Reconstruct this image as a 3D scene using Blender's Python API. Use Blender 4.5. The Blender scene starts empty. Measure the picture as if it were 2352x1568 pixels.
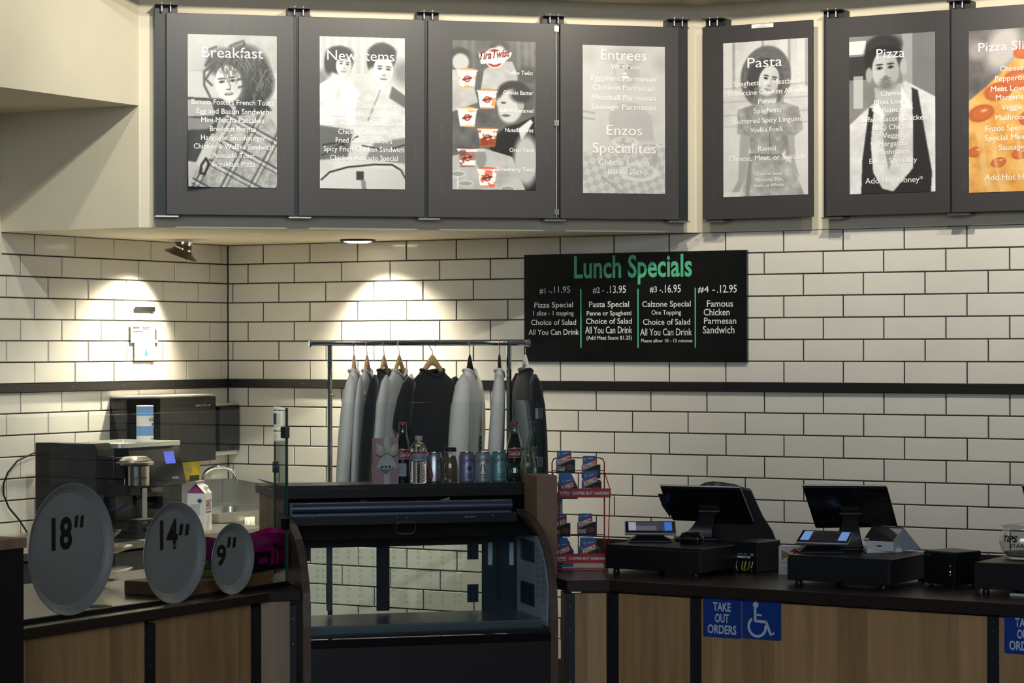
import bpy, bmesh, math, random
import numpy as np
from mathutils import Vector, Matrix

random.seed(7)
RNG = np.random.default_rng(11)
scene = bpy.context.scene
COL = scene.collection

# ------------------------------------------------------------------ camera
ROW = 0.1046                       # height of one tile course
FPX, PITCH, ROLL, YAW = 5638.9, 0.0022, -0.0015, -0.5195
CAM = np.array([76.4356 * ROW, -103.8073 * ROW, 1.80])
FW = np.array([math.sin(YAW) * math.cos(PITCH), math.cos(YAW) * math.cos(PITCH), math.sin(PITCH)])
RT0 = np.array([math.cos(YAW), -math.sin(YAW), 0.0])
UP0 = np.cross(RT0, FW)
RT = RT0 * math.cos(ROLL) + UP0 * math.sin(ROLL)
UP = -RT0 * math.sin(ROLL) + UP0 * math.cos(ROLL)
cam_data = bpy.data.cameras.new('camera')
cam_data.sensor_width = 36.0
cam_data.lens = FPX * 36.0 / 2352.0
cam_data.clip_end = 100
cam = bpy.data.objects.new('camera', cam_data)
COL.objects.link(cam)
cam.matrix_world = Matrix(((RT[0], UP[0], -FW[0], CAM[0]), (RT[1], UP[1], -FW[1], CAM[1]),
                           (RT[2], UP[2], -FW[2], CAM[2]), (0, 0, 0, 1)))
scene.camera = cam

# ------------------------------------------------------------------ world, lights, exposure
scene.view_settings.view_transform = 'Standard'
scene.view_settings.look = 'None'
scene.view_settings.gamma = 1.0
scene.view_settings.use_curve_mapping = False
scene.view_settings.exposure = 0.0
world = bpy.data.worlds.new('world')
scene.world = world
world.use_nodes = True
bg = world.node_tree.nodes['Background']
bg.inputs[0].default_value = (0.62, 0.78, 1.0, 1)
bg.inputs[1].default_value = 0.05

def spot(loc, target, watts, angle, blend=0.6, radius=0.04, color=(1.0, 0.90, 0.70)):
    l = bpy.data.lights.new('ceiling_spotlight', 'SPOT')
    l.energy = watts; l.spot_size = math.radians(angle); l.spot_blend = blend
    l.shadow_soft_size = radius; l.color = color
    o = bpy.data.objects.new('ceiling_spotlight', l)
    COL.objects.link(o)
    o.location = loc
    o.rotation_euler = (Vector(target) - Vector(loc)).to_track_quat('-Z', 'Y').to_euler()
    return o

def area(loc, target, watts, sx, sy, color):
    l = bpy.data.lights.new('window_daylight', 'AREA')
    l.shape = 'RECTANGLE'; l.size = sx; l.size_y = sy; l.energy = watts; l.color = color
    o = bpy.data.objects.new('window_daylight', l)
    COL.objects.link(o)
    o.location = loc
    o.rotation_euler = (Vector(target) - Vector(loc)).to_track_quat('-Z', 'Y').to_euler()
    return o

# track spots close to the menu boards
WARM = (1.0, 0.92, 0.76)
spot((1.75, -3.15, 4.15), (0.55, -2.55, 2.20), 62, 96, 1.0, 0.04, WARM)
spot((2.30, -2.68, 3.78), (1.22, -1.50, 3.05), 84, 96, 1.0, 0.04, WARM)
spot((2.96, -2.07, 3.78), (1.88, -0.90, 3.05), 92, 96, 1.0, 0.04, WARM)
spot((3.63, -1.55, 3.78), (2.75, -0.20, 3.05), 100, 96, 1.0, 0.04, WARM)
spot((4.40, -1.72, 3.78), (4.10, 0.0, 2.75), 135, 84, 1.0, 0.04, (1.0, 0.93, 0.80))
spot((5.60, -1.72, 3.78), (5.20, 0.0, 2.75), 105, 84, 1.0, 0.04, (1.0, 0.93, 0.80))
# cooler lamps high in the hall, they draw the sharp soffit shadows
spot((4.80, -5.40, 5.40), (1.10, -1.30, 1.95), 470, 40, 0.9, 0.05, (0.92, 1.0, 0.93))
spot((5.90, -4.90, 5.30), (4.00, 0.0, 2.60), 110, 34, 1.0, 0.05, (0.97, 0.98, 0.96))
# daylight from the shop front, high behind the camera
area((9.0, -13.0, 3.6), (3.0, -1.6, 1.2), 270, 9.0, 2.6, (0.80, 0.89, 1.0))

# ------------------------------------------------------------------ pixel (2352x1568) -> point on a real plane
def ray(px, py):
    return FW + RT * ((px - 1176) / FPX) + UP * ((784 - py) / FPX)
def onp(px, py, p0, n):
    d = ray(px, py); p0 = np.asarray(p0, float); n = np.asarray(n, float)
    return CAM + d * (((p0 - CAM) @ n) / (d @ n))
def onz(px, py, z): return onp(px, py, (0, 0, z), (0, 0, 1))
def onx(px, py, x): return onp(px, py, (x, 0, 0), (1, 0, 0))
def ony(px, py, y): return onp(px, py, (0, y, 0), (0, 1, 0))
def at_depth(px, py, Z): return CAM + ray(px, py) * Z

# ------------------------------------------------------------------ materials
def srgb(r, g, b):
    f = lambda c: ((c / 255 + 0.055) / 1.055) ** 2.4 if c / 255 > 0.04045 else c / 255 / 12.92
    return (f(r), f(g), f(b))
MATS = {}
def mat(name, color, rough=0.5, metal=0.0, noise=0.0, scale=20.0, stretch=(1, 1, 1), color2=None, bump=0.0,
        emit=0.0, spec=0.5, trans=0.0, ior=1.45, coat=0.0, sheen=0.0):
    if name in MATS: return MATS[name]
    m = bpy.data.materials.new(name); m.use_nodes = True
    nt = m.node_tree; p = nt.nodes['Principled BSDF']
    p.inputs['Base Color'].default_value = (*color, 1)
    p.inputs['Roughness'].default_value = rough
    p.inputs['Metallic'].default_value = metal
    p.inputs['Specular IOR Level'].default_value = spec
    p.inputs['IOR'].default_value = ior
    p.inputs['Transmission Weight'].default_value = trans
    p.inputs['Coat Weight'].default_value = coat
    p.inputs['Sheen Weight'].default_value = sheen
    if emit:
        p.inputs['Emission Color'].default_value = (*color, 1)
        p.inputs['Emission Strength'].default_value = emit
    if noise or color2 or bump:
        tc = nt.nodes.new('ShaderNodeTexCoord'); mp = nt.nodes.new('ShaderNodeMapping')
        mp.inputs['Scale'].default_value = stretch
        nz = nt.nodes.new('ShaderNodeTexNoise'); nz.inputs['Scale'].default_value = scale
        nz.inputs['Detail'].default_value = 4
        nt.links.new(tc.outputs['Object'], mp.inputs['Vector']); nt.links.new(mp.outputs['Vector'], nz.inputs['Vector'])
        if noise or color2:
            rp = nt.nodes.new('ShaderNodeValToRGB')
            c2 = color2 if color2 else tuple(c * (1 - noise) for c in color)
            rp.color_ramp.elements[0].position = 0.35; rp.color_ramp.elements[0].color = (*c2, 1)
            rp.color_ramp.elements[1].position = 0.65; rp.color_ramp.elements[1].color = (*color, 1)
            nt.links.new(nz.outputs['Fac'], rp.inputs['Fac']); nt.links.new(rp.outputs['Color'], p.inputs['Base Color'])
        if bump:
            bp = nt.nodes.new('ShaderNodeBump'); bp.inputs['Strength'].default_value = bump
            bp.inputs['Distance'].default_value = 0.01
            nt.links.new(nz.outputs['Fac'], bp.inputs['Height']); nt.links.new(bp.outputs['Normal'], p.inputs['Normal'])
    MATS[name] = m
    return m

def wood_mat(name, light, dark, rough=0.45, scale=1.0):
    if name in MATS: return MATS[name]
    m = bpy.data.materials.new(name); m.use_nodes = True
    nt = m.node_tree; p = nt.nodes['Principled BSDF']; p.inputs['Roughness'].default_value = rough
    tc = nt.nodes.new('ShaderNodeTexCoord'); mp = nt.nodes.new('ShaderNodeMapping')
    mp.inputs['Scale'].default_value = (14 * scale, 14 * scale, 0.9 * scale)
    nz = nt.nodes.new('ShaderNodeTexNoise'); nz.inputs['Scale'].default_value = 2.2; nz.inputs['Detail'].default_value = 6
    nz.inputs['Distortion'].default_value = 0.6
    # wide boards of differing tone
    mp2 = nt.nodes.new('ShaderNodeMapping'); mp2.inputs['Scale'].default_value = (7, 7, 0.001)
    vr = nt.nodes.new('ShaderNodeTexVoronoi'); vr.inputs['Scale'].default_value = 1.0
    # knots
    mp3 = nt.nodes.new('ShaderNodeMapping'); mp3.inputs['Scale'].default_value = (5.5, 5.5, 2.2)
    kn = nt.nodes.new('ShaderNodeTexVoronoi'); kn.inputs['Scale'].default_value = 1.0
    kr = nt.nodes.new('ShaderNodeValToRGB')
    kr.color_ramp.elements[0].position = 0.03; kr.color_ramp.elements[0].color = (0.12, 0.10, 0.09, 1)
    kr.color_ramp.elements[1].position = 0.12; kr.color_ramp.elements[1].color = (1, 1, 1, 1)
    rp = nt.nodes.new('ShaderNodeValToRGB')
    rp.color_ramp.elements[0].position = 0.30; rp.color_ramp.elements[0].color = (*dark, 1)
    rp.color_ramp.elements[1].position = 0.68; rp.color_ramp.elements[1].color = (*light, 1)
    mr = nt.nodes.new('ShaderNodeMapRange'); mr.inputs[3].default_value = 0.72; mr.inputs[4].default_value = 1.12
    mx = nt.nodes.new('ShaderNodeMix'); mx.data_type = 'RGBA'; mx.blend_type = 'MULTIPLY'; mx.inputs[0].default_value = 1
    mk = nt.nodes.new('ShaderNodeMix'); mk.data_type = 'RGBA'; mk.blend_type = 'MULTIPLY'; mk.inputs[0].default_value = 1
    L = nt.links.new
    for q in (mp, mp2, mp3): L(tc.outputs['Object'], q.inputs['Vector'])
    L(mp.outputs['Vector'], nz.inputs['Vector']); L(mp2.outputs['Vector'], vr.inputs['Vector']); L(mp3.outputs['Vector'], kn.inputs['Vector'])
    L(nz.outputs['Fac'], rp.inputs['Fac'])
    sp = nt.nodes.new('ShaderNodeSeparateColor'); L(vr.outputs['Color'], sp.inputs['Color']); L(sp.outputs[0], mr.inputs[0])
    L(rp.outputs['Color'], mx.inputs[6]); L(mr.outputs[0], mx.inputs[7])
    L(kn.outputs['Distance'], kr.inputs['Fac'])
    L(mx.outputs[2], mk.inputs[6]); L(kr.outputs['Color'], mk.inputs[7])
    L(mk.outputs[2], p.inputs['Base Color'])
    MATS[name] = m
    return m

def pane_mat(name, tint=(0.93, 0.97, 0.95), refl=(0.9, 0.95, 1.0), ior=1.5, rough=0.0, gain=0.7):
    """thin sheet glass: clear straight-through view plus a fresnel mirror"""
    if name in MATS: return MATS[name]
    m = bpy.data.materials.new(name); m.use_nodes = True
    nt = m.node_tree; nt.nodes.remove(nt.nodes['Principled BSDF'])
    out = nt.nodes['Material Output']
    tr = nt.nodes.new('ShaderNodeBsdfTransparent'); tr.inputs[0].default_value = (*tint, 1)
    gl = nt.nodes.new('ShaderNodeBsdfGlossy'); gl.inputs['Color'].default_value = (*refl, 1); gl.inputs['Roughness'].default_value = rough
    f0 = ((ior - 1) / (ior + 1)) ** 2 * gain
    lw = nt.nodes.new('ShaderNodeLayerWeight'); lw.inputs['Blend'].default_value = 0.5
    pw = nt.nodes.new('ShaderNodeMath'); pw.operation = 'POWER'; pw.inputs[1].default_value = 5.0
    ml = nt.nodes.new('ShaderNodeMath'); ml.operation = 'MULTIPLY_ADD'; ml.inputs[1].default_value = 1 - f0; ml.inputs[2].default_value = f0
    ml.use_clamp = True
    mx = nt.nodes.new('ShaderNodeMixShader')
    nt.links.new(lw.outputs['Facing'], pw.inputs[0]); nt.links.new(pw.outputs[0], ml.inputs[0]); nt.links.new(ml.outputs[0], mx.inputs[0])
    nt.links.new(tr.outputs[0], mx.inputs[1]); nt.links.new(gl.outputs[0], mx.inputs[2])
    nt.links.new(mx.outputs[0], out.inputs['Surface'])
    MATS[name] = m
    return m

def vcol_mat(name, rough=0.35, spec=0.5):
    if name in MATS: return MATS[name]
    m = bpy.data.materials.new(name); m.use_nodes = True
    nt = m.node_tree; p = nt.nodes['Principled BSDF']
    p.inputs['Roughness'].default_value = rough; p.inputs['Specular IOR Level'].default_value = spec
    a = nt.nodes.new('ShaderNodeVertexColor'); a.layer_name = 'print'
    nt.links.new(a.outputs['Color'], p.inputs['Base Color'])
    MATS[name] = m
    return m

# ------------------------------------------------------------------ mesh helpers
class MB:
    def __init__(s): s.v = []; s.f = []; s.mi = []
    def face(s, pts, mi=0):
        b = len(s.v); s.v += [tuple(map(float, p)) for p in pts]; s.f.append(tuple(range(b, b + len(pts)))); s.mi.append(mi); return s
    def box(s, x0, x1, y0, y1, z0, z1, mi=0, M=None):
        b = len(s.v)
        pts = [(x, y, z) for z in (z0, z1) for y in (y0, y1) for x in (x0, x1)]
        if M is not None: pts = [tuple(M @ Vector(p)) for p in pts]
        s.v += pts
        for q in ((0, 2, 3, 1), (4, 5, 7, 6), (0, 1, 5, 4), (2, 6, 7, 3), (0, 4, 6, 2), (1, 3, 7, 5)):
            s.f.append(tuple(b + i for i in q)); s.mi.append(mi)
        return s
    def prism(s, poly, fn, t0, t1, mi=0):
        n = len(poly); b = len(s.v)
        s.v += [tuple(fn(a, c, t0)) for a, c in poly] + [tuple(fn(a, c, t1)) for a, c in poly]
        s.f.append(tuple(b + i for i in range(n))[::-1]); s.mi.append(mi)
        s.f.append(tuple(b + n + i for i in range(n))); s.mi.append(mi)
        for i in range(n):
            j = (i + 1) % n
            s.f.append((b + i, b + j, b + n + j, b + n + i)); s.mi.append(mi)
        return s
    def zprism(s, poly, z0, z1, mi=0): return s.prism(poly, lambda a, c, t: (a, c, t), z0, z1, mi)
    def xzprism(s, poly, y0, y1, mi=0): return s.prism(poly, lambda a, c, t: (a, t, c), y0, y1, mi)
    def yzprism(s, poly, x0, x1, mi=0): return s.prism(poly, lambda a, c, t: (t, a, c), x0, x1, mi)
    def lathe(s, prof, segs=32, cx=0, cy=0, cz=0, mi=0, M=None, sy=1.0):
        b = len(s.v); n = len(prof)
        for r, z in prof:
            for k in range(segs):
                a = 2 * math.pi * k / segs
                p = (cx + r * math.cos(a), cy + sy * r * math.sin(a), cz + z)
                s.v.append(tuple(M @ Vector(p)) if M is not None else p)
        for i in range(n - 1):
            for k in range(segs):
                k2 = (k + 1) % segs
                s.f.append((b + i * segs + k, b + i * segs + k2, b + (i + 1) * segs + k2, b + (i + 1) * segs + k)); s.mi.append(mi)
        if prof[0][0] > 1e-6: s.f.append(tuple(b + k for k in range(segs))[::-1]); s.mi.append(mi)
        if prof[-1][0] > 1e-6: s.f.append(tuple(b + (n - 1) * segs + k for k in range(segs))); s.mi.append(mi)
        return s
    def tube(s, path, r, segs=10, closed=False, mi=0):
        P = [Vector(p) for p in path]; n = len(P); b = len(s.v)
        rr = r if isinstance(r, (list, tuple)) else [r] * n
        prev = None
        for i in range(n):
            if closed: t = P[(i + 1) % n] - P[i - 1]
            else: t = P[min(i + 1, n - 1)] - P[max(i - 1, 0)]
            t = t.normalized()
            if prev is None:
                a = Vector((0, 0, 1)) if abs(t.z) < 0.9 else Vector((1, 0, 0))
                u = t.cross(a).normalized()
            else:
                u = (prev - t * prev.dot(t)).normalized()
            prev = u; w = t.cross(u)
            for k in range(segs):
                a = 2 * math.pi * k / segs
                s.v.append(tuple(P[i] + (u * math.cos(a) + w * math.sin(a)) * rr[i]))
        for i in range(n if closed else n - 1):
            i2 = (i + 1) % n
            for k in range(segs):
                k2 = (k + 1) % segs
                s.f.append((b + i * segs + k, b + i * segs + k2, b + i2 * segs + k2, b + i2 * segs + k)); s.mi.append(mi)
        if not closed:
            s.f.append(tuple(b + k for k in range(segs))[::-1]); s.mi.append(mi)
            s.f.append(tuple(b + (n - 1) * segs + k for k in range(segs))); s.mi.append(mi)
        return s
    def loft(s, rings, mi=0, cap=True):
        n = len(rings[0]); b = len(s.v)
        for r in rings: s.v += [tuple(map(float, p)) for p in r]
        for i in range(len(rings) - 1):
            for k in range(n):
                k2 = (k + 1) % n
                s.f.append((b + i * n + k, b + i * n + k2, b + (i + 1) * n + k2, b + (i + 1) * n + k)); s.mi.append(mi)
        if cap:
            s.f.append(tuple(b + k for k in range(n))[::-1]); s.mi.append(mi)
            s.f.append(tuple(b + (len(rings) - 1) * n + k for k in range(n))); s.mi.append(mi)
        return s
    def build(s, name, m, parent=None, smooth=None, bevel=0.0, recalc=True, loc=None, rotz=None, subsurf=0):
        me = bpy.data.meshes.new(name)
        me.from_pydata(s.v, [], s.f)
        ms = m if isinstance(m, (list, tuple)) else [m]
        for q in ms: me.materials.append(q)
        if len(ms) > 1: me.polygons.foreach_set('material_index', s.mi)
        if recalc:
            bm = bmesh.new(); bm.from_mesh(me); bmesh.ops.recalc_face_normals(bm, faces=bm.faces); bm.to_mesh(me); bm.free()
        if smooth:
            me.polygons.foreach_set('use_smooth', [True] * len(me.polygons))
            if smooth is not True: me.set_sharp_from_angle(angle=math.radians(smooth))
        me.update()
        o = bpy.data.objects.new(name, me); COL.objects.link(o)
        if parent is not None: o.parent = parent
        if loc is not None: o.location = loc
        if rotz is not None: o.rotation_euler = (0, 0, rotz)
        if bevel:
            bv = o.modifiers.new('bevel', 'BEVEL'); bv.width = bevel; bv.segments = 2; bv.limit_method = 'ANGLE'
            bv.angle_limit = math.radians(40)
        if subsurf:
            sb = o.modifiers.new('subsurf', 'SUBSURF'); sb.levels = subsurf; sb.render_levels = subsurf
        return o

def thing(name, label, cat, loc=(0, 0, 0), rotz=0.0, group=None):
    o = bpy.data.objects.new(name, None); COL.objects.link(o)
    o.empty_display_size = 0.05
    o.location = loc; o.rotation_euler = (0, 0, rotz)
    return tag(o, label, cat, group)
def tag(o, label, cat, group=None):
    o['label'] = label; o['category'] = cat
    if group: o['group'] = group
    return o
def struct(o):
    o['kind'] = 'structure'; return o
def kids(o): return [c for c in COL.objects if c.parent == o]
def dup(root, label=None, group=None, loc=None, rotz=None):
    def rec(o, par):
        c = o.copy(); COL.objects.link(c)
        if par is not None: c.parent = par
        for ch in CH.get(o.name, []): rec(ch, c)
        return c
    CH = {}
    for q in COL.objects:
        if q.parent is not None: CH.setdefault(q.parent.name, []).append(q)
    r = rec(root, None)
    if loc is not None: r.location = loc
    if rotz is not None: r.rotation_euler = (0, 0, rotz)
    if label: r['label'] = label
    if group: r['group'] = group
    return r

_H = {}
def text_mesh(s, bold=0.0, shear=0.0):
    cu = bpy.data.curves.new('lettering', 'FONT'); cu.body = s; cu.size = 1.0; cu.offset = bold; cu.shear = shear
    cu.resolution_u = 3; cu.fill_mode = 'FRONT'
    o = bpy.data.objects.new('lettering', cu); COL.objects.link(o)
    dg = bpy.context.evaluated_depsgraph_get()
    me = bpy.data.meshes.new_from_object(o.evaluated_get(dg))
    bpy.data.objects.remove(o); bpy.data.curves.remove(cu)
    v = np.empty(len(me.vertices) * 3); me.vertices.foreach_get('co', v); v = v.reshape(-1, 3)
    return me, v
CAPH = None
def lettering(s, x0, x1, base, cap, m, fn, parent=None, bold=0.0, shear=0.0, name='lettering', out=None):
    """text with its ink from x0 to x1, its baseline at base and its capitals cap tall; fn(a, b) -> local point"""
    global CAPH
    if CAPH is None:
        _, hv = text_mesh('H'); CAPH = hv[:, 1].max()
    me, v = text_mesh(s, bold, shear)
    w = v[:, 0].max() - v[:, 0].min()
    a = x0 + (v[:, 0] - v[:, 0].min()) / w * (x1 - x0)
    b = base + v[:, 1] / (CAPH + bold) * cap
    co = np.array([fn(p, q) for p, q in zip(a, b)])
    me.vertices.foreach_set('co', co.reshape(-1)); me.update()
    me.materials.clear(); me.materials.append(m)
    o = bpy.data.objects.new(name, me); COL.objects.link(o)
    if parent is not None: o.parent = parent
    return o
def join(objs, name):
    """merge lettering meshes printed on one face into one mesh"""
    if len(objs) == 1: objs[0].name = name; return objs[0]
    vs, fs, mi, ms, b = [], [], [], [], 0
    for o in objs:
        me = o.data
        m = me.materials[0]
        if m not in ms: ms.append(m)
        k = ms.index(m)
        v = np.empty(len(me.vertices) * 3); me.vertices.foreach_get('co', v); vs += v.reshape(-1, 3).tolist()
        for p in me.polygons: fs.append([b + i for i in p.vertices]); mi.append(k)
        b += len(me.vertices)
    par = objs[0].parent
    for o in objs:
        me = o.data; bpy.data.objects.remove(o); bpy.data.meshes.remove(me)
    me = bpy.data.meshes.new(name); me.from_pydata(vs, [], fs)
    for m in ms: me.materials.append(m)
    me.polygons.foreach_set('material_index', mi); me.update()
    o = bpy.data.objects.new(name, me); COL.objects.link(o)
    if par is not None: o.parent = par
    return o
def arc(cx, cy, r, a0, a1, n):
    return [(cx + r * math.cos(math.radians(a0 + (a1 - a0) * i / n)), cy + r * math.sin(math.radians(a0 + (a1 - a0) * i / n))) for i in range(n + 1)]
def rrect(x0, x1, y0, y1, r, n=5):
    return arc(x1 - r, y1 - r, r, 0, 90, n) + arc(x0 + r, y1 - r, r, 90, 180, n) + arc(x0 + r, y0 + r, r, 180, 270, n) + arc(x1 - r, y0 + r, r, 270, 360, n)

# shared materials
TILE = mat('glazed_tile', (0.76, 0.73, 0.65), 0.10, noise=0.05, scale=3)
GROUT = mat('dark_grout', (0.035, 0.036, 0.032), 0.9, noise=0.3, scale=80)
PAINT = mat('cream_paint', (0.76, 0.69, 0.53), 0.6, noise=0.03, scale=6, bump=0.02)
BOARD = mat('charcoal_board', (0.050, 0.046, 0.047), 0.42, noise=0.12, scale=260)
STEEL_DARK = mat('blackened_steel', (0.014, 0.017, 0.022), 0.45, noise=0.25, scale=40)
BLACK = mat('black_plastic', (0.008, 0.008, 0.009), 0.42, noise=0.2, scale=90)
BLACK_GLOSS = mat('gloss_black', (0.006, 0.006, 0.007), 0.12)
LAMINATE = mat('dark_brown_laminate', (0.032, 0.021, 0.018), 0.28, noise=0.25, scale=60)
MAPLE = wood_mat('maple_veneer', (0.58, 0.35, 0.155), (0.44, 0.25, 0.105))
STAINLESS = mat('brushed_stainless', (0.55, 0.54, 0.50), 0.30, 1.0, noise=0.12, scale=30, stretch=(1, 1, 18))
CHROME = mat('chrome', (0.80, 0.80, 0.80), 0.06, 1.0)
WHITE_INK = mat('white_print', (0.86, 0.86, 0.84), 0.5)
WHITE_PL = mat('white_plastic', (0.78, 0.78, 0.76), 0.35)
PANE = pane_mat('sheet_glass', (0.972, 0.985, 0.978))
PANE_EDGE = mat('green_glass_edge', (0.02, 0.10, 0.075), 0.12, spec=0.8)
CLEAR = pane_mat('clear_glassware', (0.96, 0.97, 0.96), (1, 1, 1), 1.5, 0.02, 2.2)
# ================================================================== the room
ZT = 1.80 + 5.3143 * ROW           # top of the tiling, underside of the soffit
TW = 2.9151 * ROW
DG0 = np.array([0.849, -1.843, 0.0]); DG1 = np.array([2.85, 0.0, 0.0])
DD = (DG1 - DG0) / np.linalg.norm(DG1 - DG0); DN = np.array([DD[1], -DD[0], 0.0])
DROT = math.atan2(DD[1], DD[0])
CEIL = 3.46

def tiled(mb, length, phase, sign, fn, zbot, mi, skip_from=None):
    """running third-bond courses; fn(s, out, z) places a point of the wall"""
    k = 0
    while True:
        zt, zb = ZT - k * ROW, ZT - (k + 1) * ROW
        if zt < zbot: break
        if k == 7: zt = ZT - 7.375 * ROW
        if k >= 7: zb = ZT - (8.375 + (k - 7)) * ROW; zt = zt if k == 7 else zb + ROW
        s = phase + sign * (k % 3) / 3 * TW
        while s > 0: s -= TW
        while s < length:
            a, b = max(s, 0.0) + 0.0022, min(s + TW, length) - 0.0022
            if b - a > 0.012:
                t = RNG.normal(0, 0.00035, 4); g = 0.0022; c = 0.003
                base = [(a, zb + g), (b, zb + g), (b, zt - g), (a, zt - g)]
                top = [(a + c, zb + g + c), (b - c, zb + g + c), (b - c, zt - g - c), (a + c, zt - g - c)]
                n0 = len(mb.v)
                mb.v += [tuple(fn(p, -0.005, q)) for p, q in base]
                mb.v += [tuple(fn(p, t[0] + t[1] * (1 if i in (1, 2) else -1) + t[2] * (1 if i > 1 else -1), q)) for i, (p, q) in enumerate(top)]
                for q in ((4, 5, 6, 7), (0, 1, 5, 4), (1, 2, 6, 5), (2, 3, 7, 6), (3, 0, 4, 7)):
                    mb.f.append(tuple(n0 + i for i in q)); mb.mi.append(mi)
            s += TW
        k += 1

mb = MB()
mb.box(-0.2, 7.0, 0.004, 0.2, 0.0, ZT, 0)
mb.box(2.85, 7.0, 0.0, 0.2, ZT, CEIL, 2)
tiled(mb, 6.9, 2.2443 * ROW, -1, lambda s, o, z: (s, -o, z), 0.3, 1)
struct(mb.build('wall_back', [GROUT, TILE, PAINT]))
mb = MB()
mb.box(-0.2, -0.004, -6.0, 0.2, 0.0, ZT, 0)
mb.box(-0.2, 0.012, -6.0, -1.838, 2.215, 3.2, 2)
tiled(mb, 3.6, 0.5702 * ROW, 1, lambda s, o, z: (o, -s, z), 0.3, 1)
struct(mb.build('wall_left', [GROUT, TILE, PAINT]))
struct(MB().zprism([(-0.05, 0.05), (2.85, 0.05), (2.85, 0.0), (0.849, -1.843), (-0.05, -1.843)], ZT, CEIL).build('wall_corner_soffit', PAINT))
struct(MB().box(-0.2, 0.849, -6.0, -1.8431, 2.9205, CEIL).build('wall_left_bulkhead', PAINT))
struct(MB().zprism([(-0.5, 0.3), (8.5, 0.3), (8.5, -0.31), (3.0, -0.31), (1.08, -2.06), (0.90, -2.30), (0.90, -6.0), (-0.5, -6.0)], CEIL, CEIL + 0.1).build('ceiling', PAINT))
FLOOR = mat('grey_floor', (0.16, 0.15, 0.14), 0.35, noise=0.25, scale=3)
struct(MB().box(-1.0, 12.0, -14.0, 0.3, -0.1, 0.0).build('floor', FLOOR))
# black steel rail round both walls, with screw heads
RAIL = mat('rail_steel', (0.020, 0.019, 0.017), 0.35, noise=0.2, scale=50)
SCREW = mat('screw_zinc', (0.45, 0.42, 0.36), 0.3, 1.0)
def rail(mb, L, fn):
    for (o0, o1, z0, z1) in ((-0.002, 0.012, 1.5835, 1.6235), (0.012, 0.018, 1.5835, 1.588)):
        pts = [fn(s, o, z) for s in (0.0, L) for o in (o0, o1) for z in (z0, z1)]
        b = len(mb.v); mb.v += [tuple(p) for p in pts]
        for q in ((0, 1, 3, 2), (4, 6, 7, 5), (0, 4, 5, 1), (2, 3, 7, 6), (0, 2, 6, 4), (1, 5, 7, 3)):
            mb.f.append(tuple(b + i for i in q)); mb.mi.append(0)
    s = 0.09
    while s < L:
        c = [fn(s + 0.003 * math.cos(a), 0.0138, 1.606 + 0.003 * math.sin(a)) for a in np.linspace(0, 2 * math.pi, 9)[:-1]]
        mb.face(c, 1); s += 0.41
mb = MB(); rail(mb, 6.9, lambda s, o, z: (s, -o, z)); struct(mb.build('trim_1', [RAIL, SCREW]))
mb = MB(); rail(mb, 3.6, lambda s, o, z: (o, -s, z)); struct(mb.build('trim_2', [RAIL, SCREW]))
# dark band of wall panel behind the counters
DARKPANEL = mat('dark_wall_panel', (0.016, 0.014, 0.012), 0.4, noise=0.2, scale=30)
struct(MB().box(2.2, 6.9, -0.035, 0.003, 0.0, 0.845).build('trim_3', DARKPANEL))

# ------------------------------------------------------------------ soffit downlights
LENS = mat('lamp_lens', (1.0, 0.90, 0.70), 0.4, emit=9.0)
t = thing('recessed_downlight', 'round recessed downlight glowing in the soffit above the clothes rail', 'light', (1.0, -0.232, ZT))
MB().lathe([(0.062, 0.0), (0.092, 0.0), (0.094, -0.004), (0.088, -0.012), (0.066, -0.006)], 40).build('trim_ring', BLACK, t, 40)
MB().lathe([(0.0, -0.017), (0.05, -0.017), (0.072, -0.012), (0.072, -0.002)], 36).build('lens', LENS, t, 40)
spot((1.0, -0.232, ZT - 0.03), (1.12, -0.12, ZT - 1.0), 150, 108, 1.0, 0.03, (1, 0.90, 0.70))

t = thing('gimbal_downlight', 'tilted gimbal downlight with chrome neck and black flared ring by the left wall', 'light', (0.235, -0.70, ZT))
aim = onx(262, 660, 0.0); gl = np.array([0.29, -0.72, ZT - 0.055])
MB().lathe([(0.05, 0.0), (0.052, -0.012), (0.040, -0.03), (0.036, -0.045)], 28).build('neck', CHROME, t, 40)
q = Vector(aim - np.array([0.235, -0.70, ZT])); q = Vector((-0.35, -0.10, -0.93)).to_track_quat('-Z', 'Y').to_matrix().to_4x4()
hM = Matrix.Translation((0.0, 0.0, -0.035)) @ q
MB().lathe([(0.030, 0.02), (0.040, 0.012), (0.044, -0.012), (0.060, -0.030), (0.087, -0.046), (0.088, -0.05), (0.070, -0.047), (0.046, -0.022)], 36, M=hM).build('reflector_ring', mat('bronze_reflector', (0.10, 0.085, 0.06), 0.22, 0.8), t, 40)
MB().lathe([(0.046, -0.006), (0.047, -0.014), (0.0445, -0.014)], 36, M=hM).build('clip_ring', CHROME, t, 40)
MB().lathe([(0.0, -0.02), (0.044, -0.02), (0.044, -0.012)], 28, M=hM).build('lens', LENS, t, 40)
spot((0.225, -0.735, ZT - 0.105), (0.06, -0.98, ZT - 0.85), 140, 108, 1.0, 0.03, (1, 0.90, 0.70))

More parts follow.
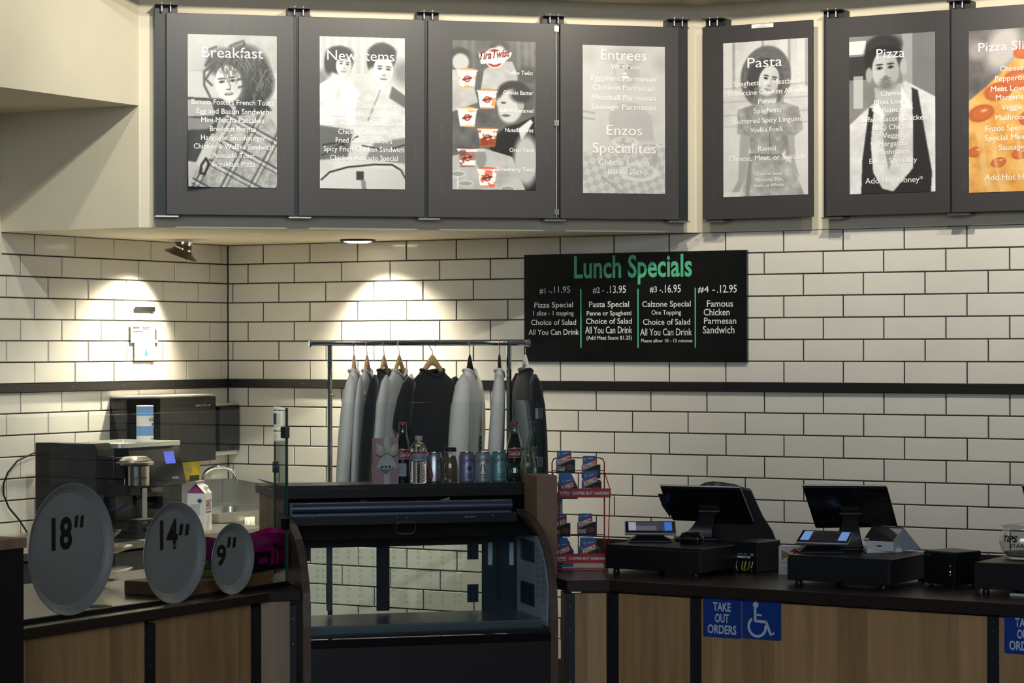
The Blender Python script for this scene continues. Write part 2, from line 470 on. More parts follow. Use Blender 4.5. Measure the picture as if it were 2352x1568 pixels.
# ================================================================== poster printing
class Print:
    """paints grey/colour values on a grid that becomes the print of a poster"""
    def __init__(s, w, h, res=150, base=0.7):
        s.nx = res; s.ny = int(res * h / w); s.asp = h / w
        s.U, s.V = np.meshgrid(np.linspace(0, 1, s.nx + 1), np.linspace(0, s.asp, s.ny + 1))
        s.I = np.ones((s.ny + 1, s.nx + 1, 3)) * base
    def noise(s, n, seed=0):
        r = np.random.default_rng(seed); o = np.zeros_like(s.U); amp = 1; tot = 0
        for k in range(3):
            m = r.random((int(n * s.asp) + 3, n + 3)); fx = s.U * n; fy = s.V * n
            ix = fx.astype(int); iy = np.minimum(fy.astype(int), m.shape[0] - 2); tx = fx - ix; ty = np.clip(fy - iy, 0, 1)
            ix = np.minimum(ix, m.shape[1] - 2)
            o += amp * ((m[iy, ix] * (1 - tx) + m[iy, ix + 1] * tx) * (1 - ty) + (m[iy + 1, ix] * (1 - tx) + m[iy + 1, ix + 1] * tx) * ty)
            tot += amp; amp *= .55; n *= 2
        return o / tot
    def put(s, mask, val, alpha=1.0):
        mask = np.clip(mask, 0, 1)[..., None] * alpha
        val = np.asarray(val, float)
        if val.ndim == 2: val = val[..., None]
        s.I = s.I * (1 - mask) + val * mask
    def ell(s, cx, cy, rx, ry, val, soft=0.15, rot=0, alpha=1.0):
        a = math.radians(rot); x = s.U - cx; y = s.V - cy
        p = (x * math.cos(a) + y * math.sin(a)) / rx; q = (-x * math.sin(a) + y * math.cos(a)) / ry
        d = np.sqrt(p * p + q * q); m = np.clip((1 + soft - d) / max(2 * soft, 1e-3), 0, 1)
        s.put(m, val, alpha); return m
    def poly(s, pts, val, alpha=1.0, soft=2):
        m = np.zeros_like(s.U, bool); n = len(pts)
        for i in range(n):
            x1, y1 = pts[i]; x2, y2 = pts[(i + 1) % n]
            if y1 == y2: continue
            c = ((y1 > s.V) != (y2 > s.V)) & (s.U < (x2 - x1) * (s.V - y1) / (y2 - y1) + x1)
            m ^= c
        m = m.astype(float)
        for _ in range(soft):
            p = np.pad(m, 1, mode='edge'); m = (p[:-2, 1:-1] + p[2:, 1:-1] + p[1:-1, :-2] + p[1:-1, 2:] + p[1:-1, 1:-1] * 2) / 6
        s.put(m, val, alpha); return m
    def line(s, pts, w, val, alpha=1.0, soft=0.006):
        d = np.full_like(s.U, 9.0)
        for (x1, y1), (x2, y2) in zip(pts[:-1], pts[1:]):
            l2 = (x2 - x1) ** 2 + (y2 - y1) ** 2 + 1e-12
            t = np.clip(((s.U - x1) * (x2 - x1) + (s.V - y1) * (y2 - y1)) / l2, 0, 1)
            d = np.minimum(d, np.hypot(s.U - x1 - t * (x2 - x1), s.V - y1 - t * (y2 - y1)))
        s.put(np.clip((w + soft - d) / (2 * soft), 0, 1), val, alpha)
    def face(s, cx, cy, r, tone=0.86, tilt=0, dark=0.15, beard=False, look=0.0):
        e = lambda x, y, rx, ry, v, so=0.3, al=1.0: s.ell(cx + (x * math.cos(math.radians(tilt)) - y * math.sin(math.radians(tilt))) * r, cy + (x * math.sin(math.radians(tilt)) + y * math.cos(math.radians(tilt))) * r, rx * r, ry * r, v, so, tilt, al)
        e(0, 0, .72, 1.0, tone, .06); e(.42, .1, .34, .8, tone * .82, .5, .6); e(0, .72, .36, .3, tone * .95, .3, .6)
        for sx in (-1, 1):
            ex = sx * .30 + look
            e(ex, -.12, .17, .075, dark, .25); e(ex, -.10, .13, .04, tone, .3, .6); e(ex, -.11, .06, .055, dark * .5, .2)
            e(ex, -.30, .21, .05, dark, .3, .85)
        e(look * 1.3 + .06, .18, .07, .22, tone * .84, .6, .6); e(look * 1.3, .33, .13, .05, dark * 2.2, .5, .7)
        e(look, .58, .24, .075, dark * 2, .3); e(look, .565, .15, .03, tone * 1.05, .3, .8)
        if beard:
            e(look, .80, .42, .24, dark * 2.4, .6, .75); e(look, .44, .26, .06, dark * 2, .5, .7); e(look, .585, .2, .06, tone * .7, .3)
    def cloth(s, shape, tone, n=10, seed=0, amp=.35):
        m = s.poly(shape, tone); nz = s.noise(n, seed)
        s.put(m, np.clip(tone * (1 - amp / 2 + amp * nz), 0, 1)[..., None].repeat(3, 2), 1)
        return m

def poster_mesh(pr, x0, x1, z0, z1, m, parent, curl=None, name='poster'):
    nx, ny = pr.nx, pr.ny
    X = x0 + (x1 - x0) * np.linspace(0, 1, nx + 1); Z = z1 + (z0 - z1) * np.linspace(0, 1, ny + 1)
    gx, gz = np.meshgrid(X, Z)
    gy = np.full_like(gx, -0.0025)
    if curl is not None: gy = gy - curl(pr.U, pr.V / pr.asp)
    co = np.stack([gx, gy, gz], -1).reshape(-1, 3)
    idx = np.arange((nx + 1) * (ny + 1)).reshape(ny + 1, nx + 1)
    quads = np.stack([idx[:-1, :-1], idx[1:, :-1], idx[1:, 1:], idx[:-1, 1:]], -1).reshape(-1, 4)
    me = bpy.data.meshes.new(name); me.from_pydata(co.tolist(), [], quads.tolist())
    a = me.color_attributes.new('print', 'FLOAT_COLOR', 'POINT')
    c = np.clip(pr.I, 0, 1); lin = np.where(c <= .04045, c / 12.92, ((c + .055) / 1.055) ** 2.4) * 0.92
    rgba = np.concatenate([lin.reshape(-1, 3), np.ones((co.shape[0], 1))], 1)
    a.data.foreach_set('color', rgba.reshape(-1).astype(np.float32))
    me.polygons.foreach_set('use_smooth', [True] * len(me.polygons))
    me.materials.append(m); me.update()
    o = bpy.data.objects.new(name, me); COL.objects.link(o); o.parent = parent
    return o

def zc(x0, y0, w): return lambda x, y: ((x - x0) / w, (y - y0) / w)

def print_breakfast(w, h):
    p = Print(w, h, 170); c = zc(322, 225, 590); nz = p.noise(7, 1); f = p.noise(60, 2)
    p.I[:] = (0.62 + .16 * nz)[..., None]
    p.poly([c(300, 225), c(560, 225), c(420, 460), c(300, 470)], .78, .6, 12)
    p.put((p.V > c(0, 470)[1]) & (p.V < c(0, 640)[1]), .80, .8)
    p.poly([c(300, 640), c(560, 650), c(620, 720), c(600, 880), c(300, 880)], .22)
    p.poly([c(310, 655), c(480, 668), c(500, 760), c(310, 770)], .66); p.poly([c(310, 775), c(520, 790), c(440, 860), c(310, 900)], .5)
    p.poly([c(300, 860), c(480, 850), c(430, 1080), c(300, 1060)], .16, 1, 4)
    # coat with a broad plaid
    coat = [c(520, 800), c(660, 700), c(840, 720), c(930, 860), c(930, 1270), c(330, 1270), c(360, 1130), c(480, 1030)]
    m = p.cloth(coat, .66, 26, 3, .5)
    A = math.radians(28); ua = p.U * math.cos(A) + p.V * math.sin(A); va = -p.U * math.sin(A) + p.V * math.cos(A)
    for t_ in (ua, va):
        s_ = (t_ * 3.6) % 1
        p.put(m * ((s_ < .10) | ((s_ > .22) & (s_ < .27))), .26, .75); p.put(m * ((s_ > .10) & (s_ < .16)), .86, .6)
    p.put(m, f, .12)
    # hand and bag handle
    p.poly([c(370, 1080), c(440, 930), c(540, 850), c(560, 880), c(480, 1000), c(430, 1120)], .78, 1, 3)
    for i in range(3): p.line([c(440 + i * 26, 960), c(520 + i * 12, 860)], .008, .55, .7)
    p.line([c(410, 1090), c(440, 1045), c(460, 1080), c(430, 1150), c(400, 1140), c(410, 1090)], .014, .18)
    # hair mass, face, hair strands over it
    p.ell(*c(690, 470), .30, .31, .26, .12); p.ell(*c(560, 410), .19, .16, .30, .2); p.ell(*c(800, 540), .16, .22, .22, .15); p.ell(*c(690, 640), .18, .10, .18, .2)
    p.poly([c(640, 650), c(800, 620), c(880, 720), c(640, 760)], .16, 1, 4)
    p.face(*c(590, 545), .205, .88, -8, .16, look=-.05)
    r = np.random.default_rng(5)
    for k in range(90):
        a0 = r.uniform(-2.9, .9); x = 680 + 190 * math.cos(a0) * r.uniform(.4, 1.05); y = 470 + 190 * math.sin(a0) * r.uniform(.4, 1.05)
        if (x - 585) ** 2 / 75 ** 2 + (y - 560) ** 2 / 110 ** 2 < 1: continue
        q = [c(x, y)]
        for j in range(5):
            x += r.uniform(-22, 26); y += r.uniform(4, 40); q.append(c(x, y))
        p.line(q, .004, r.choice([.12, .2, .42, .5]), .8)
    for q in ([(600, 300), (640, 280), (690, 262), (700, 290), (670, 300)], [(440, 430), (470, 380), (450, 330), (510, 305)], [(470, 640), (430, 560), (430, 470), (520, 400)], [(480, 560), (440, 520), (500, 430)], [(650, 520), (690, 510), (700, 560), (660, 570)]):
        p.line([c(*k) for k in q], .012, .22, .9, .01)
    return p
def print_new_items(w, h):
    p = Print(w, h, 170); c = zc(1195, 241, 572); nz = p.noise(8, 11)
    p.I[:] = (0.74 + .14 * nz)[..., None]
    for k in range(9): p.put((abs(p.U - .1 * k - .05) < .028) & (p.V < .42), .66, .5)
    p.ell(*c(1755, 470), .12, .14, .45, .5, 0, .8); p.ell(*c(1200, 520), .1, .1, .45, .5, 0, .8)
    # woman at the back
    p.cloth([c(1195, 560), c(1290, 500), c(1400, 520), c(1470, 640), c(1440, 820), c(1195, 830)], .86, 9, 12)
    p.ell(*c(1325, 395), .17, .16, .2, .1)
    p.face(*c(1355, 430), .125, .84, 6, .2, look=.05)
    p.ell(*c(1330, 350), .15, .075, .2, .25); p.ell(*c(1255, 430), .05, .11, .22, .3)
    # man in front
    p.cloth([c(1450, 640), c(1560, 560), c(1700, 560), c(1790, 660), c(1790, 960), c(1480, 930), c(1430, 760)], .80, 8, 13)
    p.poly([c(1680, 560), c(1790, 640), c(1790, 720), c(1660, 640)], .3, .8, 4); p.poly([c(1575, 580), c(1630, 570), c(1560, 680)], .95, 1, 3); p.line([c(1600, 590), c(1520, 790)], .012, .5, .7)
    p.ell(*c(1612, 370), .165, .17, .18, .1); p.face(*c(1620, 460), .165, .88, 4, .18, look=.06)
    p.ell(*c(1615, 335), .16, .085, .16, .2); p.ell(*c(1528, 400), .03, .09, .2, .3)
    # arms, scooter
    p.poly([c(1330, 850), c(1500, 830), c(1620, 880), c(1600, 920), c(1400, 905)], .84, 1, 4)
    p.poly([c(1195, 830), c(1420, 860), c(1380, 1040), c(1195, 1060)], .34, .9, 6); p.poly([c(1560, 940), c(1790, 900), c(1790, 1080), c(1500, 1050)], .42, .8, 6)
    for q in ([(1210, 1030), (1330, 960), (1450, 900)], [(1215, 960), (1330, 940), (1410, 1000)], [(1480, 960), (1640, 990), (1770, 950)]): p.line([c(*k) for k in q], .008, .14, .9)
    shield = [c(1205, 1190), c(1260, 1140), c(1380, 1105), c(1560, 1085), c(1680, 1085), c(1740, 1120), c(1778, 1190), c(1790, 1280), c(1195, 1280)]
    p.poly(shield, .82); p.line(shield[:7], .010, .12)
    p.put((p.V > c(0, 1110)[1]) * np.clip((p.U - .3) * .4, 0, .3), .6)
    p.poly([c(1440, 1130), c(1490, 1130), c(1490, 1190), c(1440, 1190)], .2, 1, 1); p.poly([c(1470, 1190), c(1500, 1190), c(1510, 1280), c(1480, 1280)], .5)
    return p
def print_dessert(w, h):
    p = Print(w, h, 190); c = zc(217, 253, 536); nz = p.noise(8, 21)
    p.I[:] = (0.26 + .2 * nz)[..., None]
    for x in (300, 350, 640, 690, 730): p.line([c(x, 253), c(x + 4, 430)], .02, .5, .6, .02)
    # woman seated, men in dark suits, table
    p.cloth([c(400, 560), c(420, 440), c(500, 380), c(600, 380), c(640, 470), c(620, 560)], .72, 6, 22); p.ell(*c(520, 285), .12, .08, .25, .2); p.ell(*c(520, 325), .07, .08, .75, .2)
    p.ell(*c(265, 345), .12, .09, .25, .2); p.ell(*c(270, 390), .10, .10, .74, .15); p.cloth([c(217, 440), c(330, 450), c(380, 640), c(217, 700)], .7, 8, 23)
    p.ell(*c(700, 460), .12, .10, .3, .2); p.ell(*c(610, 570), .19, .13, .2, .12); p.ell(*c(590, 660), .15, .20, .78, .1, 12); p.ell(*c(520, 640), .04, .05, .76, .3)
    p.ell(*c(655, 655), .04, .06, .66, .2); p.ell(*c(660, 590), .13, .09, .22, .25); p.ell(*c(545, 640), .03, .012, .25, .4); p.ell(*c(560, 720), .05, .015, .35, .4)
    p.poly([c(440, 900), c(560, 790), c(640, 770), c(745, 720), c(760, 1240), c(560, 1100)], .12, 1, 4)
    p.poly([c(640, 800), c(720, 740), c(735, 760), c(660, 880)], .85, 1, 2)
    p.cloth([c(217, 980), c(420, 930), c(600, 980), c(700, 1230), c(217, 1230)], .72, 7, 24)
    p.ell(*c(690, 1000), .15, .3, .72, .2); p.ell(*c(400, 990), .065, .12, .55, .15); p.ell(*c(400, 940), .06, .02, .75, .2)
    for x, y in ((250, 1090), (570, 1180), (440, 1200), (300, 1150)):
        p.ell(*c(x, y), .09, .035, .9, .1); p.ell(*c(x, y), .08, .028, .6, .1)
    p.line([c(250, 1110), c(250, 1180)], .008, .85)
    # the six dessert cups, in colour
    cups = [(312, 440, .15), (441, 567, .25), (312, 682, .35), (443, 806, .95), (313, 934, .8), (440, 1058, .1)]
    for i, (x, y, k) in enumerate(cups):
        W_, H_ = 62, 112
        body = [c(x - W_, y), c(x + W_, y), c(x + W_ * .74, y + H_), c(x - W_ * .74, y + H_)]
        m = p.poly(body, (.97, .95, .92), 1, 1)
        col = [(.90, .60, .30), (.85, .50, .22), (.92, .62, .32), (.72, .34, .12), (.42, .24, .20), (.86, .32, .26)][i]
        ns = p.noise(16, 40 + i)
        p.put(m * (ns > .58), col, .8)
        if i in (3,): p.put(m * (p.V > c(0, y + 62)[1]), (.50, .20, .08), .85)
        if i in (4,): p.put(m * (abs(p.V - c(0, y + 45)[1]) < .05), (.45, .28, .25), .7)
        p.ell(*c(x, y - 3), .10, .018, col, .3); p.line([c(x - W_ - 3, y + 3), c(x + W_ + 3, y + 3)], .006, (.98, .96, .95))
        p.put(m * (p.V > c(0, y + H_ - 10)[1]), col, .7)
        p.ell(*c(x, y + 55), .042, .040, (.62, .18, .14), .15); p.ell(*c(x, y + 55), .026, .024, (.93, .85, .8), .2); p.line([c(x - 26, y + 60), c(x + 26, y + 48)], .012, (.45, .12, .10))
    # round red logo behind the brand lettering
    p.ell(*c(488, 360), .118, .118, (.97, .95, .93), .03); p.ell(*c(488, 360), .108, .108, (.62, .22, .18), .03); p.ell(*c(488, 360), .078, .078, (.97, .95, .93), .04); p.ell(*c(488, 360), .066, .066, (.70, .28, .22), .05); p.ell(*c(488, 360), .035, .035, (.95, .9, .88), .08)
    p.poly([c(385, 325), c(560, 312), c(600, 325), c(590, 350), c(540, 392), c(400, 398)], (.97, .95, .94), 1, 1)
    return p
def print_entrees(w, h):
    p = Print(w, h, 150); c = zc(1055, 285, 535); nz = p.noise(9, 31)
    p.I[:] = (0.78 + .05 * nz)[..., None]
    p.ell(*c(1330, 350), .20, .10, .62, .5, 0, .6); p.ell(*c(1090, 340), .1, .12, .70, .6, 0, .6); p.ell(*c(1570, 390), .1, .1, .70, .6, 0, .6)
    p.poly([c(1250, 380), c(1420, 380), c(1430, 500), c(1330, 560), c(1260, 500)], .72, .7, 6)
    p.face(*c(1330, 430), .16, .80, 0, .55)
    p.poly([c(1225, 720), c(1290, 640), c(1400, 640), c(1500, 720), c(1520, 880), c(1230, 880)], .70, .7, 6)
    m = p.poly([c(1055, 960), c(1250, 900), c(1600, 900), c(1600, 1260), c(1055, 1260)], .80)
    A = math.radians(25); ua = p.U * math.cos(A) + p.V * math.sin(A); va = -p.U * math.sin(A) + p.V * math.cos(A)
    p.put(m * (((ua * 14).astype(int) + (np.floor(va * 14)).astype(int)) % 2 == 0), .70, .8)
    for x, y, rx in ((1420, 1080, .24), (1330, 890, .16), (1570, 900, .08)):
        p.ell(*c(x, y), rx, rx * .42, .86, .05); p.ell(*c(x, y - 6), rx * .7, rx * .3, .70, .2); p.put(p.ell(*c(x, y - 8), rx * .66, rx * .28, .72, .2, 0, 0) * (p.noise(40, 7) > .52), .84, .8)
    p.line([c(1180, 1110), c(1360, 1240)], .012, .66); p.ell(*c(1520, 980), .04, .12, .68, .3)
    for y in (700, 740): p.line([c(1055, y), c(1130, y + 10)], .012, .68)
    return p
def print_pasta(w, h):
    p = Print(w, h, 170); c = zc(193, 285, 548); nz = p.noise(9, 41)
    p.I[:] = (0.74 + .16 * nz)[..., None]
    for x in (230, 420, 590, 700): p.put((abs(p.U - c(x, 0)[0]) < .05) & (p.V < .55), .86, .7); p.line([c(x + 32, 285), c(x + 32, 560)], .01, .45, .7, .015)
    for y in (560, 640, 720, 790): p.line([c(193, y), c(745, y - 10)], .006, .6, .6, .01)
    p.put(p.V > c(0, 790)[1], .84, .6)
    m = p.ell(*c(470, 500), .295, .335, .40, .04, 10); p.put(m * (p.noise(70, 3) > .5), .5, .5); p.ell(*c(462, 520), .21, .24, .30, .1)
    p.poly([c(400, 560), c(380, 700), c(430, 700), c(470, 640), c(560, 660), c(640, 980), c(600, 980), c(560, 640), c(545, 540)], .55, .9, 4)
    p.face(*c(490, 525), .165, .84, 14, .2, look=.06)
    for k in range(18): p.line([c(410 + k * 2, 560), c(395 + k * 3, 700)], .003, .35 + .02 * k, .5); p.line([c(545 + k * 2, 590), c(575 + k * 3, 930)], .003, .3 + .02 * k, .5)
    p.poly([c(450, 630), c(540, 630), c(530, 700), c(460, 700)], .72, 1, 3)
    p.cloth([c(290, 690), c(440, 650), c(490, 720), c(560, 650), c(680, 690), c(710, 820), c(650, 860), c(560, 980), c(380, 960), c(350, 850), c(285, 830)], .60, 14, 42, .5)
    p.line([c(490, 700), c(500, 960)], .006, .45); p.poly([c(430, 660), c(470, 690), c(450, 730)], .7); p.poly([c(550, 660), c(510, 690), c(530, 735)], .7)
    p.poly([c(305, 830), c(370, 850), c(340, 1100), c(290, 1190), c(230, 1210), c(290, 1110)], .66, 1, 3); p.poly([c(610, 850), c(655, 850), c(660, 1020), c(690, 1110), c(640, 1060)], .66, 1, 3)
    p.cloth([c(380, 960), c(560, 970), c(640, 1030), c(740, 1260), c(310, 1260), c(330, 1100)], .68, 12, 43, .5)
    p.line([c(370, 960), c(570, 975)], .014, .5); p.poly([c(360, 960), c(330, 1250), c(360, 1250), c(385, 970)], .55, .9)
    p.put((p.V > c(0, 1180)[1]) & (p.U < .2), .9, .7)
    return p
def print_pizza(w, h):
    p = Print(w, h, 170); c = zc(1005, 240, 556); nz = p.noise(6, 51)
    p.I[:] = (0.46 + .14 * nz)[..., None]
    p.put((p.U < .2) & (p.V > .05) & (p.V < .2), .93, .9); p.put((p.U < .22) & (p.V > .22) & (p.V < .48), .18, .85); p.put((p.U > .05) & (p.U < .16) & (p.V > .44) & (p.V < .8), .85, .7)
    p.put((p.U > .62) & (p.U < .74) & (p.V < .6), .72, .7); p.put((p.U > .74), .50, .7)
    # shirt and dark waistcoat
    p.cloth([c(1010, 780), c(1120, 690), c(1190, 640), c(1370, 530), c(1480, 590), c(1570, 640), c(1572, 1240), c(1010, 1240)], .88, 8, 52, .28)
    p.poly([c(1170, 560), c(1360, 540), c(1340, 700), c(1260, 760), c(1180, 680)], .74, 1, 3)
    p.poly([c(1230, 740), c(1330, 700), c(1320, 900), c(1262, 1070), c(1225, 900)], .60, 1, 4); p.ell(*c(1285, 860), .07, .14, .45, .5, 0, .6)
    p.poly([c(1135, 680), c(1165, 690), c(1145, 900), c(1160, 1080), c(1220, 1180), c(1290, 1200), c(1240, 1250), c(1080, 1250), c(1090, 1000)], .2)
    p.poly([c(1410, 570), c(1450, 590), c(1490, 820), c(1540, 1090), c(1530, 1250), c(1220, 1250), c(1300, 1190), c(1420, 1060), c(1420, 800)], .2)
    p.poly([c(1190, 650), c(1240, 740), c(1150, 700)], .95); p.poly([c(1345, 560), c(1420, 700), c(1340, 690)], .95)
    p.ell(*c(1225, 365), .22, .22, .17, .1)
    p.face(*c(1240, 455), .215, .78, -3, .16, beard=True)
    p.ell(*c(1235, 300), .20, .105, .16, .2); p.ell(*c(1127, 390), .035, .15, .18, .3); p.ell(*c(1135, 480), .04, .08, .68, .2); p.ell(*c(1360, 440), .04, .09, .74, .2)
    for k in range(24): p.line([c(1130 + k * 9, 330 - 30 * math.sin(k / 7.5)), c(1150 + k * 8, 262 - 10 * math.sin(k / 7))], .004, .34, .5)
    return p
def print_slices(w, h):
    p = Print(w, h, 150); c = zc(1770, 205, 560); nz = p.noise(10, 61); n2 = p.noise(5, 62)
    p.I[:] = np.stack([.30 + .3 * n2, .28 + .3 * n2, .28 + .3 * n2], -1)
    p.ell(*c(1990, 320), .18, .26, (.78, .75, .72), .3, 30); p.ell(*c(1830, 330), .12, .10, (.66, .64, .62), .4); p.ell(*c(2250, 300), .2, .2, (.7, .68, .66), .4)
    m = p.poly([c(1770, 640), c(1880, 560), c(2040, 420), c(2130, 300), c(2350, 300), c(2350, 1240), c(1770, 1240)], (.88, .58, .28), 1, 3)
    cheese = np.stack([.80 + .2 * nz, .52 + .34 * nz, .20 + .36 * nz], -1)
    p.put(m, cheese, .9)
    for x, y, r in ((1960, 590, .16), (1850, 720, .15), (2130, 350, .13), (2080, 520, .17), (1960, 1030, .09), (1810, 960, .09), (2180, 760, .16), (2100, 980, .1), (2250, 560, .15)):
        p.ell(*c(x, y), r, r * .62, (.74, .36, .20), .1, -12); p.ell(*c(x, y), r * .85, r * .5, (.80, .44, .25), .25, -12); p.ell(*c(x + 18, y - 16), r * .25, r * .1, (.95, .72, .5), .5, -12)
    for x in (1830, 1850, 1920, 2080, 2200): p.line([c(x, 840), c(x + 25, 1040), c(x + 70, 1240)], .016, (.95, .80, .55), .7, .02)
    return p

# ================================================================== menu boards
POSTER = vcol_mat('printed_poster', 0.34, 0.45)
EMBOSS = mat('board_watermark', (0.075, 0.070, 0.072), 0.5)
OFF = 0.09
def diag_frame(off):
    p0 = DG0 + DN * off
    def f(px, py):
        q = onp(px, py, p0, DN); return ((q - p0) @ DD, q[2])
    return f, p0, DD, DROT
def back_frame(off):
    def f(px, py):
        q = ony(px, py, -off); return (q[0], q[2])
    return f, np.array([0.0, -off, 0.0]), np.array([1.0, 0, 0]), 0.0
B0, B1 = 2.4130, 3.3430            # board bottom and top
def menu_board(frame, px0, px1, ymid, label, prt, poster_px, lines, zx, zy, zs, curl=None, extra=None):
    f, p0, d, rot = frame
    s0, s1 = f(px0, ymid)[0], f(px1, ymid)[0]
    sc = (s0 + s1) / 2
    t = thing('menu_board', label, 'menu board', tuple(p0 + d * sc + np.array([0, 0, B0])), rot, 'menu boards over the counter')
    w = s1 - s0
    MB().box(-w / 2, w / 2, 0.0, 0.018, 0, B1 - B0).build('panel', BOARD, t, bevel=0.0015)
    a = f(poster_px[0], poster_px[2]); b = f(poster_px[1], poster_px[3])
    x0, x1, z1, z0 = a[0] - sc, b[0] - sc, a[1] - B0, b[1] - B0
    po = poster_mesh(prt(x1 - x0, z1 - z0), x0, x1, z0, z1, POSTER, t, curl)
    L = []
    for (s, xa, xb, base, cap) in lines:
        pa = f(zx + xa / zs, zy + base / zs); pb = f(zx + xb / zs, zy + base / zs); pc = f(zx + xa / zs, zy + (base - cap) / zs)
        big = cap > 50
        L.append(lettering(s, pa[0] - sc, pb[0] - sc, (pa[1] + pb[1]) / 2 - B0, pc[1] - pa[1], WHITE_INK,
                           (lambda u, v: (u, -0.0045, v)) if curl is None else
                           (lambda u, v: (u, -0.0045 - float(curl((u - x0) / (x1 - x0), (z1 - v) / (z1 - z0))), v)), po, bold=(-0.002 if big else 0.0), name='text_line'))
    E = []
    for (ex, ez) in ((-w / 2 + 0.055, 0.10), (-w / 2 + 0.055, 0.36), (w / 2 - 0.05, 0.55), (0.0, B1 - B0 - 0.10), (w / 2 - 0.05, 0.26)):
        E.append(lettering('ACTION', -0.038, 0.038, 0.0, 0.013, EMBOSS, lambda u, v, ex=ex, ez=ez: (ex + v, -0.0006, ez + 0.04 - u), t))
    for q in E: q.name = 'watermark'
    if extra: extra(t, f, sc, w)
    return t
dg, bk = diag_frame(OFF), back_frame(OFF)
Z1 = dict(zx=320, zy=0, zs=2.903); Z2 = dict(zx=960, zy=0, zs=2.8); Z3 = dict(zx=1590, zy=0, zs=2.8)
menu_board(dg, 382.4, 675.3, 270, 'menu board headed Breakfast, poster of a curly haired person in a plaid coat', print_breakfast, (431, 636, 78, 431.5),
    [('Breakfast', 415, 825, 387, 70), ('Banana Fosters French Toast', 347, 895, 700, 34), ('Egg and Bacon Sandwich', 382, 862, 760, 34), ('Mini Matcha Pancakes', 412, 832, 818, 34),
     ('Breakfast Burrito', 470, 778, 877, 34), ('Hangover Smashburger', 410, 842, 936, 34), ('Chicken & Waffles Sandwich', 362, 888, 995, 34), ('Avocado Toast', 488, 768, 1054, 34), ('Breakfast Pizza', 487, 772, 1112, 34)],
    curl=lambda u, v: 0.028 * np.clip(1 - u * 2.2, 0, 1) ** 2 * np.clip(v * 1.5 - .5, 0, 1) ** 2 + 0.003 * np.sin(u * 9 + v * 4) ** 2 * v, **Z1)
menu_board(dg, 686, 974.8, 270, 'menu board headed New Items, poster of two people on a scooter', print_new_items, (734, 930, 83, 435),
    [('New Items', 1252, 1700, 405, 66), ('Solo Italian Smashburger', 1268, 1715, 721, 34), ('Double Truffle Smashburger', 1244, 1740, 780, 34), ('Hangover Italian Smashburger', 1222, 1765, 838, 34),
     ('Chicken Quesadilla', 1326, 1662, 896, 34), ('Fried Chicken Sliders', 1308, 1684, 954, 34), ('Spicy Fried Chicken Sandwich', 1228, 1765, 1012, 34), ('Chicken Avocado Special', 1270, 1723, 1070, 34)],
    curl=lambda u, v: 0.003 * np.sin(u * 5 + 1) ** 2 * v, **Z1)
def hinge(t, f, sc, w):
    x = w / 2 + 0.0035
    MB().tube([(x, -0.002, 0.004), (x, -0.002, B1 - B0 - 0.004)], 0.0035, 8).build('hinge_rod', STAINLESS, t, 40)
    for z in (0.03, 0.455, 0.905):
        mb = MB()
        for dx in (-0.006, 0.006): mb.box(x + dx - 0.005, x + dx + 0.005, -0.008, -0.002, z - 0.013, z + 0.013)
        mb.build('hinge_clip', STAINLESS, t)
def tira(t, f, sc, w):
    hinge(t, f, sc, w)
    po = [c for c in COL.objects if c.parent == t and c.name.startswith('poster')][0]
    BR = mat('logo_maroon', (0.22, 0.035, 0.025), 0.5)
    P = lambda x, y: f(960 + x / 2.8, y / 2.8)
    a, b, e = P(392, 384), P(592, 352), P(392, 328)
    q = []
    sl = (b[1] - a[1]) / (b[0] - a[0]) * 0.75
    q.append(lettering('TiraTwist', a[0] - sc, b[0] - sc, 0, (e[1] - a[1]) * 0.9, BR, lambda u, v: (u, -0.005, a[1] - B0 + v + sl * (u - a[0] + sc)), po, bold=0.035, shear=0.25))
    q[0].name = 'logo'
menu_board(dg, 983.5, 1276, 270, 'menu board without a heading, Tira Twist logo and six dessert cups', print_dessert, (1038.5, 1230.5, 91.5, 437),
    [('Toffee Twist', 565, 738, 482, 26), ('Cookie Butter', 548, 740, 610, 26), ('Salted Caramel', 522, 740, 724, 26), ('Nutella Twist', 560, 742, 850, 26), ('Oreo Twist', 588, 744, 978, 26), ('Strawberry Twist', 506, 746, 1102, 26)], extra=tira, **Z2)
menu_board(dg, 1287.5, 1559, 270, 'menu board headed Entrees, pale grey poster of a laid table', print_entrees, (1338, 1527.3, 103, 445.5),
    [('Entrees', 1175, 1467, 388, 66), ('With Pasta', 1240, 1422, 443, 28), ('Eggplant Parmesan', 1112, 1530, 522, 34), ('Chicken Parmesan', 1122, 1520, 582, 34), ('Meatball Parmesan', 1116, 1527, 645, 34), ('Sausage Parmesan', 1115, 1528, 705, 34),
     ('Enzos', 1212, 1440, 870, 64), ('Specialites', 1122, 1528, 985, 64), ('Cheese Lasgna', 1160, 1488, 1062, 34), ('Baked Ziti', 1222, 1432, 1122, 34)], **Z2)
def sticker(t, f, sc, w):
    a = f(1726.5, 66.3); b = f(1776.5, 51.8)
    s = MB().box(a[0] - sc, b[0] - sc, -0.0015, 0.0, a[1] - B0 + 0.002, b[1] - B0 - 0.002).build('sticker', WHITE_PL, t)
    G = mat('grey_print', (0.35, 0.35, 0.35), 0.6)
    mb = MB()
    for k, (u0, u1) in enumerate(((.05, .25), (.42, .62), (.42, .6), (.25, .8))):
        z = a[1] - B0 + 0.022 - k * 0.005; x = a[0] - sc; W_ = b[0] - a[0]
        mb.face([(x + W_ * u0, -0.002, z), (x + W_ * u1, -0.002, z), (x + W_ * u1, -0.002, z + .0016), (x + W_ * u0, -0.002, z + .0016)])
    mb.build('fine_print', G, s)
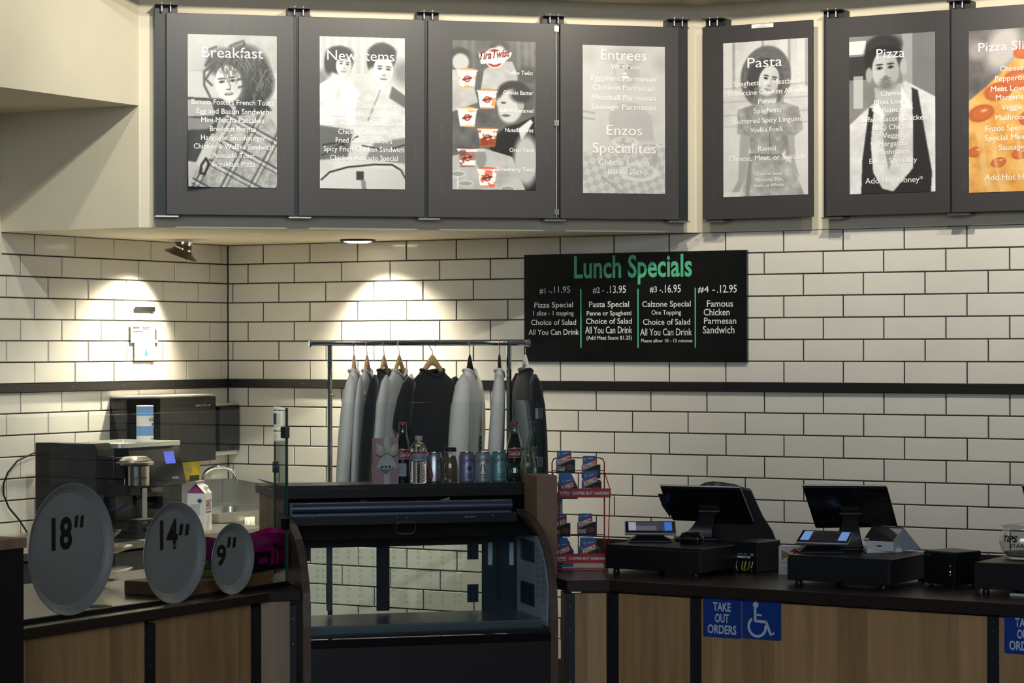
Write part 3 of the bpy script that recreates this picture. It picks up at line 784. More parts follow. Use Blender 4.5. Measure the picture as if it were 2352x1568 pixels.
menu_board(bk, 1613.5, 1866, 270, 'menu board headed Pasta, poster of a person in a wide straw hat', print_pasta, (1661.5, 1856.5, 100, 446),
    [('Pasta', 358, 580, 430, 62), ('Spaghetti w/ Meatballs', 268, 697, 545, 32), ('Fettuccine Chicken Alfredo', 236, 732, 605, 32), ('Penne', 427, 542, 665, 32), ('Spaghetti', 398, 570, 725, 32), ('Buttered Spicy Linguini', 275, 700, 788, 32), ('Vodka Fusili', 375, 580, 848, 32),
     ('Ravioli:', 427, 550, 970, 34), ('Cheese, Meat, or Spinach', 238, 724, 1030, 34), ('Choice of Sauce:', 398, 585, 1127, 22), ('Marinaria, Pink,', 410, 588, 1165, 22), ('Vodka or Alfredo', 396, 590, 1201, 22)], extra=sticker, **Z3)
menu_board(bk, 1897, 2181, 270, 'menu board headed Pizza, poster of a bearded person in a dark waistcoat', print_pizza, (1951, 2149, 86, 439.5),
    [('Pizza', 1187, 1368, 372, 60), ('Cheese', 1217, 1352, 615, 32), ('Meat Lovers', 1172, 1408, 668, 32), ('Bianca', 1226, 1354, 722, 32), ('Buffalo Bacon Chicken', 1073, 1510, 778, 32), ('BBQ Chicken', 1165, 1418, 832, 32), ('Veggie', 1226, 1356, 885, 32), ('Margarita', 1200, 1384, 938, 32),
     ('Mushroom', 1195, 1390, 990, 32), ('Enzos Speciality', 1142, 1448, 1047, 32), ('Add Hot Honey*', 1115, 1486, 1175, 36)], **Z3)
menu_board(bk, 2186.5, 2478, 270, 'menu board headed Pizza Slices, orange poster of cheesy pizza, cut by the photo edge', print_slices, (2225.5, 2428, 72, 436),
    [('Pizza Slices', 1843, 2262, 322, 56), ('Cheese', 1980, 2130, 455, 34), ('Pepperoni', 1950, 2160, 517, 34), ('Meat Lovers', 1923, 2190, 583, 34), ('Margarita', 1955, 2155, 640, 34), ('Veggie', 1990, 2125, 705, 34), ('Mushroom', 1953, 2165, 770, 34),
     ('Enzos Speciality', 1887, 2225, 838, 34), ('Special Meat', 1883, 2160, 900, 34), ('Sausage', 1975, 2135, 962, 34), ('Add Hot Honey*', 1883, 2270, 1155, 38)], **Z3)

# brackets that carry the boards off the wall
def bracket(frame, px, label, proto=None):
    f, p0, d, rot = frame
    s = f(px, 270)[0]
    loc = tuple(p0 + d * s + np.array([0, 0, B0]))
    if proto is not None: return dup(proto, label, None, loc, rot)
    t = thing('board_bracket', label, 'bracket', loc, rot, 'steel brackets holding the menu boards')
    H = B1 - B0
    mb = MB().box(-0.052, 0.052, 0.020, 0.026, -0.006, H + 0.034)
    for x in (-0.052, 0.046): mb.box(x, x + 0.006, 0.026, OFF - 0.002, 0.0, H + 0.034)
    mb.build('channel', STEEL_DARK, t)
    MB().box(-0.052, 0.052, -0.022, OFF - 0.002, H + 0.034, H + 0.039).build('top_plate', STEEL_DARK, t)
    MB().box(-0.052, 0.052, -0.012, OFF - 0.002, -0.012, -0.006).build('bottom_plate', STAINLESS, t)
    for x in (-0.022, 0.018): MB().lathe([(0.005, -0.03), (0.005, 0.012), (0.0, 0.014)], 10, x, 0.0, H + 0.034).build('bolt', SCREW, t, 40)
    return t
br = bracket(dg, 383, 'steel bracket at the left edge of the Breakfast board')
bracket(dg, 688, 'steel bracket between the Breakfast and New Items boards', br)
bracket(dg, 985, 'steel bracket between the New Items and dessert cup boards', br)
bracket(dg, 1274, 'steel bracket between the dessert cup and Entrees boards', br)
bracket(dg, 1559, 'steel bracket at the right edge of the Entrees board', br)
bracket(bk, 1640, 'steel bracket at the left edge of the Pasta board', br)
bracket(bk, 1912, 'steel bracket between the Pasta and Pizza boards', br)
bracket(bk, 2202, 'steel bracket between the Pizza and Pizza Slices boards', br)

# ================================================================== lunch specials board
BLACKBOARD = mat('glossy_blackboard', (0.010, 0.011, 0.010), 0.18, noise=0.3, scale=9)
GREEN = mat('green_sign_print', (0.10, 0.50, 0.28), 0.5)
CHALK = mat('chalk_white', (0.82, 0.83, 0.80), 0.6)
P = lambda x, y: ony(1180 + x / 4.2, 560 + y / 4.2, -0.022)
a, b = P(99, 106), P(2249, 1134)
t = thing('lunch_board', 'black Lunch Specials board with green heading and white lettering on the tiled wall', 'menu board', ((a[0] + b[0]) / 2, -0.022, (a[2] + b[2]) / 2))
cx, cz = (a[0] + b[0]) / 2, (a[2] + b[2]) / 2
MB().box(a[0] - cx, b[0] - cx, 0.0, 0.02, b[2] - cz, a[2] - cz).build('panel', BLACKBOARD, t, bevel=0.001)
def ll(s, x0, x1, base, cap, m=CHALK, bold=0.006, shear=0.0):
    pa, pb, pc = P(x0, base), P(x1, base), P(x0, base - cap)
    return lettering(s, pa[0] - cx, pb[0] - cx, (pa[2] + pb[2]) / 2 - cz, pc[2] - pa[2], m, lambda u, v: (u, -0.001, v), t, bold, shear)
ll('Lunch Specials', 583, 1720, 318, 208, GREEN, 0.02).name = 'heading'
for q in (
    ('#1 -', 248, 355, 478, 52), ('.11.95', 360, 545, 470, 60), ('#2 -', 763, 870, 472, 54), ('.13.95', 900, 1083, 472, 70), ('#3 -', 1313, 1425, 466, 56), ('.16.95', 1430, 1612, 468, 74), ('#4 -', 1776, 1942, 466, 58), ('.12.95', 1962, 2152, 468, 72)): ll(*q).name = 'price'
for q in (
    ('Pizza Special', 200, 572, 612, 50), ('1 slice - 1 topping', 190, 580, 688, 42), ('Choice of Salad', 168, 602, 780, 50), ('All You Can Drink', 143, 630, 876, 52),
    ('Pasta Special', 727, 1113, 608, 54), ('Penne or Spaghetti', 705, 1135, 688, 42), ('Choice of Salad', 698, 1140, 770, 52), ('All You Can Drink', 690, 1143, 862, 66), ('(Add Meat Sauce $1.25)', 703, 1140, 922, 36),
    ('Calzone Special', 1240, 1708, 605, 54), ('One Topping', 1330, 1615, 682, 44), ('Choice of Salad', 1248, 1702, 778, 54), ('All You Can Drink', 1220, 1720, 882, 66), ('Please allow 10 - 15 minutes', 1230, 1725, 948, 32),
    ('Famous', 1865, 2117, 605, 62), ('Chicken', 1833, 2083, 688, 62), ('Parmesan', 1836, 2147, 770, 60), ('Sandwich', 1825, 2130, 862, 70)): ll(*q).name = 'text_line'
for x, y0, y1 in ((649, 435, 1000), (1200, 432, 1002), (1753, 422, 1000)):
    p, q = P(x, y1), P(x, y0); MB().box(p[0] - cx - 0.0035, p[0] - cx + 0.0035, -0.0012, 0, p[2] - cz, q[2] - cz).build('divider_line', GREEN, t)
# ================================================================== counters
def edge_pts(p, q, off):
    d = np.array(q) - np.array(p); d = d / np.linalg.norm(d); return d
# right service counter: front line from RC0 to RC1, short return to RCR
RC0, RC1 = np.array([3.760, -2.725]), np.array([6.60, -2.898])
RCR, RCE = np.array([3.633, -2.822]), np.array([3.537, -2.737])
TOP = 0.93
mb = MB().zprism([tuple(RCE), tuple(RCR), tuple(RC0), tuple(RC1), (6.6, -1.78), (3.05, -1.78), (3.31, -2.40)], TOP - 0.042, TOP)
o = mb.build('counter_worktop', LAMINATE, bevel=0.003)
tag(o, 'long dark brown laminate worktop carrying the cash drawers, on the right', 'worktop')
d = (RC1 - RC0) / np.linalg.norm(RC1 - RC0); n = np.array([d[1], -d[0]])      # n points to the customers
rot = math.atan2(d[1], d[0])
F0 = RC0 - n * 0.032
def fx(px, py=1480):
    q = onp(px, py, (F0[0], F0[1], 0), (n[0], n[1], 0)); return float((q[:2] - F0) @ d)
t = thing('service_counter', 'maple panelled service counter with black steel posts under the cash drawers', 'counter', (F0[0], F0[1], 0), rot)
ZP = TOP - 0.052
posts = [(fx(1397), fx(1420)), (fx(1586), fx(1610)), (fx(2268), fx(2294))]
pan = [(posts[0][1], posts[1][0]), (posts[1][1], posts[2][0]), (posts[2][1], fx(2294) + 0.70)]
MB().box(-0.02, 2.7, 0.03, 0.70, 0.0, ZP).build('carcass', BLACK, t)
MB().box(-0.02, 2.7, 0.007, 0.03, ZP, TOP - 0.0425).build('top_rail', BLACK, t)
for a, b in pan: MB().box(a, b, 0.004, 0.03, 0.02, ZP).build('panel', MAPLE, t)
def post(a, b, M=None):
    mb = MB().box(a, b, -0.002, 0.03, 0.0, ZP, 0, M)
    for z in (0.83, 0.74, 0.55, 0.35): mb.lathe([(0.0025, 0), (0.002, 0.0015), (0.0, 0.002)], 8, 0, 0, 0, 1, (M or Matrix()) @ Matrix.Translation(((a + b) / 2, -0.002, z)) @ Matrix.Rotation(math.pi / 2, 4, 'X'))
    return mb.build('post', [STEEL_DARK, SCREW], t)
for a, b in posts: post(a, b)
# the short return towards the display case
e = (RC0 - RCR) / np.linalg.norm(RC0 - RCR); ang = math.atan2(e[1], e[0]) - rot
R0 = RCR + (-np.array([e[1], -e[0]])) * 0.03
lr = Matrix.Rotation(-rot, 3, 'Z') @ Vector((*(R0 - F0), 0))
Mr = Matrix.Translation(lr) @ Matrix.Rotation(ang, 4, 'Z')
L_ = float(np.linalg.norm(RC0 - RCR))
MB().box(0.034, L_ - 0.005, 0.004, 0.03, 0.02, ZP, 0, Mr).build('panel', MAPLE, t)
post(0.0, 0.034, Mr)
MB().box(0.0, 0.03, 0.03, 0.12, 0.02, ZP, 0, Mr).build('end_panel', wood_mat('raw_ply_edge', (0.62, 0.36, 0.11), (0.50, 0.27, 0.08)), t)

# signs on the counter front
SIGNBLUE = mat('sign_blue', (0.010, 0.055, 0.30), 0.35)
SIGNWHITE = mat('sign_white', (0.62, 0.68, 0.80), 0.45)
def fpt(px, py):
    q = onp(px, py, (F0[0], F0[1], 0), (n[0], n[1], 0)); return float((q[:2] - F0) @ d), q[2]
def sign(pxl, pxr, pyt, pyb, label, deco):
    (x0, z1), (x1, z0) = fpt(pxl, pyt), fpt(pxr, pyb)
    z1 = fpt((pxl + pxr) / 2, pyt)[1]
    w, h = x1 - x0, z1 - z0
    pos = F0 + d * (x0 + x1) / 2
    s = thing('counter_sign', label, 'sign', (pos[0], pos[1], (z0 + z1) / 2), rot, 'blue signs on the counter front')
    mb = MB().xzprism(rrect(-w / 2, w / 2, -h / 2, h / 2, 0.006), 0.000, 0.0038); mb.build('plate', SIGNBLUE, s)
    deco(s, w, h); return s
def takeout(s, w, h):
    for k, (tx, rw) in enumerate((('TAKE', .47), ('OUT', .37), ('ORDERS', .76))):
        lettering(tx, -w * rw / 2, w * rw / 2, h * (.17 - .285 * k), h * .215, SIGNWHITE, lambda u, v: (u, -0.0006, v), s, 0.03, name='text_line')
def wheelchair(s, w, h):
    k = w / 190.0; cx_, cz_ = 1055, 268
    g = lambda x, y: ((x - cx_) * k, -(y - cz_) * k)
    Y = -0.0008
    mb = MB()
    mb.face([(a, Y, b) for a, b in [(g(1027, 204)[0] + 14 * k * math.cos(q), g(1027, 204)[1] + 14 * k * math.sin(q)) for q in np.linspace(0, 6.283, 25)[:-1]]])
    def bar(pts, wd):
        for (x1, y1), (x2, y2) in zip(pts[:-1], pts[1:]):
            l = math.hypot(x2 - x1, y2 - y1); ux, uy = -(y2 - y1) / l * wd / 2, (x2 - x1) / l * wd / 2
            mb.face([(g(x1 + ux, y1 + uy)[0], Y, g(x1 + ux, y1 + uy)[1]), (g(x1 - ux, y1 - uy)[0], Y, g(x1 - ux, y1 - uy)[1]), (g(x2 - ux, y2 - uy)[0], Y, g(x2 - ux, y2 - uy)[1]), (g(x2 + ux, y2 + uy)[0], Y, g(x2 + ux, y2 + uy)[1])])
    bar([(1024, 215), (1024, 279)], 13); bar([(1024, 246), (1056, 249)], 9); bar([(1018, 274), (1080, 277)], 12); bar([(1077, 273), (1102, 334)], 12); bar([(1098, 333), (1118, 323)], 9)
    R_, r_ = 48, 36; C_ = (1034, 300)
    a0, a1 = math.radians(128), math.radians(372)
    N = 40; A = [a0 + (a1 - a0) * i / N for i in range(N + 1)]
    for q0, q1 in zip(A[:-1], A[1:]):
        f4 = [(C_[0] + rr * math.cos(q), C_[1] - rr * math.sin(q)) for rr, q in ((R_, q0), (R_, q1), (r_, q1), (r_, q0))]
        mb.face([(g(x, y)[0], Y, g(x, y)[1]) for x, y in f4])
    mb.build('wheelchair_symbol', SIGNWHITE, s)
sign(1615, 1702, 1372.5, 1467, 'square blue TAKE OUT ORDERS sign beside the wheelchair sign', takeout)
sign(1705, 1793.5, 1377.5, 1471.5, 'square blue sign with white wheelchair symbol on the counter front', wheelchair)
sign(2307, 2400, 1408, 1506, 'blue TAKE OUT ORDERS sign cut off by the right photo edge', takeout)

# left counter
LX = 2.907
mb = MB().zprism([(LX, -6.2), (LX, -3.705), (2.988, -3.620), (2.594, -3.222), (1.95, -2.95), (1.95, -6.2)], TOP - 0.035, TOP)
tag(mb.build('left_worktop', LAMINATE, bevel=0.003), 'dark brown laminate worktop under the glass screen and pizza pans, on the left', 'worktop')
t = thing('left_counter', 'maple panelled counter with black posts under the pizza pans', 'counter', (LX - 0.03, -3.7, 0), math.pi / 2)
def gx(px, py=1500):
    return onx(px, py, LX - 0.03)[1] + 3.7
ZL = TOP - 0.036
MB().box(-2.4, 0.02, 0.03, 0.85, 0.0, ZL).build('carcass', BLACK, t)
lp = [(gx(334), gx(356)), (gx(578), gx(599))]
for a, b in ((-2.4, lp[0][0]), (lp[0][1], lp[1][0])): MB().box(a, b, 0.004, 0.03, 0.02, ZL).build('panel', MAPLE, t)
for a, b in lp: post(a, b)
MLr = Matrix.Translation((lp[1][1], 0.0, 0)) @ Matrix.Rotation(math.radians(-45), 4, 'Z')
MB().box(0.0, 0.105, 0.002, 0.03, 0.02, ZL, 0, MLr).build('panel', wood_mat('grey_maple', (0.40, 0.285, 0.185), (0.31, 0.215, 0.135)), t)
post(0.105, 0.128, MLr)

# front stand at the far left of the picture
q = at_depth(62, 1240, 7.2)
t = thing('side_stand', 'tall black stand with wooden top at the bottom left corner, before the big pizza pan', 'stand', (q[0], q[1], 0))
MB().box(-0.26, 0.0, -1.4, 0.0, q[2] - 0.022, q[2] + 0.008).build('top', wood_mat('reddish_wood', (0.42, 0.25, 0.15), (0.32, 0.18, 0.10)), t, bevel=0.002)
MB().box(-0.25, -0.006, -1.4, -0.008, 0.0, q[2] - 0.022).build('body', BLACK, t)

# ================================================================== curved glass display case
CO = np.array([2.9856, -3.6057, 0.0]); CX = np.array([0.70711, 0.70711, 0]); CY = np.array([-0.70711, 0.70711, 0]); CR = math.pi / 4
CW = 0.95
def cl(px, py, y):
    q = onp(px, py, CO + CY * y, CY) - CO; return float(q @ CX), float(q[2])
def prof(px, py):
    q = onp(px, py, CO + CX * CW, CX) - CO; return float(q @ CY), float(q[2])
case = thing('display_case', 'curved glass refrigerated display case with brown sides, below the bottle shelf', 'display case', tuple(CO), CR)
pts = [(0.0, 0.0), (0.0, 0.80)] + [prof(*p) for p in ((1280, 1345), (1274, 1300), (1266, 1260), (1253, 1225), (1237, 1198), (1217, 1178), (1196, 1168))]
pts = [(max(y, 0.0), z) for y, z in pts]
print('PROFILE', [(round(y, 3), round(z, 3)) for y, z in pts])
CT = pts[-1][1]; CD = 0.485
side = pts + [(CD, CT), (CD, 0.0)]
SIDE = mat('brown_side_panel', (0.13, 0.085, 0.060), 0.38, noise=0.2, scale=40)
for x0, x1 in ((0.0, 0.028), (CW - 0.028, CW)): MB().yzprism(side, x0, x1).build('side_panel', SIDE, case)
BASEP = mat('black_brown_panel', (0.018, 0.014, 0.014), 0.4, noise=0.2, scale=30)
MB().box(0.029, CW - 0.029, 0.012, 0.03, 0.02, 0.722).build('base_panel', BASEP, case)
MB().box(0.029, CW - 0.029, -0.006, 0.03, 0.722, 0.748).build('front_ledge', BLACK_GLOSS, case, bevel=0.002)
# glass front
def inner(off):
    out = []
    for i in range(1, len(pts)):
        y, z = pts[i]; a = pts[i - 1]; b = pts[min(i + 1, len(pts) - 1)]
        tx, tz = b[0] - a[0], b[1] - a[1]; l = math.hypot(tx, tz)
        out.append((y + off * tz / l, z - off * tx / l))
    return out
zsplit = cl(940, 1240, 0.10)[1]
gp = [(0.012, 0.75)] + [p for p in inner(0.012) if p[1] < zsplit + 0.02]
def sheet(p, x0, x1):
    mb = MB(); N = len(p)
    mb.v = [(x, y, z) for y, z in p for x in (x0, x1)]
    for i in range(N - 1): mb.f.append((2 * i, 2 * i + 1, 2 * i + 3, 2 * i + 2)); mb.mi.append(0)
    return mb
CASEGLASS = pane_mat('case_glass', (0.80, 0.86, 0.86), (0.9, 0.95, 1.0), 1.5)
sheet(gp, 0.029, CW - 0.029).build('curved_glass', CASEGLASS, case, True, recalc=False)
zsplit = cl(940, 1240, 0.10)[1]
cp = [(y, z) for y, z in inner(0.022) if z > zsplit - 0.05]
cp[0] = (cp[0][0] * .5 + cp[0][0] * .5, max(cp[0][1], zsplit))
MB().yzprism(cp + [(CD - 0.02, cp[-1][1]), (CD - 0.02, zsplit + 0.04), (cp[0][0] + 0.02, zsplit)], 0.03, CW - 0.03).build('canopy', mat('matt_black', (0.004, 0.004, 0.005), 0.85, spec=0.15), case)
# recessed pull outlined on the canopy
q = cl(923, 1209, 0.17)
ring = rrect(-0.036, 0.036, -0.022, 0.022, 0.014, 4)
MB().tube([(q[0] + a, 0.098 + (0.02 - b) * 0.35, q[1] + b) for a, b in ring], 0.0022, 6, True).build('pull_ring', mat('grey_rim', (0.05, 0.055, 0.06), 0.4), case, 40)
# lamp bar and control strip under the shelf
x1b = cl(1172, 1165, 0.42)[0]
zb0, zb1 = cl(900, 1184, 0.40)[1], cl(900, 1152, 0.40)[1]
MB().tube([(0.03, 0.405, (zb0 + zb1) / 2 + 0.006), (x1b, 0.405, (zb0 + zb1) / 2 + 0.006)], 0.020, 16).box(0.03, x1b, 0.405, 0.45, zb0, zb1).build('lamp_bar', mat('blue_grey_aluminium', (0.16, 0.20, 0.25), 0.3, 0.8), case, 40)
zc0, zc1 = cl(900, 1203, 0.36)[1], cl(900, 1184, 0.36)[1]
cs = MB().box(0.03, x1b + 0.01, 0.355, 0.44, zc0, zc1).build('control_strip', BLACK, case)
DOT = mat('pale_dot', (0.35, 0.37, 0.4), 0.4)
for px, py in ((717, 1189), (912, 1188), (936, 1188), (1132, 1183)):
    x, z = cl(px, py, 0.354); MB().lathe([(0.0028, 0), (0.002, 0.0015), (0, 0.002)], 10, M=Matrix.Translation((x, 0.355, z)) @ Matrix.Rotation(math.pi / 2, 4, 'X')).build('screw', DOT, cs)
a, b = cl(1066, 1188, .354), cl(1092, 1186, .354)
lettering('Night Shield', a[0], b[0], a[1], 0.006, DOT, lambda u, v: (u, 0.3545, v), cs, 0.01)
# inside: deck, grille, rear sliding doors
zdeck = cl(900, 1408, CD - 0.03)[1]
MB().box(0.03, CW - 0.03, 0.10, CD - 0.02, 0.75, zdeck).build('deck', mat('steel_deck', (0.30, 0.31, 0.30), 0.30, 0.7), case)
gr = MB().box(0.03, CW - 0.03, 0.03, 0.10, 0.75, zdeck - 0.03)
for k in range(60): gr.box(0.045 + k * 0.0145, 0.052 + k * 0.0145, 0.026, 0.03, 0.755, zdeck - 0.036)
gr.build('air_grille', BLACK, case)
sheet([(0.033, 0.75), (0.033, cl(900, 1437, 0.03)[1])], 0.03, CW - 0.03).build('lower_glass', CASEGLASS, case, recalc=False)
YR = CD - 0.012
FRM = mat('grey_aluminium_frame', (0.10, 0.115, 0.14), 0.4, 0.6)
KX = lambda x: min(max(x, 0.030), CW - 0.032)
def rbar(px0, px1, m, py0=1246, py1=1402, nm='door_frame', y=YR):
    (x0, z1), (x1, z0) = cl(px0, py0, y), cl(px1, py1, y); x0, x1 = KX(x0), KX(x1)
    return MB().box(x0, x1, y, y + 0.012, z0, z1).build(nm, m, case)
rbar(751, 763, FRM); rbar(866, 895, mat('dark_frame', (0.012, 0.014, 0.02), 0.35)); rbar(690, 1252, BLACK, 1232, 1246, 'head_rail')
BLUEP = mat('blue_black_panel', (0.012, 0.030, 0.048), 0.35)
pn = rbar(1108, 1192, BLUEP, 1232, 1402, 'rear_panel', YR - 0.004)
def on_panel(px0, px1, py0, py1, m, nm, par=pn, y=YR - 0.010):
    (x0, z1), (x1, z0) = cl(px0, py0, y), cl(px1, py1, y); x0, x1 = KX(x0), KX(x1); return MB().box(x0, x1, y, y + 0.006, z0, z1).build(nm, m, par)
STRIP = mat('white_strip', (0.62, 0.70, 0.80), 0.4)
on_panel(1121, 1131, 1245, 1297, STRIP, 'pale_strip'); on_panel(1170, 1180, 1245, 1297, STRIP, 'pale_strip')  # two pale upright strips in front of the panel
on_panel(1142, 1154, 1246, 1378, BLACK, 'shelf_standard')
for (a, b, c0, c1) in ((1074, 1099, 1244, 1284), (1074, 1099, 1342, 1382), (694, 712, 1247, 1288), (694, 712, 1349, 1390)):
    pl = on_panel(a, b, c0, c1, BLUEP if a > 800 else BLACK, 'perforated_plate', case)
    for py in (c0 + 8, (c0 + c1) / 2, c1 - 8):
        for px in ((a + 7, b - 7) if b - a > 20 else ((a + b) / 2,)):
            x, z = cl(px, py, YR - 0.011)
            MB().lathe([(0.0048, 0), (0.0, 0.0006)], 12, M=Matrix.Translation((x, YR - 0.0101, z)) @ Matrix.Rotation(math.pi / 2, 4, 'X')).build('hole', BLACK_GLOSS, pl)
(xa, zA), (xb, zB) = cl(692, 1248, YR), cl(1252, 1402, YR)
# added sheet, daylight on the right side wall painted pale; perforated plates
lin = inner(0.016); lin = [(y, z) for y, z in lin if z < zsplit] + [(lin[-1][0] * 0 + 0.20, zsplit)]
SIDE_DAYLIT = mat('daylit_side_tint', (0.66, 0.74, 0.82), 0.35, noise=0.1, scale=20)
ln_ = MB().yzprism([(0.04, 0.77)] + [p for p in lin if p[1] > 0.8] + [(CD - 0.03, zsplit), (CD - 0.03, 0.77)], CW - 0.0315, CW - 0.0285).build('daylit_side_sheet', SIDE_DAYLIT, case)
def sw(px, py):
    q = onp(px, py, CO + CX * (CW - 0.033), CX) - CO; return float(q @ CY), float(q[2])
for c0, c1 in ((1244, 1283), (1342, 1382)):
    (ya, zA_), (yb, zB_) = sw(1227, c0), sw(1197, c1)
    pl = MB().box(CW - 0.035, CW - 0.032, ya, min(yb, CD - 0.03), zB_, zA_).build('perforated_plate', BLUEP, case)
    for py in (c0 + 8, (c0 + c1) / 2, c1 - 8):
        for px in (1204, 1219):
            y_, z_ = sw(px, py)
            MB().face([(CW - 0.0356, y_ + 0.016 * math.cos(q), z_ + 0.0055 * math.sin(q)) for q in np.linspace(0, 6.283, 13)[:-1]]).build('hole', BLACK_GLOSS, pl, recalc=False)
mb = MB()
for px, y0_ in ((1236, 1262), (1248, 1275)):
    for k in range(8):
        y_, z_ = sw(px, y0_ + 15 * k)
        if y_ < 0.05: continue
        o_ = [(CW - 0.034, y_ + 0.018 * math.cos(q), z_ + 0.0062 * math.sin(q)) for q in np.linspace(0, 6.283, 17)[:-1]]; i_ = [(CW - 0.034, y_ + 0.015 * math.cos(q), z_ + 0.0050 * math.sin(q)) for q in np.linspace(0, 6.283, 17)[:-1]]
        b0 = len(mb.v); mb.v += o_ + i_
        for i in range(16): mb.f.append((b0 + i, b0 + (i + 1) % 16, b0 + 16 + (i + 1) % 16, b0 + 16 + i)); mb.mi.append(0)
o = mb.build('side_rings', mat('etched_ring_dark', (0.10, 0.12, 0.15), 0.5), ln_, recalc=False); o['kind'] = 'stuff'
(xa, zA), (xb, zB) = (0.030, zA), (CW - 0.034, zB)
MB().face([(xa, YR + 0.004, zA), (xb, YR + 0.004, zA), (xb, YR + 0.004, zB), (xa, YR + 0.004, zB)]).build('rear_glass', CASEGLASS, case, recalc=False)
mb = MB()
for px in (729, 743, 772, 801, 829, 857, 884, 905, 933, 961, 989, 1017, 1045, 1059):
    for k in range(10):
        x, z = cl(px, 1251 + k * 14.6, YR)
        o_ = [(x + 0.0058 * math.cos(q), YR + 0.002, z + 0.0058 * math.sin(q)) for q in np.linspace(0, 2 * math.pi, 17)[:-1]]
        i_ = [(x + 0.0050 * math.cos(q), YR + 0.002, z + 0.0050 * math.sin(q)) for q in np.linspace(0, 2 * math.pi, 17)[:-1]]
        b0 = len(mb.v); mb.v += o_ + i_
        for i in range(16): mb.f.append((b0 + i, b0 + (i + 1) % 16, b0 + 16 + (i + 1) % 16, b0 + 16 + i)); mb.mi.append(0)
o = mb.build('ring_pattern', mat('etched_ring', (0.13, 0.12, 0.09), 0.5), case, recalc=False); o['kind'] = 'stuff'

# ================================================================== shelf unit behind the case
SZ = 1.262
H0 = onz(634, 1125, SZ); hx0 = 0.0
hw = None
q = onz(1252, 1113.7, SZ); HW = float((q - H0) @ CX)
hy = float((q - H0) @ CY); print('SHELF', H0, HW, hy)
HD = 0.48
sh = thing('bottle_shelf', 'dark topped wooden shelf unit holding the drinks, behind the display case', 'shelf', (H0[0], H0[1], 0), CR)
MB().box(0, HW, 0, HD, SZ - 0.036, SZ).build('shelf_board', mat('black_laminate', (0.020, 0.017, 0.016), 0.30, noise=0.2, scale=50), sh, bevel=0.002)
for x0, x1 in ((0.012, 0.034), (HW - 0.034, HW - 0.012)): MB().box(x0, x1, 0.03, HD - 0.02, 0.0, SZ - 0.036).build('side_panel', MAPLE, sh)
MB().box(0.0, HW, 0.034, 0.052, SZ, SZ + 0.012).build('glass_channel', BLACK, sh)
MB().box(0.035, HW - 0.035, 0.04, 0.058, 1.16, SZ - 0.036).build('valance', MATS['matt_black'], sh)

def hl(px, py, y=0.0):
    q = onp(px, py, H0 + CY * y, CY) - H0; return float(q @ CX), float(q[2]) + SZ

# ================================================================== glass screens
PM = [PANE, PANE_EDGE]
def pane_box(name, x0, x1, y0, y1, z0, z1, parent, thin):
    mb = MB()
    c = [(x, y, z) for z in (z0, z1) for y in (y0, y1) for x in (x0, x1)]
    mb.v = c
    for qf, ax in (((0, 2, 3, 1), 'z'), ((4, 5, 7, 6), 'z'), ((0, 1, 5, 4), 'y'), ((2, 6, 7, 3), 'y'), ((0, 4, 6, 2), 'x'), ((1, 3, 7, 5), 'x')):
        mb.f.append(qf); mb.mi.append(0 if ax == thin else 1)
    return mb.build(name, PM, parent)
GX = 2.815; GT = 1.578
t = thing('glass_screen', 'upright glass screen along the left counter behind the pizza pans', 'glass screen', (GX, -3.466, TOP))
pane_box('glass_pane', 0.0, 0.008, -2.6, 0.0, 0.013, GT - TOP, t, 'x')
MB().box(-0.006, 0.012, -2.6, 0.0, 0.0, 0.013).build('base_channel', BLACK, t)
CLIP = mat('dark_metal_clip', (0.10, 0.105, 0.12), 0.22, 0.9)
def clip(z, par, m=CLIP, at=(0.003, -0.012), s=0.015, rz=0.0):
    M_ = Matrix.Translation((at[0], at[1], z)) @ Matrix.Rotation(rz, 4, 'Z')
    return MB().box(-s * .7, s * .7, -s, s, -0.021, 0.021, 0, M_).build('corner_clip', m, par, bevel=0.002)
clip(onx(664, 992, GX)[2] - TOP, t); clip(onx(664, 1201, GX)[2] - TOP, t, BLACK_GLOSS)
rt_ = thing('glass_return', 'narrow glass return pane at the right end of the left screen', 'glass screen', (GX - 0.006, -3.457, TOP), CR)
pane_box('glass_pane', -0.004, 0.004, 0.0, 0.25, 0.001, GT - TOP, rt_, 'x')
for py in (962, 1073): clip(at_depth(648, py, 9.2)[2] - TOP, rt_, mat('blue_sheen_clip', (0.08, 0.13, 0.2), 0.2, 0.9), (0.0, 0.235), 0.014)
st = thing('shelf_glass', 'long glass pane standing on the front of the bottle shelf', 'glass screen', (H0[0], H0[1], SZ), CR)
gtop = hl(940, 924, 0.045)[1] - SZ
pane_box('glass_pane', 0.0, HW - 0.012, 0.039, 0.047, 0.0125, gtop, st, 'y')
for py in (950, 1061): clip(hl(1235, py, 0.05)[1] - SZ, st, mat('bright_clip', (0.45, 0.46, 0.48), 0.2, 1.0), (HW - 0.016, 0.052), 0.016)
en = thing('glass_end', 'short glass pane at the right end of the bottle shelf', 'glass screen', (H0[0], H0[1], SZ), CR)
pane_box('glass_pane', HW - 0.020, HW - 0.012, 0.075, HD - 0.06, 0.0005, gtop, en, 'x')

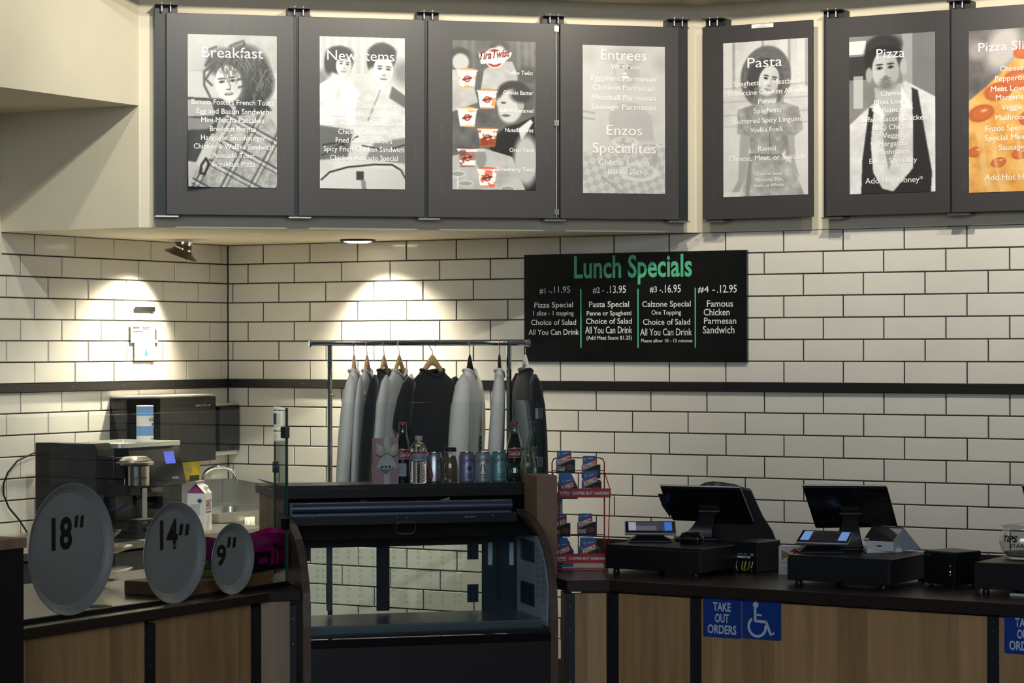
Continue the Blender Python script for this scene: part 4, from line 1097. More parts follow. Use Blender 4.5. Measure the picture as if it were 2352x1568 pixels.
# ================================================================== three pizza pans on the screen
PAN = mat('anodised_pan', (0.36, 0.375, 0.355), 0.42, 0.3, noise=0.08, scale=60)
PANTXT = mat('black_vinyl', (0.006, 0.006, 0.007), 0.4)
def pan(px0, px1, py0, py1, label, txt):
    xP = GX + 0.017
    yc = (onx(px0, (py0 + py1) / 2, xP)[1] + onx(px1, (py0 + py1) / 2, xP)[1]) / 2
    pxm = (px0 + px1) / 2
    z1, z0 = onx(pxm, py0, xP)[2], onx(pxm, py1, xP)[2]
    ry = (onx(px1, (py0 + py1) / 2, xP)[1] - onx(px0, (py0 + py1) / 2, xP)[1]) / 2; R_ = (ry + (z1 - z0) / 2) / 2
    t = thing('pizza_pan', label, 'pan', (xP, yc, (z0 + z1) / 2), math.pi / 2, 'pizza size pans on the glass')
    M_ = Matrix.Rotation(math.pi / 2, 4, 'X')
    pr = [(0.0, 0.0), (R_ - 0.03, 0.0), (R_ - 0.026, 0.003), (R_ - 0.022, 0.0035), (R_ - 0.006, 0.016), (R_, 0.018), (R_ + 0.001, 0.0165), (R_ - 0.004, 0.013), (R_ - 0.02, 0.0015), (R_ - 0.028, -0.002), (0.0, -0.002)]
    MB().lathe(pr, 72, M=M_).build('pan', PAN, t, 30)
    def T(s_, px0, pyb, px1, cap_px):
        a = onx(px0, pyb, xP); b = onx(px1, pyb, xP); c_ = onx(px0, pyb - cap_px, xP)
        return lettering(s_, a[1] - yc, b[1] - yc, a[2] - (z0 + z1) / 2, c_[2] - a[2], PANTXT, lambda u, v: (u, -0.0012, v), t, 0.03)
    for k in txt:
        if k[0] == "''":
            _, p0_, pb_, p1_, cp_ = k
            w_ = (p1_ - p0_) * .36
            for q0_ in (p0_, p1_ - w_):
                a_ = onx(q0_, pb_, xP); b_ = onx(q0_ + w_, pb_ - 2, xP); c_ = onx(q0_ + w_ * 1.35, pb_ - cp_ - 2, xP); d_ = onx(q0_ + w_ * .35, pb_ - cp_, xP)
                MB().face([(v_[1] - yc, -0.0012, v_[2] - (z0 + z1) / 2) for v_ in (a_, b_, c_, d_)]).build('inch_mark', PANTXT, t, recalc=False)
        else: T(*k).name = 'size_number'
pan(58, 250, 1105, 1416, 'largest pizza pan marked 18 inches, beside the black stand', [('18', 118, 1262, 165, 72), ("''", 170, 1212, 190, 28)])
pan(320, 464, 1153, 1384, 'medium pizza pan marked 14 inches, before the wooden board', [('14', 367, 1261, 408, 66), ("''", 410, 1230, 432, 26)])
pan(475, 577, 1205, 1360, 'smallest pizza pan marked 9 inches, before the magenta bag', [('9', 497, 1298, 519, 46), ("''", 521, 1258, 540, 24)])
# ================================================================== steel bench, sink and coffee corner (left wall)
BX, BZ = 0.80, 0.90
t = thing('steel_bench', 'stainless steel bench under the coffee machines along the left tiled wall', 'bench', (0.0, -0.72, 0))
MB().box(0.012, BX, -2.3, 0.0, BZ - 0.036, BZ).build('bench_top', STAINLESS, t, bevel=0.003)
for y in (-2.2, -1.20, -0.08): MB().box(BX - 0.07, BX - 0.03, y - 0.04, y, 0.0, BZ - 0.036).build('leg', STEEL_DARK, t)
MB().box(0.06, BX - 0.10, -2.25, -0.05, 0.30, 0.84).build('under_cabinet', mat('dull_steel', (0.22, 0.22, 0.22), 0.5, 0.6), t)
t = thing('hand_sink', 'small stainless hand sink with raised splashbacks in the tiled corner', 'sink', (0.0, -0.06, 0))
SX, SY, SZk = 0.45, -0.62, 0.945
mb = MB()
rim = [(0.014, SY), (SX, SY), (SX, 0.0), (0.014, 0.0)]
bowl = rrect(0.10, SX - 0.05, SY + 0.10, -0.07, 0.05, 5)
n0 = len(bowl)
def near(p): return min(range(n0), key=lambda i: (bowl[i][0] - p[0]) ** 2 + (bowl[i][1] - p[1]) ** 2)
rect = rrect(0.014, SX, SY, 0.0, 0.004, 5)
mb.loft([[(x, y, SZk - 0.045) for x, y in rect], [(x, y, SZk) for x, y in rect], [(x, y, SZk) for x, y in bowl], [(0.24 + (x - 0.24) * .9, -0.3 + (y + 0.3) * .9, SZk - 0.10) for x, y in bowl]], cap=True)
mb.build('basin', STAINLESS, t, 35)
MB().box(0.004, 0.014, SY, 0.0, SZk - 0.02, SZk + 0.143).build('splashback', STAINLESS, t)
MB().xzprism([(0.015, SZk + 0.001), (SX - 0.02, SZk + 0.001), (SX - 0.02, SZk + 0.105), (0.10, SZk + 0.143), (0.015, SZk + 0.143)], -0.010, 0.0).build('side_splash', STAINLESS, t)
yf = onx(466, 1100, 0.10)[1] + 0.06
pth = [(0.10, yf, SZk)] + [(0.10, yf, SZk + 0.05 + 0.018 * i) for i in range(7)] + [(0.10 + 0.075 - 0.075 * math.cos(math.radians(a)) , yf + 0.045 * (1 - math.cos(math.radians(a))), SZk + 0.158 + 0.062 * math.sin(math.radians(a))) for a in range(15, 196, 15)]
MB().tube(pth, 0.0105, 12).lathe([(0.022, 0.0), (0.02, 0.02), (0.012, 0.03)], 16, 0.10, yf, SZk).build('faucet', CHROME, t, 40)

def yz_on(px, py, x): q = onx(px, py, x); return q[1], q[2]
# paper towel dispenser: two black faces meeting at a ridge
def dispenser(label, x_out, pxl, pxm, pxr, pyt, pyb, mark, cap):
    y0 = onx(pxl, (pyt + pyb) / 2, x_out * .55)[1]; y1 = onx(pxr, (pyt + pyb) / 2, 0.03)[1]
    ym = onx(pxm, (pyt + pyb) / 2, x_out)[1]
    zt, zb = onx(pxm, pyt, x_out)[2], onx(pxm, pyb, x_out)[2]
    t = thing('paper_dispenser', label, 'dispenser', (0.0, ym, zb))
    H = zt - zb
    poly = [(0.002, y0 - ym), (x_out * .55, y0 - ym), (x_out, 0.0), (x_out * .80, y1 - ym), (0.002, y1 - ym)]
    MB().zprism(poly, 0.0, H).build('cover', BLACK_GLOSS, t, bevel=0.004)
    pl = [(a * .97 if a > .01 else .002, b * .97) for a, b in poly]
    MB().zprism(pl, H + 0.0005, H + cap).build('lid', mat('silver_plastic', (0.55, 0.54, 0.48), 0.35, 0.3), t, bevel=0.003)
    return t, poly, H
a_, pl_, H_ = dispenser('large black paper towel dispenser with silver lid on the left tiled wall', 0.20, 290, 368, 451, 914, 1066, 'x', 0.012)
y1_ = pl_[3][1]
lettering('dolce', y1_ * .62, y1_ * .9, H_ - 0.05, 0.012, DOT, lambda u, v: (pl_[2][0] + (pl_[3][0] - pl_[2][0]) * (u / y1_) + 0.0015, u, v), a_)
b_, pb_, Hb_ = dispenser('small black soap dispenser with white base beside the tiled corner', 0.11, 467, 505, 531, 932, 1036, 'x', 0.012)
MB().zprism([(a * .93 if a > .01 else .002, b * .93) for a, b in pb_], -0.022, -0.0005).build('base', mat('grey_plastic', (0.55, 0.54, 0.50), 0.4), b_)

# notices in a clear holder on the left wall
y0, z1 = yz_on(303, 700, 0.006); y1, z0 = yz_on(363, 828, 0.006)
t = thing('wall_notice_holder', 'clear acrylic holder with two certificates on the left tiled wall', 'notice', (0.003, (y0 + y1) / 2, (z0 + z1) / 2))
yc, zc_ = (y0 + y1) / 2, (z0 + z1) / 2
MB().box(0, 0.004, y0 - yc, y1 - yc, z0 - zc_, z1 - zc_).build('holder', pane_mat('acrylic', (0.95, 0.95, 0.93)), t)
def note(px0, px1, py0, py1, m, nm, x=0.0065):
    a, b = yz_on(px0, py0, 0.009), yz_on(px1, py1, 0.009)
    return MB().box(x - 0.0015, x, a[0] - yc, b[0] - yc, b[1] - zc_, a[1] - zc_).build(nm, m, t)
note(310, 356, 704, 715, BLACK, 'magnet_strip')
g1 = note(300, 363, 743, 787, mat('green_certificate', (0.50, 0.56, 0.38), 0.6, noise=0.25, scale=90), 'permit_card', 0.007)
g2 = note(309, 356, 785, 827, WHITE_PL, 'licence_card')
INK = mat('dark_print', (0.03, 0.03, 0.03), 0.6)
def marks(par, rows, m, x):
    mb = MB()
    for px0, px1, py0, py1 in rows:
        a, b = yz_on(px0, py0, 0.009), yz_on(px1, py1, 0.009)
        mb.face([(x, a[0] - yc, b[1] - zc_), (x, b[0] - yc, b[1] - zc_), (x, b[0] - yc, a[1] - zc_), (x, a[0] - yc, a[1] - zc_)])
    return mb.build('print', m, par, recalc=False)
marks(g1, [(305, 320, 750, 754), (325, 345, 750, 752), (328, 342, 754, 756), (356, 359, 756, 780), (306, 330, 760, 762), (306, 326, 764, 765)], INK, 0.0076)
marks(g1, [(342, 352, 754, 768), (306, 330, 769, 779)], WHITE_PL, 0.0074)
marks(g2, [(311, 354, 788, 790), (312, 325, 800, 801), (312, 322, 803, 804), (312, 345, 820, 821), (312, 354, 824, 825)], mat('grey_print', (0.35, 0.35, 0.35), 0.6), 0.0072)
mb = MB(); a = yz_on(330, 816, .009); b = yz_on(335, 799, .009); c = yz_on(341, 816, .009)
mb.face([(0.0075, a[0] - yc, a[1] - zc_), (0.0075, c[0] - yc, c[1] - zc_), (0.0075, b[0] - yc + .003, b[1] - zc_), (0.0075, b[0] - yc, b[1] - zc_)]); mb.build('emblem', mat('teal_print', (0.05, 0.32, 0.22), 0.6), g2, recalc=False)

# yellow hand washing notice behind the machine
y0, z1 = yz_on(404, 1050, 0.006); y1, z0 = yz_on(460, 1106, 0.006); yc, zc_ = (y0 + y1) / 2, (z0 + z1) / 2
t = thing('yellow_notice', 'yellow hand washing notice on the wall above the sink', 'notice', (0.003, yc, zc_))
sh_ = MB().box(0, 0.002, y0 - yc, y1 - yc, z0 - zc_, z1 - zc_).build('sheet', mat('yellow_sheet', (0.80, 0.66, 0.01), 0.5), t)
lettering('HANDS', yz_on(432, 1060, 0)[0] - yc - .05, yz_on(453, 1060, 0)[0] - yc, yz_on(440, 1058, 0.004)[1] - zc_, 0.012, INK, lambda u, v: (0.0026, u, v), sh_, 0.03)
mb = MB()
for k in range(4):
    a, b = yz_on(435, 1092 + 3.2 * k, 0.004), yz_on(457, 1093.2 + 3.2 * k, 0.004)
    mb.face([(0.0026, a[0] - yc, b[1] - zc_), (0.0026, b[0] - yc, b[1] - zc_), (0.0026, b[0] - yc, a[1] - zc_), (0.0026, a[0] - yc, a[1] - zc_)])
mb.build('print', INK, sh_, recalc=False)
mb = MB()
for cx_, cy_, rr in ((430, 1078, 6), (437, 1080, 7), (441, 1070, 4)):
    a = yz_on(cx_, cy_, 0.004)
    mb.face([(0.0028, a[0] - yc + rr * .0022 * math.cos(q), a[1] - zc_ + rr * .0018 * math.sin(q) * (1 + .3 * math.cos(3 * q))) for q in np.linspace(0, 6.283, 16)[:-1]])
mb.build('hands_drawing', mat('pink_print', (0.75, 0.45, 0.38), 0.6), sh_, recalc=False)

# pod coffee brewer
XF = 0.56
yA = onx(222, 1018, XF)[1]; zT_ = onx(222, 1019, XF)[2]
xB = ony(80, 1019, yA)[0]
yB = onx(262, 1030, XF)[1]
t = thing('pod_coffee_brewer', 'black pod coffee brewer with steel brew head on the steel bench, behind the big pan', 'coffee machine', (XF, yA, BZ))
hB = zT_ - BZ
MB().xzprism([(xB - XF, 0.0), (0.0, 0.0), (0.0, hB - 0.03), (-0.025, hB), (xB - XF, hB)], 0.0, yB - yA).build('body', BLACK_GLOSS, t, bevel=0.006)
hc = onx(310, 1090, XF + 0.09); hy_ = hc[1] - yA
lidz = onx(300, 1065, XF + 0.08)[2] - BZ; cylb = onx(300, 1114, XF + 0.08)[2] - BZ
MB().box(0.001, 0.06, hy_ - 0.05, hy_ + 0.05, cylb + 0.03, lidz + 0.03).build('head_arm', BLACK, t, bevel=0.005)
MB().lathe([(0.060, cylb), (0.060, lidz - 0.01)], 36, 0.10, hy_).build('brew_head', mat('bright_steel', (0.60, 0.57, 0.50), 0.18, 1.0), t, 40)
MB().lathe([(0.060, lidz - 0.009), (0.080, lidz - 0.004), (0.082, lidz + 0.008), (0.070, lidz + 0.010), (0.072, lidz + 0.016), (0.05, lidz + 0.034), (0.0, lidz + 0.036)], 36, 0.09, hy_, sy=1.25).build('head_lid', STAINLESS, t, 35)
lettering('KEURIG', -0.055, 0.018, (cylb + lidz) / 2 - 0.02, 0.010, INK, lambda u, v: (0.10 + 0.0606 * math.cos(u / 0.06 - .3), hy_ + 0.0606 * math.sin(u / 0.06 - .3), v), t, 0.02)
MB().box(0.01, 0.10, hy_ - 0.055, hy_ + 0.03, cylb - 0.05, cylb - 0.001).build('pod_holder', BLACK, t, bevel=0.006)
MB().box(0.001, 0.035, hy_ - 0.08, hy_ + 0.05, 0.07, cylb).build('column', BLACK, t)
dz = onx(300, 1192, XF + 0.1)[2] - BZ
mb = MB().box(0.001, 0.17, hy_ - 0.085, hy_ + 0.075, dz - 0.012, dz).box(0.001, 0.03, hy_ - 0.085, hy_ + 0.075, 0.0, dz - 0.012).box(0.001, 0.17, hy_ - 0.085, hy_ + 0.075, 0.0, 0.022)
mb.box(0.12, 0.17, hy_ - 0.085, hy_ - 0.04, 0.022, dz - 0.012)
mb.build('drip_stand', BLACK, t, bevel=0.002)
# fully automatic machine
XG = 0.52
y0 = onx(300, 1050, XG)[1]; y1 = onx(418, 1050, XG)[1]
zt = onx(400, 1022, XG)[2] - BZ
t = thing('coffee_machine', 'wide black automatic coffee machine with blue screen, carrying the sugar canister', 'coffee machine', (XG, y0, BZ))
W_ = y1 - y0
zs = onx(400, 1103, XG)[2] - BZ; zp = onx(400, 1166, XG)[2] - BZ
MB().box(-0.40, -0.10, 0.0, W_, 0.05, zt).build('body', BLACK, t, bevel=0.004)
MB().xzprism([(-0.10, zs - 0.02), (0.03, zs - 0.02), (-0.02, zt), (-0.10, zt)], 0.0, W_).build('front_panel', BLACK_GLOSS, t, bevel=0.003)
ys0, ys1 = onx(381, 1050, XG + .004)[1] - y0, onx(404, 1050, XG + .004)[1] - y0
zs1, zs0 = onx(392, 1036, XG + .004)[2] - BZ, onx(392, 1064, XG + .004)[2] - BZ
fxz = lambda z: 0.03 - 0.05 * (z - (zs - 0.02)) / (zt - zs + 0.02) + 0.0008
MB().face([(fxz(zs0), ys0, zs0), (fxz(zs0), ys1, zs0), (fxz(zs1), ys1, zs1), (fxz(zs1), ys0, zs1)]).build('screen', mat('blue_screen', (0.09, 0.13, 0.75), 0.2, emit=0.55), t, recalc=False)
ln = onx(353, 1040, XG + .004)[1] - y0
MB().box(fxz(zt) - 0.002, fxz(zt), ln - .001, ln + .002, zs, zt - 0.005).build('panel_seam', mat('blue_line', (0.03, 0.12, 0.35), 0.3), t)
ym_ = onx(406, 1095, XG + .03)[1] - y0
lettering('MARS', ym_ - 0.024, ym_ + 0.024, zs + 0.01, 0.012, DOT, lambda u, v: (fxz(v) + 0.0006, u, v), t, 0.02)
MB().box(-0.10, 0.005, onx(372, 1120, XG)[1] - y0, W_ - 0.005, zp, zs - 0.021).build('spout_block', BLACK, t, bevel=0.004)
MB().box(-0.10, 0.01, 0.03, onx(372, 1120, XG)[1] - y0 - .002, onx(350, 1140, XG)[2] - BZ, zs - 0.021).build('milk_frother', BLACK_GLOSS, t, bevel=0.004)
pa, pb = onx(327, 1150, XG + .02)[1] - y0, onx(338, 1150, XG + .02)[1] - y0
MB().box(-0.02, 0.02, pa, pb, 0.051, zs - 0.025).build('steel_post', mat('brushed_post', (0.5, 0.5, 0.52), 0.35, 0.9), t)
MB().box(-0.40, 0.05, -0.02, W_ - 0.02, 0.0, 0.05).build('drip_tray', BLACK, t, bevel=0.003)
MB().box(0.05, 0.10, W_ * .10, W_ * .55, 0.0, 0.035).build('tray_lip', STAINLESS, t, bevel=0.01)
tr = rrect(-0.36, 0.02, -0.10, W_ - 0.02, 0.03, 5); ti = rrect(-0.345, 0.005, -0.085, W_ - 0.035, 0.02, 5)
MB().loft([[(x, y, zt + 0.001) for x, y in tr], [(x, y, zt + 0.022) for x, y in tr], [(x, y, zt + 0.022) for x, y in ti], [(x, y, zt + 0.006) for x, y in ti]]).build('cup_tray', mat('satin_aluminium', (0.62, 0.62, 0.58), 0.35, 0.7), t, 30)
# sugar canister on it
q = onx(333, 1016, XG - 0.10); rS = abs(onx(352, 960, XG - .1)[1] - onx(314, 960, XG - .1)[1]) * .5 * .64
hS = onx(333, 931, XG - .1)[2] - (BZ + zt + 0.007)
t = thing('sugar_canister', 'blue and white paper sugar canister standing on the coffee machine', 'canister', (XG - 0.10, q[1], BZ + zt + 0.007))
SBLUE = mat('canister_blue', (0.16, 0.34, 0.66), 0.5); SWHT = mat('canister_white', (0.78, 0.78, 0.74), 0.5)
mb = MB()
for z0_, z1_, k in ((0, .07, 0), (.07, .22, 1), (.22, .47, 0), (.47, .74, 1), (.74, .97, 0)): mb.lathe([(rS, hS * z0_), (rS, hS * z1_)], 32, mi=k)
mb.build('body', [SBLUE, SWHT], t, 40, recalc=False)
MB().lathe([(rS, hS * .97), (rS + .0015, hS * .972), (rS + .0015, hS), (rS - .003, hS), (0, hS - .002)], 32).build('rim', SWHT, t, 40)
cyl = lambda u, v: (rS * 1.004 * math.cos(u / rS - .40), rS * 1.004 * math.sin(u / rS - .40), v)
mb = MB(); mb.face([cyl(0.022 + 0.030 * math.cos(q_), hS * .60 + hS * .185 * math.sin(q_)) for q_ in np.linspace(0, 6.283, 25)[:-1]]); mb.build('label_oval', SWHT, t, recalc=False)
cyl2 = lambda u, v: (rS * 1.012 * math.cos(u / rS - .40), rS * 1.012 * math.sin(u / rS - .40), v)
lettering('SUGAR', 0.0, 0.046, hS * .60, 0.016, INK, cyl2, t, 0.02)
MB().face([cyl2(0.023 + 0.007 * math.cos(q_), hS * .52 + 0.007 * math.sin(q_)) for q_ in np.linspace(0, 6.283, 17)[:-1]]).build('round_mark', INK, t, recalc=False)
lettering('Sugar', 0.006, 0.040, hS * .13, 0.008, mat('red_print', (0.55, 0.03, 0.03), 0.5), cyl2, t, 0.03, 0.2).name = 'red_mark'

# power lead looping up the left wall
P_ = [onx(a, b, 0.03) for a, b in ((62, 1222), (45, 1195), (20, 1165), (8, 1135), (8, 1110), (18, 1085), (40, 1058), (78, 1040), (120, 1036))]
mb = MB().tube([tuple(p) for p in P_], 0.0045, 8)
tag(mb.build('power_cord', BLACK, smooth=40), 'black power cord looping against the left tiled wall beside the coffee brewer', 'cord')

# oat drink carton
q = onz(476, 1219, BZ); h0 = onp(476, 1219, q, (1, 0, 0))
xo = q[0]
yl, yr = onx(444, 1170, xo)[1], onx(510, 1170, xo)[1]
zt = onx(476, 1132, xo)[2] - BZ; ztop = onx(476, 1104, xo)[2] - BZ
t = thing('oat_carton', 'white oat drink carton with purple gable lettered OAT, on the steel bench', 'carton', (xo - 0.05, (yl + yr) / 2, BZ), math.radians(14))
CW_ = 0.046
CARTON = mat('carton_white', (0.74, 0.72, 0.66), 0.45); PURPLE = mat('purple_print', (0.22, 0.02, 0.17), 0.5)
MB().box(-CW_, CW_, -CW_, CW_, 0, zt).build('body', CARTON, t, bevel=0.002)
mb = MB()
gh = ztop - zt - 0.012
v = [(-CW_, -CW_, zt), (CW_, -CW_, zt), (CW_, CW_, zt), (-CW_, CW_, zt), (0, -CW_, zt + gh), (0, CW_, zt + gh)]
mb.face([v[1], v[2], v[5], v[4]], 0); mb.face([v[3], v[0], v[4], v[5]], 0)
for s_ in (-1, 1): mb.face([(-CW_, s_ * CW_, zt), (CW_, s_ * CW_, zt), (0, s_ * (CW_ - 0.018), zt + gh * .95)], 1); mb.face([(CW_, s_ * CW_, zt), (0, s_ * CW_, zt + gh), (0, s_ * (CW_ - 0.018), zt + gh * .95)], 1); mb.face([(-CW_, s_ * CW_, zt), (0, s_ * CW_, zt + gh), (0, s_ * (CW_ - 0.018), zt + gh * .95)], 1)
mb.build('gable', [CARTON, PURPLE], t, recalc=False)
MB().box(-0.0025, 0.0025, -CW_, CW_, zt + gh, ztop - 0.006, 0).box(-0.0026, 0.0026, -CW_, CW_, ztop - 0.006, ztop, 1).build('top_seal', [mat('purple_band', (0.32, 0.04, 0.24), 0.5), CARTON], t)
MB().lathe([(0.013, 0.0), (0.013, 0.012), (0.011, 0.014), (0, 0.014)], 24, M=Matrix.Translation((CW_ * .5, 0.012, zt + gh * .5)) @ Matrix.Rotation(math.radians(35), 4, 'Y')).build('screw_cap', WHITE_PL, t, 40)
fr = lambda u, v: (CW_ + 0.0008, u, v)
sd = lambda u, v: (u, -CW_ - 0.0008, v)
lettering('OAT', -0.030, 0.034, zt * .66, 0.030, mat('purple_ink', (0.25, 0.02, 0.14), 0.5), fr, t, 0.05)
lettering('BEVERAGE', -0.030, 0.034, zt * .555, 0.017, INK, fr, t, 0.0).name = 'text_line'
MB().face([(CW_ + .0008, -0.030, zt * .48), (CW_ + .0008, 0.034, zt * .48), (CW_ + .0008, 0.034, zt * .52), (CW_ + .0008, -0.030, zt * .52)]).build('purple_bar', mat('purple_ink', (0.25, 0.02, 0.14), 0.5), t, recalc=False)
LGREY = mat('pale_drawing', (0.52, 0.54, 0.52), 0.6)
MB().face([(CW_ + .0008, y_, z_ * zt) for y_, z_ in ((-.034, .04), (.006, .03), (.012, .2), (.022, .36), (.010, .44), (-.006, .40), (-.022, .22))]).build('oat_drawing', LGREY, t, recalc=False)
MB().face([(0.02 + 0.012 * math.cos(q_), -CW_ - .0008, zt * .80 + 0.011 * math.sin(q_)) for q_ in np.linspace(0, 6.283, 20)[:-1]]).build('blue_seal', mat('seal_blue', (0.03, 0.06, 0.25), 0.5), t, recalc=False)
mb = MB()
for k in range(11):
    z_ = zt * (.70 - .028 * k); mb.face([(-0.030, -CW_ - .0008, z_), (0.022, -CW_ - .0008, z_), (0.022, -CW_ - .0008, z_ + .002), (-0.030, -CW_ - .0008, z_ + .002)])
mb.build('fine_print', mat('grey_print', (0.35, 0.35, 0.35), 0.6), t, recalc=False)

# paper cups on the bench
CUP = mat('paper_cup', (0.66, 0.64, 0.54), 0.5)
def cup(px, pyt, wpx, h, label, m):
    c = onz(px, pyt, BZ + h); r = abs(onx(px + wpx / 2, pyt, c[0])[1] - onx(px - wpx / 2, pyt, c[0])[1]) / 2 * .66
    t = thing('paper_cup', label, 'cup', (c[0], c[1], BZ))
    MB().lathe([(r * .70, 0.0), (r * .97, h - 0.004), (r * .92, h - 0.004), (r * .66, 0.004), (0, 0.004)], 32).build('cup', m, t, 40)
    MB().lathe([(r * .97, h - .003), (r * 1.03, h - .001), (r * 1.02, h + .002), (r * .95, h + .001)], 32).build('rolled_rim', m, t, 40)
cup(447, 1160, 32, 0.10, 'cream paper cup behind the 14 inch pan, in front of the oat carton', CUP)
cup(382, 1152, 34, 0.12, 'white paper cup under the coffee machine spout', WHITE_PL)

# ================================================================== on the left worktop
# glass cake stand and bowls
def glassware(name, label, cat, pos, profs, group=None):
    t = thing(name, label, cat, pos, 0, group)
    for nm, pr in profs: MB().lathe(pr, 48).build(nm, CLEAR, t, 40)
    return t
q = onz(221, 1392, TOP)
zpl = onp(258, 1310, q, (1, -0.3, 0))[2] - TOP
rb = abs(onx(256, 1390, q[0])[1] - onx(187, 1390, q[0])[1]) / 2 * .68
glassware('cake_stand', 'footed glass cake stand with turned stem, behind the largest and medium pans', 'cake stand', (q[0], q[1], TOP),
          [('foot', [(rb, 0.0), (rb, 0.003), (rb * .6, 0.016), (rb * .36, 0.034), (rb * .30, 0.04), (0.0, 0.04)]),
           ('stem', [(rb * .28, 0.041), (rb * .22, 0.052), (rb * .36, 0.060), (rb * .30, 0.072), (rb * .44, 0.080), (rb * .44, 0.092), (rb * .24, 0.102), (rb * .34, zpl - 0.010), (0, zpl - 0.009)]),
           ('plate', [(0.0, zpl - 0.008), (0.08, zpl - 0.004), (0.118, zpl + 0.006), (0.122, zpl + 0.012), (0.115, zpl + 0.010), (0.08, zpl), (0.0, zpl - 0.003)])])
def bowl(px, py, wpx, x, h, label):
    c = onx(px, py, x); r = abs(onx(px + wpx / 2, py, x)[1] - onx(px - wpx / 2, py, x)[1]) / 2 * .66
    return c, r
c = onx(245, 1240, 1.95); 
t = glassware('glass_stand', 'clear glass stand with a shallow dish, behind the right edge of the largest pan', 'cake stand', (2.10, onx(242, 1240, 2.10)[1], TOP),
              [('foot', [(0.055, 0.0), (0.05, 0.004), (0.018, 0.02), (0.0, 0.02)]), ('stem', [(0.014, 0.021), (0.010, 0.05), (0.014, 0.095), (0.0, 0.095)]),
               ('dish', [(0.0, 0.096), (0.05, 0.10), (0.105, 0.122), (0.110, 0.126), (0.103, 0.126), (0.05, 0.105), (0.0, 0.101)])])
glassware('glass_coupe', 'tall clear glass coupe beside the largest pan, before the coffee brewer', 'glass', (2.30, onx(222, 1180, 2.30)[1], TOP),
          [('foot', [(0.05, 0.0), (0.045, 0.004), (0.012, 0.014), (0.0, 0.014)]), ('stem', [(0.010, 0.015), (0.008, 0.08), (0.012, 0.150), (0.0, 0.150)]),
           ('bowl', [(0.0, 0.151), (0.03, 0.155), (0.085, 0.205), (0.088, 0.212), (0.082, 0.208), (0.03, 0.162), (0.0, 0.158)])])

# thick wooden board, magenta pouch, green parcel
CHOP = wood_mat('cutting_board_wood', (0.40, 0.22, 0.085), (0.27, 0.14, 0.05), 0.5, 1.3)
q0, q1 = onz(425, 1360, TOP), onz(664, 1337, TOP)
bt = 0.048
t = thing('cutting_board', 'thick wooden cutting board under the magenta pouch, behind the smallest pan', 'cutting board', (2.76, -3.475, TOP), math.pi / 2)
Lb = 2 * 0.0 + 0.80
xb0, xb1 = onx(420, 1350, 2.76)[1] + 3.475, 0.0
cpl = [(xb0 + .06, 0.0), (xb1, 0.0), (xb1, 0.26), (xb0, 0.26), (xb0, 0.06)]
MB().zprism(cpl, 0.0, bt).build('board', CHOP, t, bevel=0.005)
# pouch
MAG = mat('magenta_pouch', (0.42, 0.004, 0.16), 0.32, noise=0.15, scale=8, bump=0.05); MAGIN = mat('magenta_lining', (0.62, 0.01, 0.20), 0.45)
PX = 2.67
yl, yr = onx(481, 1260, PX)[1], onx(644, 1260, PX)[1]
zt_ = onx(600, 1222, PX)[2] - TOP - bt
yc = (yl + yr) / 2; hw_ = (yr - yl) / 2
t = thing('magenta_pouch', 'open magenta pouch printed with a black house and palms, on the wooden board', 'pouch', (PX, yc, TOP + bt), math.pi / 2)
def ringp(w, d, z, wav):
    out = []
    for k in range(40):
        a = 2 * math.pi * k / 40
        x = w * np.sign(math.cos(a)) * abs(math.cos(a)) ** .55; y = d * np.sign(math.sin(a)) * abs(math.sin(a)) ** .7
        out.append((x, y, z + wav * (math.sin(2 * a + .6) * .5 + math.sin(3 * a) * .5)))
    return out
rings = [ringp(hw_ * .94, 0.055, 0.0, 0), ringp(hw_ * .98, 0.060, zt_ * .15, 0), ringp(hw_ * .99, 0.058, zt_ * .55, 0.002), ringp(hw_, 0.052, zt_ * .88, 0.005), ringp(hw_ * 1.0, 0.050, zt_, 0.010)]
mb = MB(); mb.loft(rings, cap=False); mb.face(rings[0][::-1]); mb.build('bag', MAG, t, 60)
mb = MB(); mb.loft([[(x * .985, y * .96, z) for x, y, z in r] for r in rings[1:]], cap=False); mb.face([(x * .985, y * .96, z) for x, y, z in rings[1]]); mb.build('lining', MAGIN, t, 60)
PK = mat('pouch_black', (0.010, 0.004, 0.012), 0.4)
def surf(u, v):  # front face point: u across, v height 0..1
    a = math.asin(max(-1, min(1, 0))); w = hw_ * .985; 
    cx_ = max(-1, min(1, u / w)); ca = np.sign(cx_) * abs(cx_) ** (1 / .55); sa = math.sqrt(max(0, 1 - ca * ca)); return (u, -0.0605 * sa ** .7 - 0.002, v * zt_)
def blot(pts, nm, m=PK):
    MB().face([surf(hw_ * a, b) for a, b in pts]).build(nm, m, t, recalc=False)
for i in range(6):
    a0, a1 = -.9 + .31 * i, -.9 + .31 * (i + 1)
    blot([(a0, .01), (a1, .01), (a1, .15), (a0, .15)], 'print_band')
for nm, q_ in (('print_roof', [(-.22, .38), (.36, .38), (.30, .54), (-.15, .54)]), ('print_wall', [(-.15, .15), (-.02, .15), (-.02, .38), (-.15, .38)]), ('print_wall', [(.24, .15), (.32, .15), (.32, .38), (.24, .38)]),
               ('print_wall', [(-.02, .15), (.24, .15), (.24, .22), (-.02, .22)]), ('print_trunk', [(.44, .15), (.48, .15), (.47, .62), (.45, .62)]), ('print_trunk', [(.58, .15), (.62, .15), (.60, .55), (.585, .55)]), ('print_bush', [(.68, .15), (.84, .15), (.80, .34), (.74, .38), (.70, .30)])): blot(q_, nm)
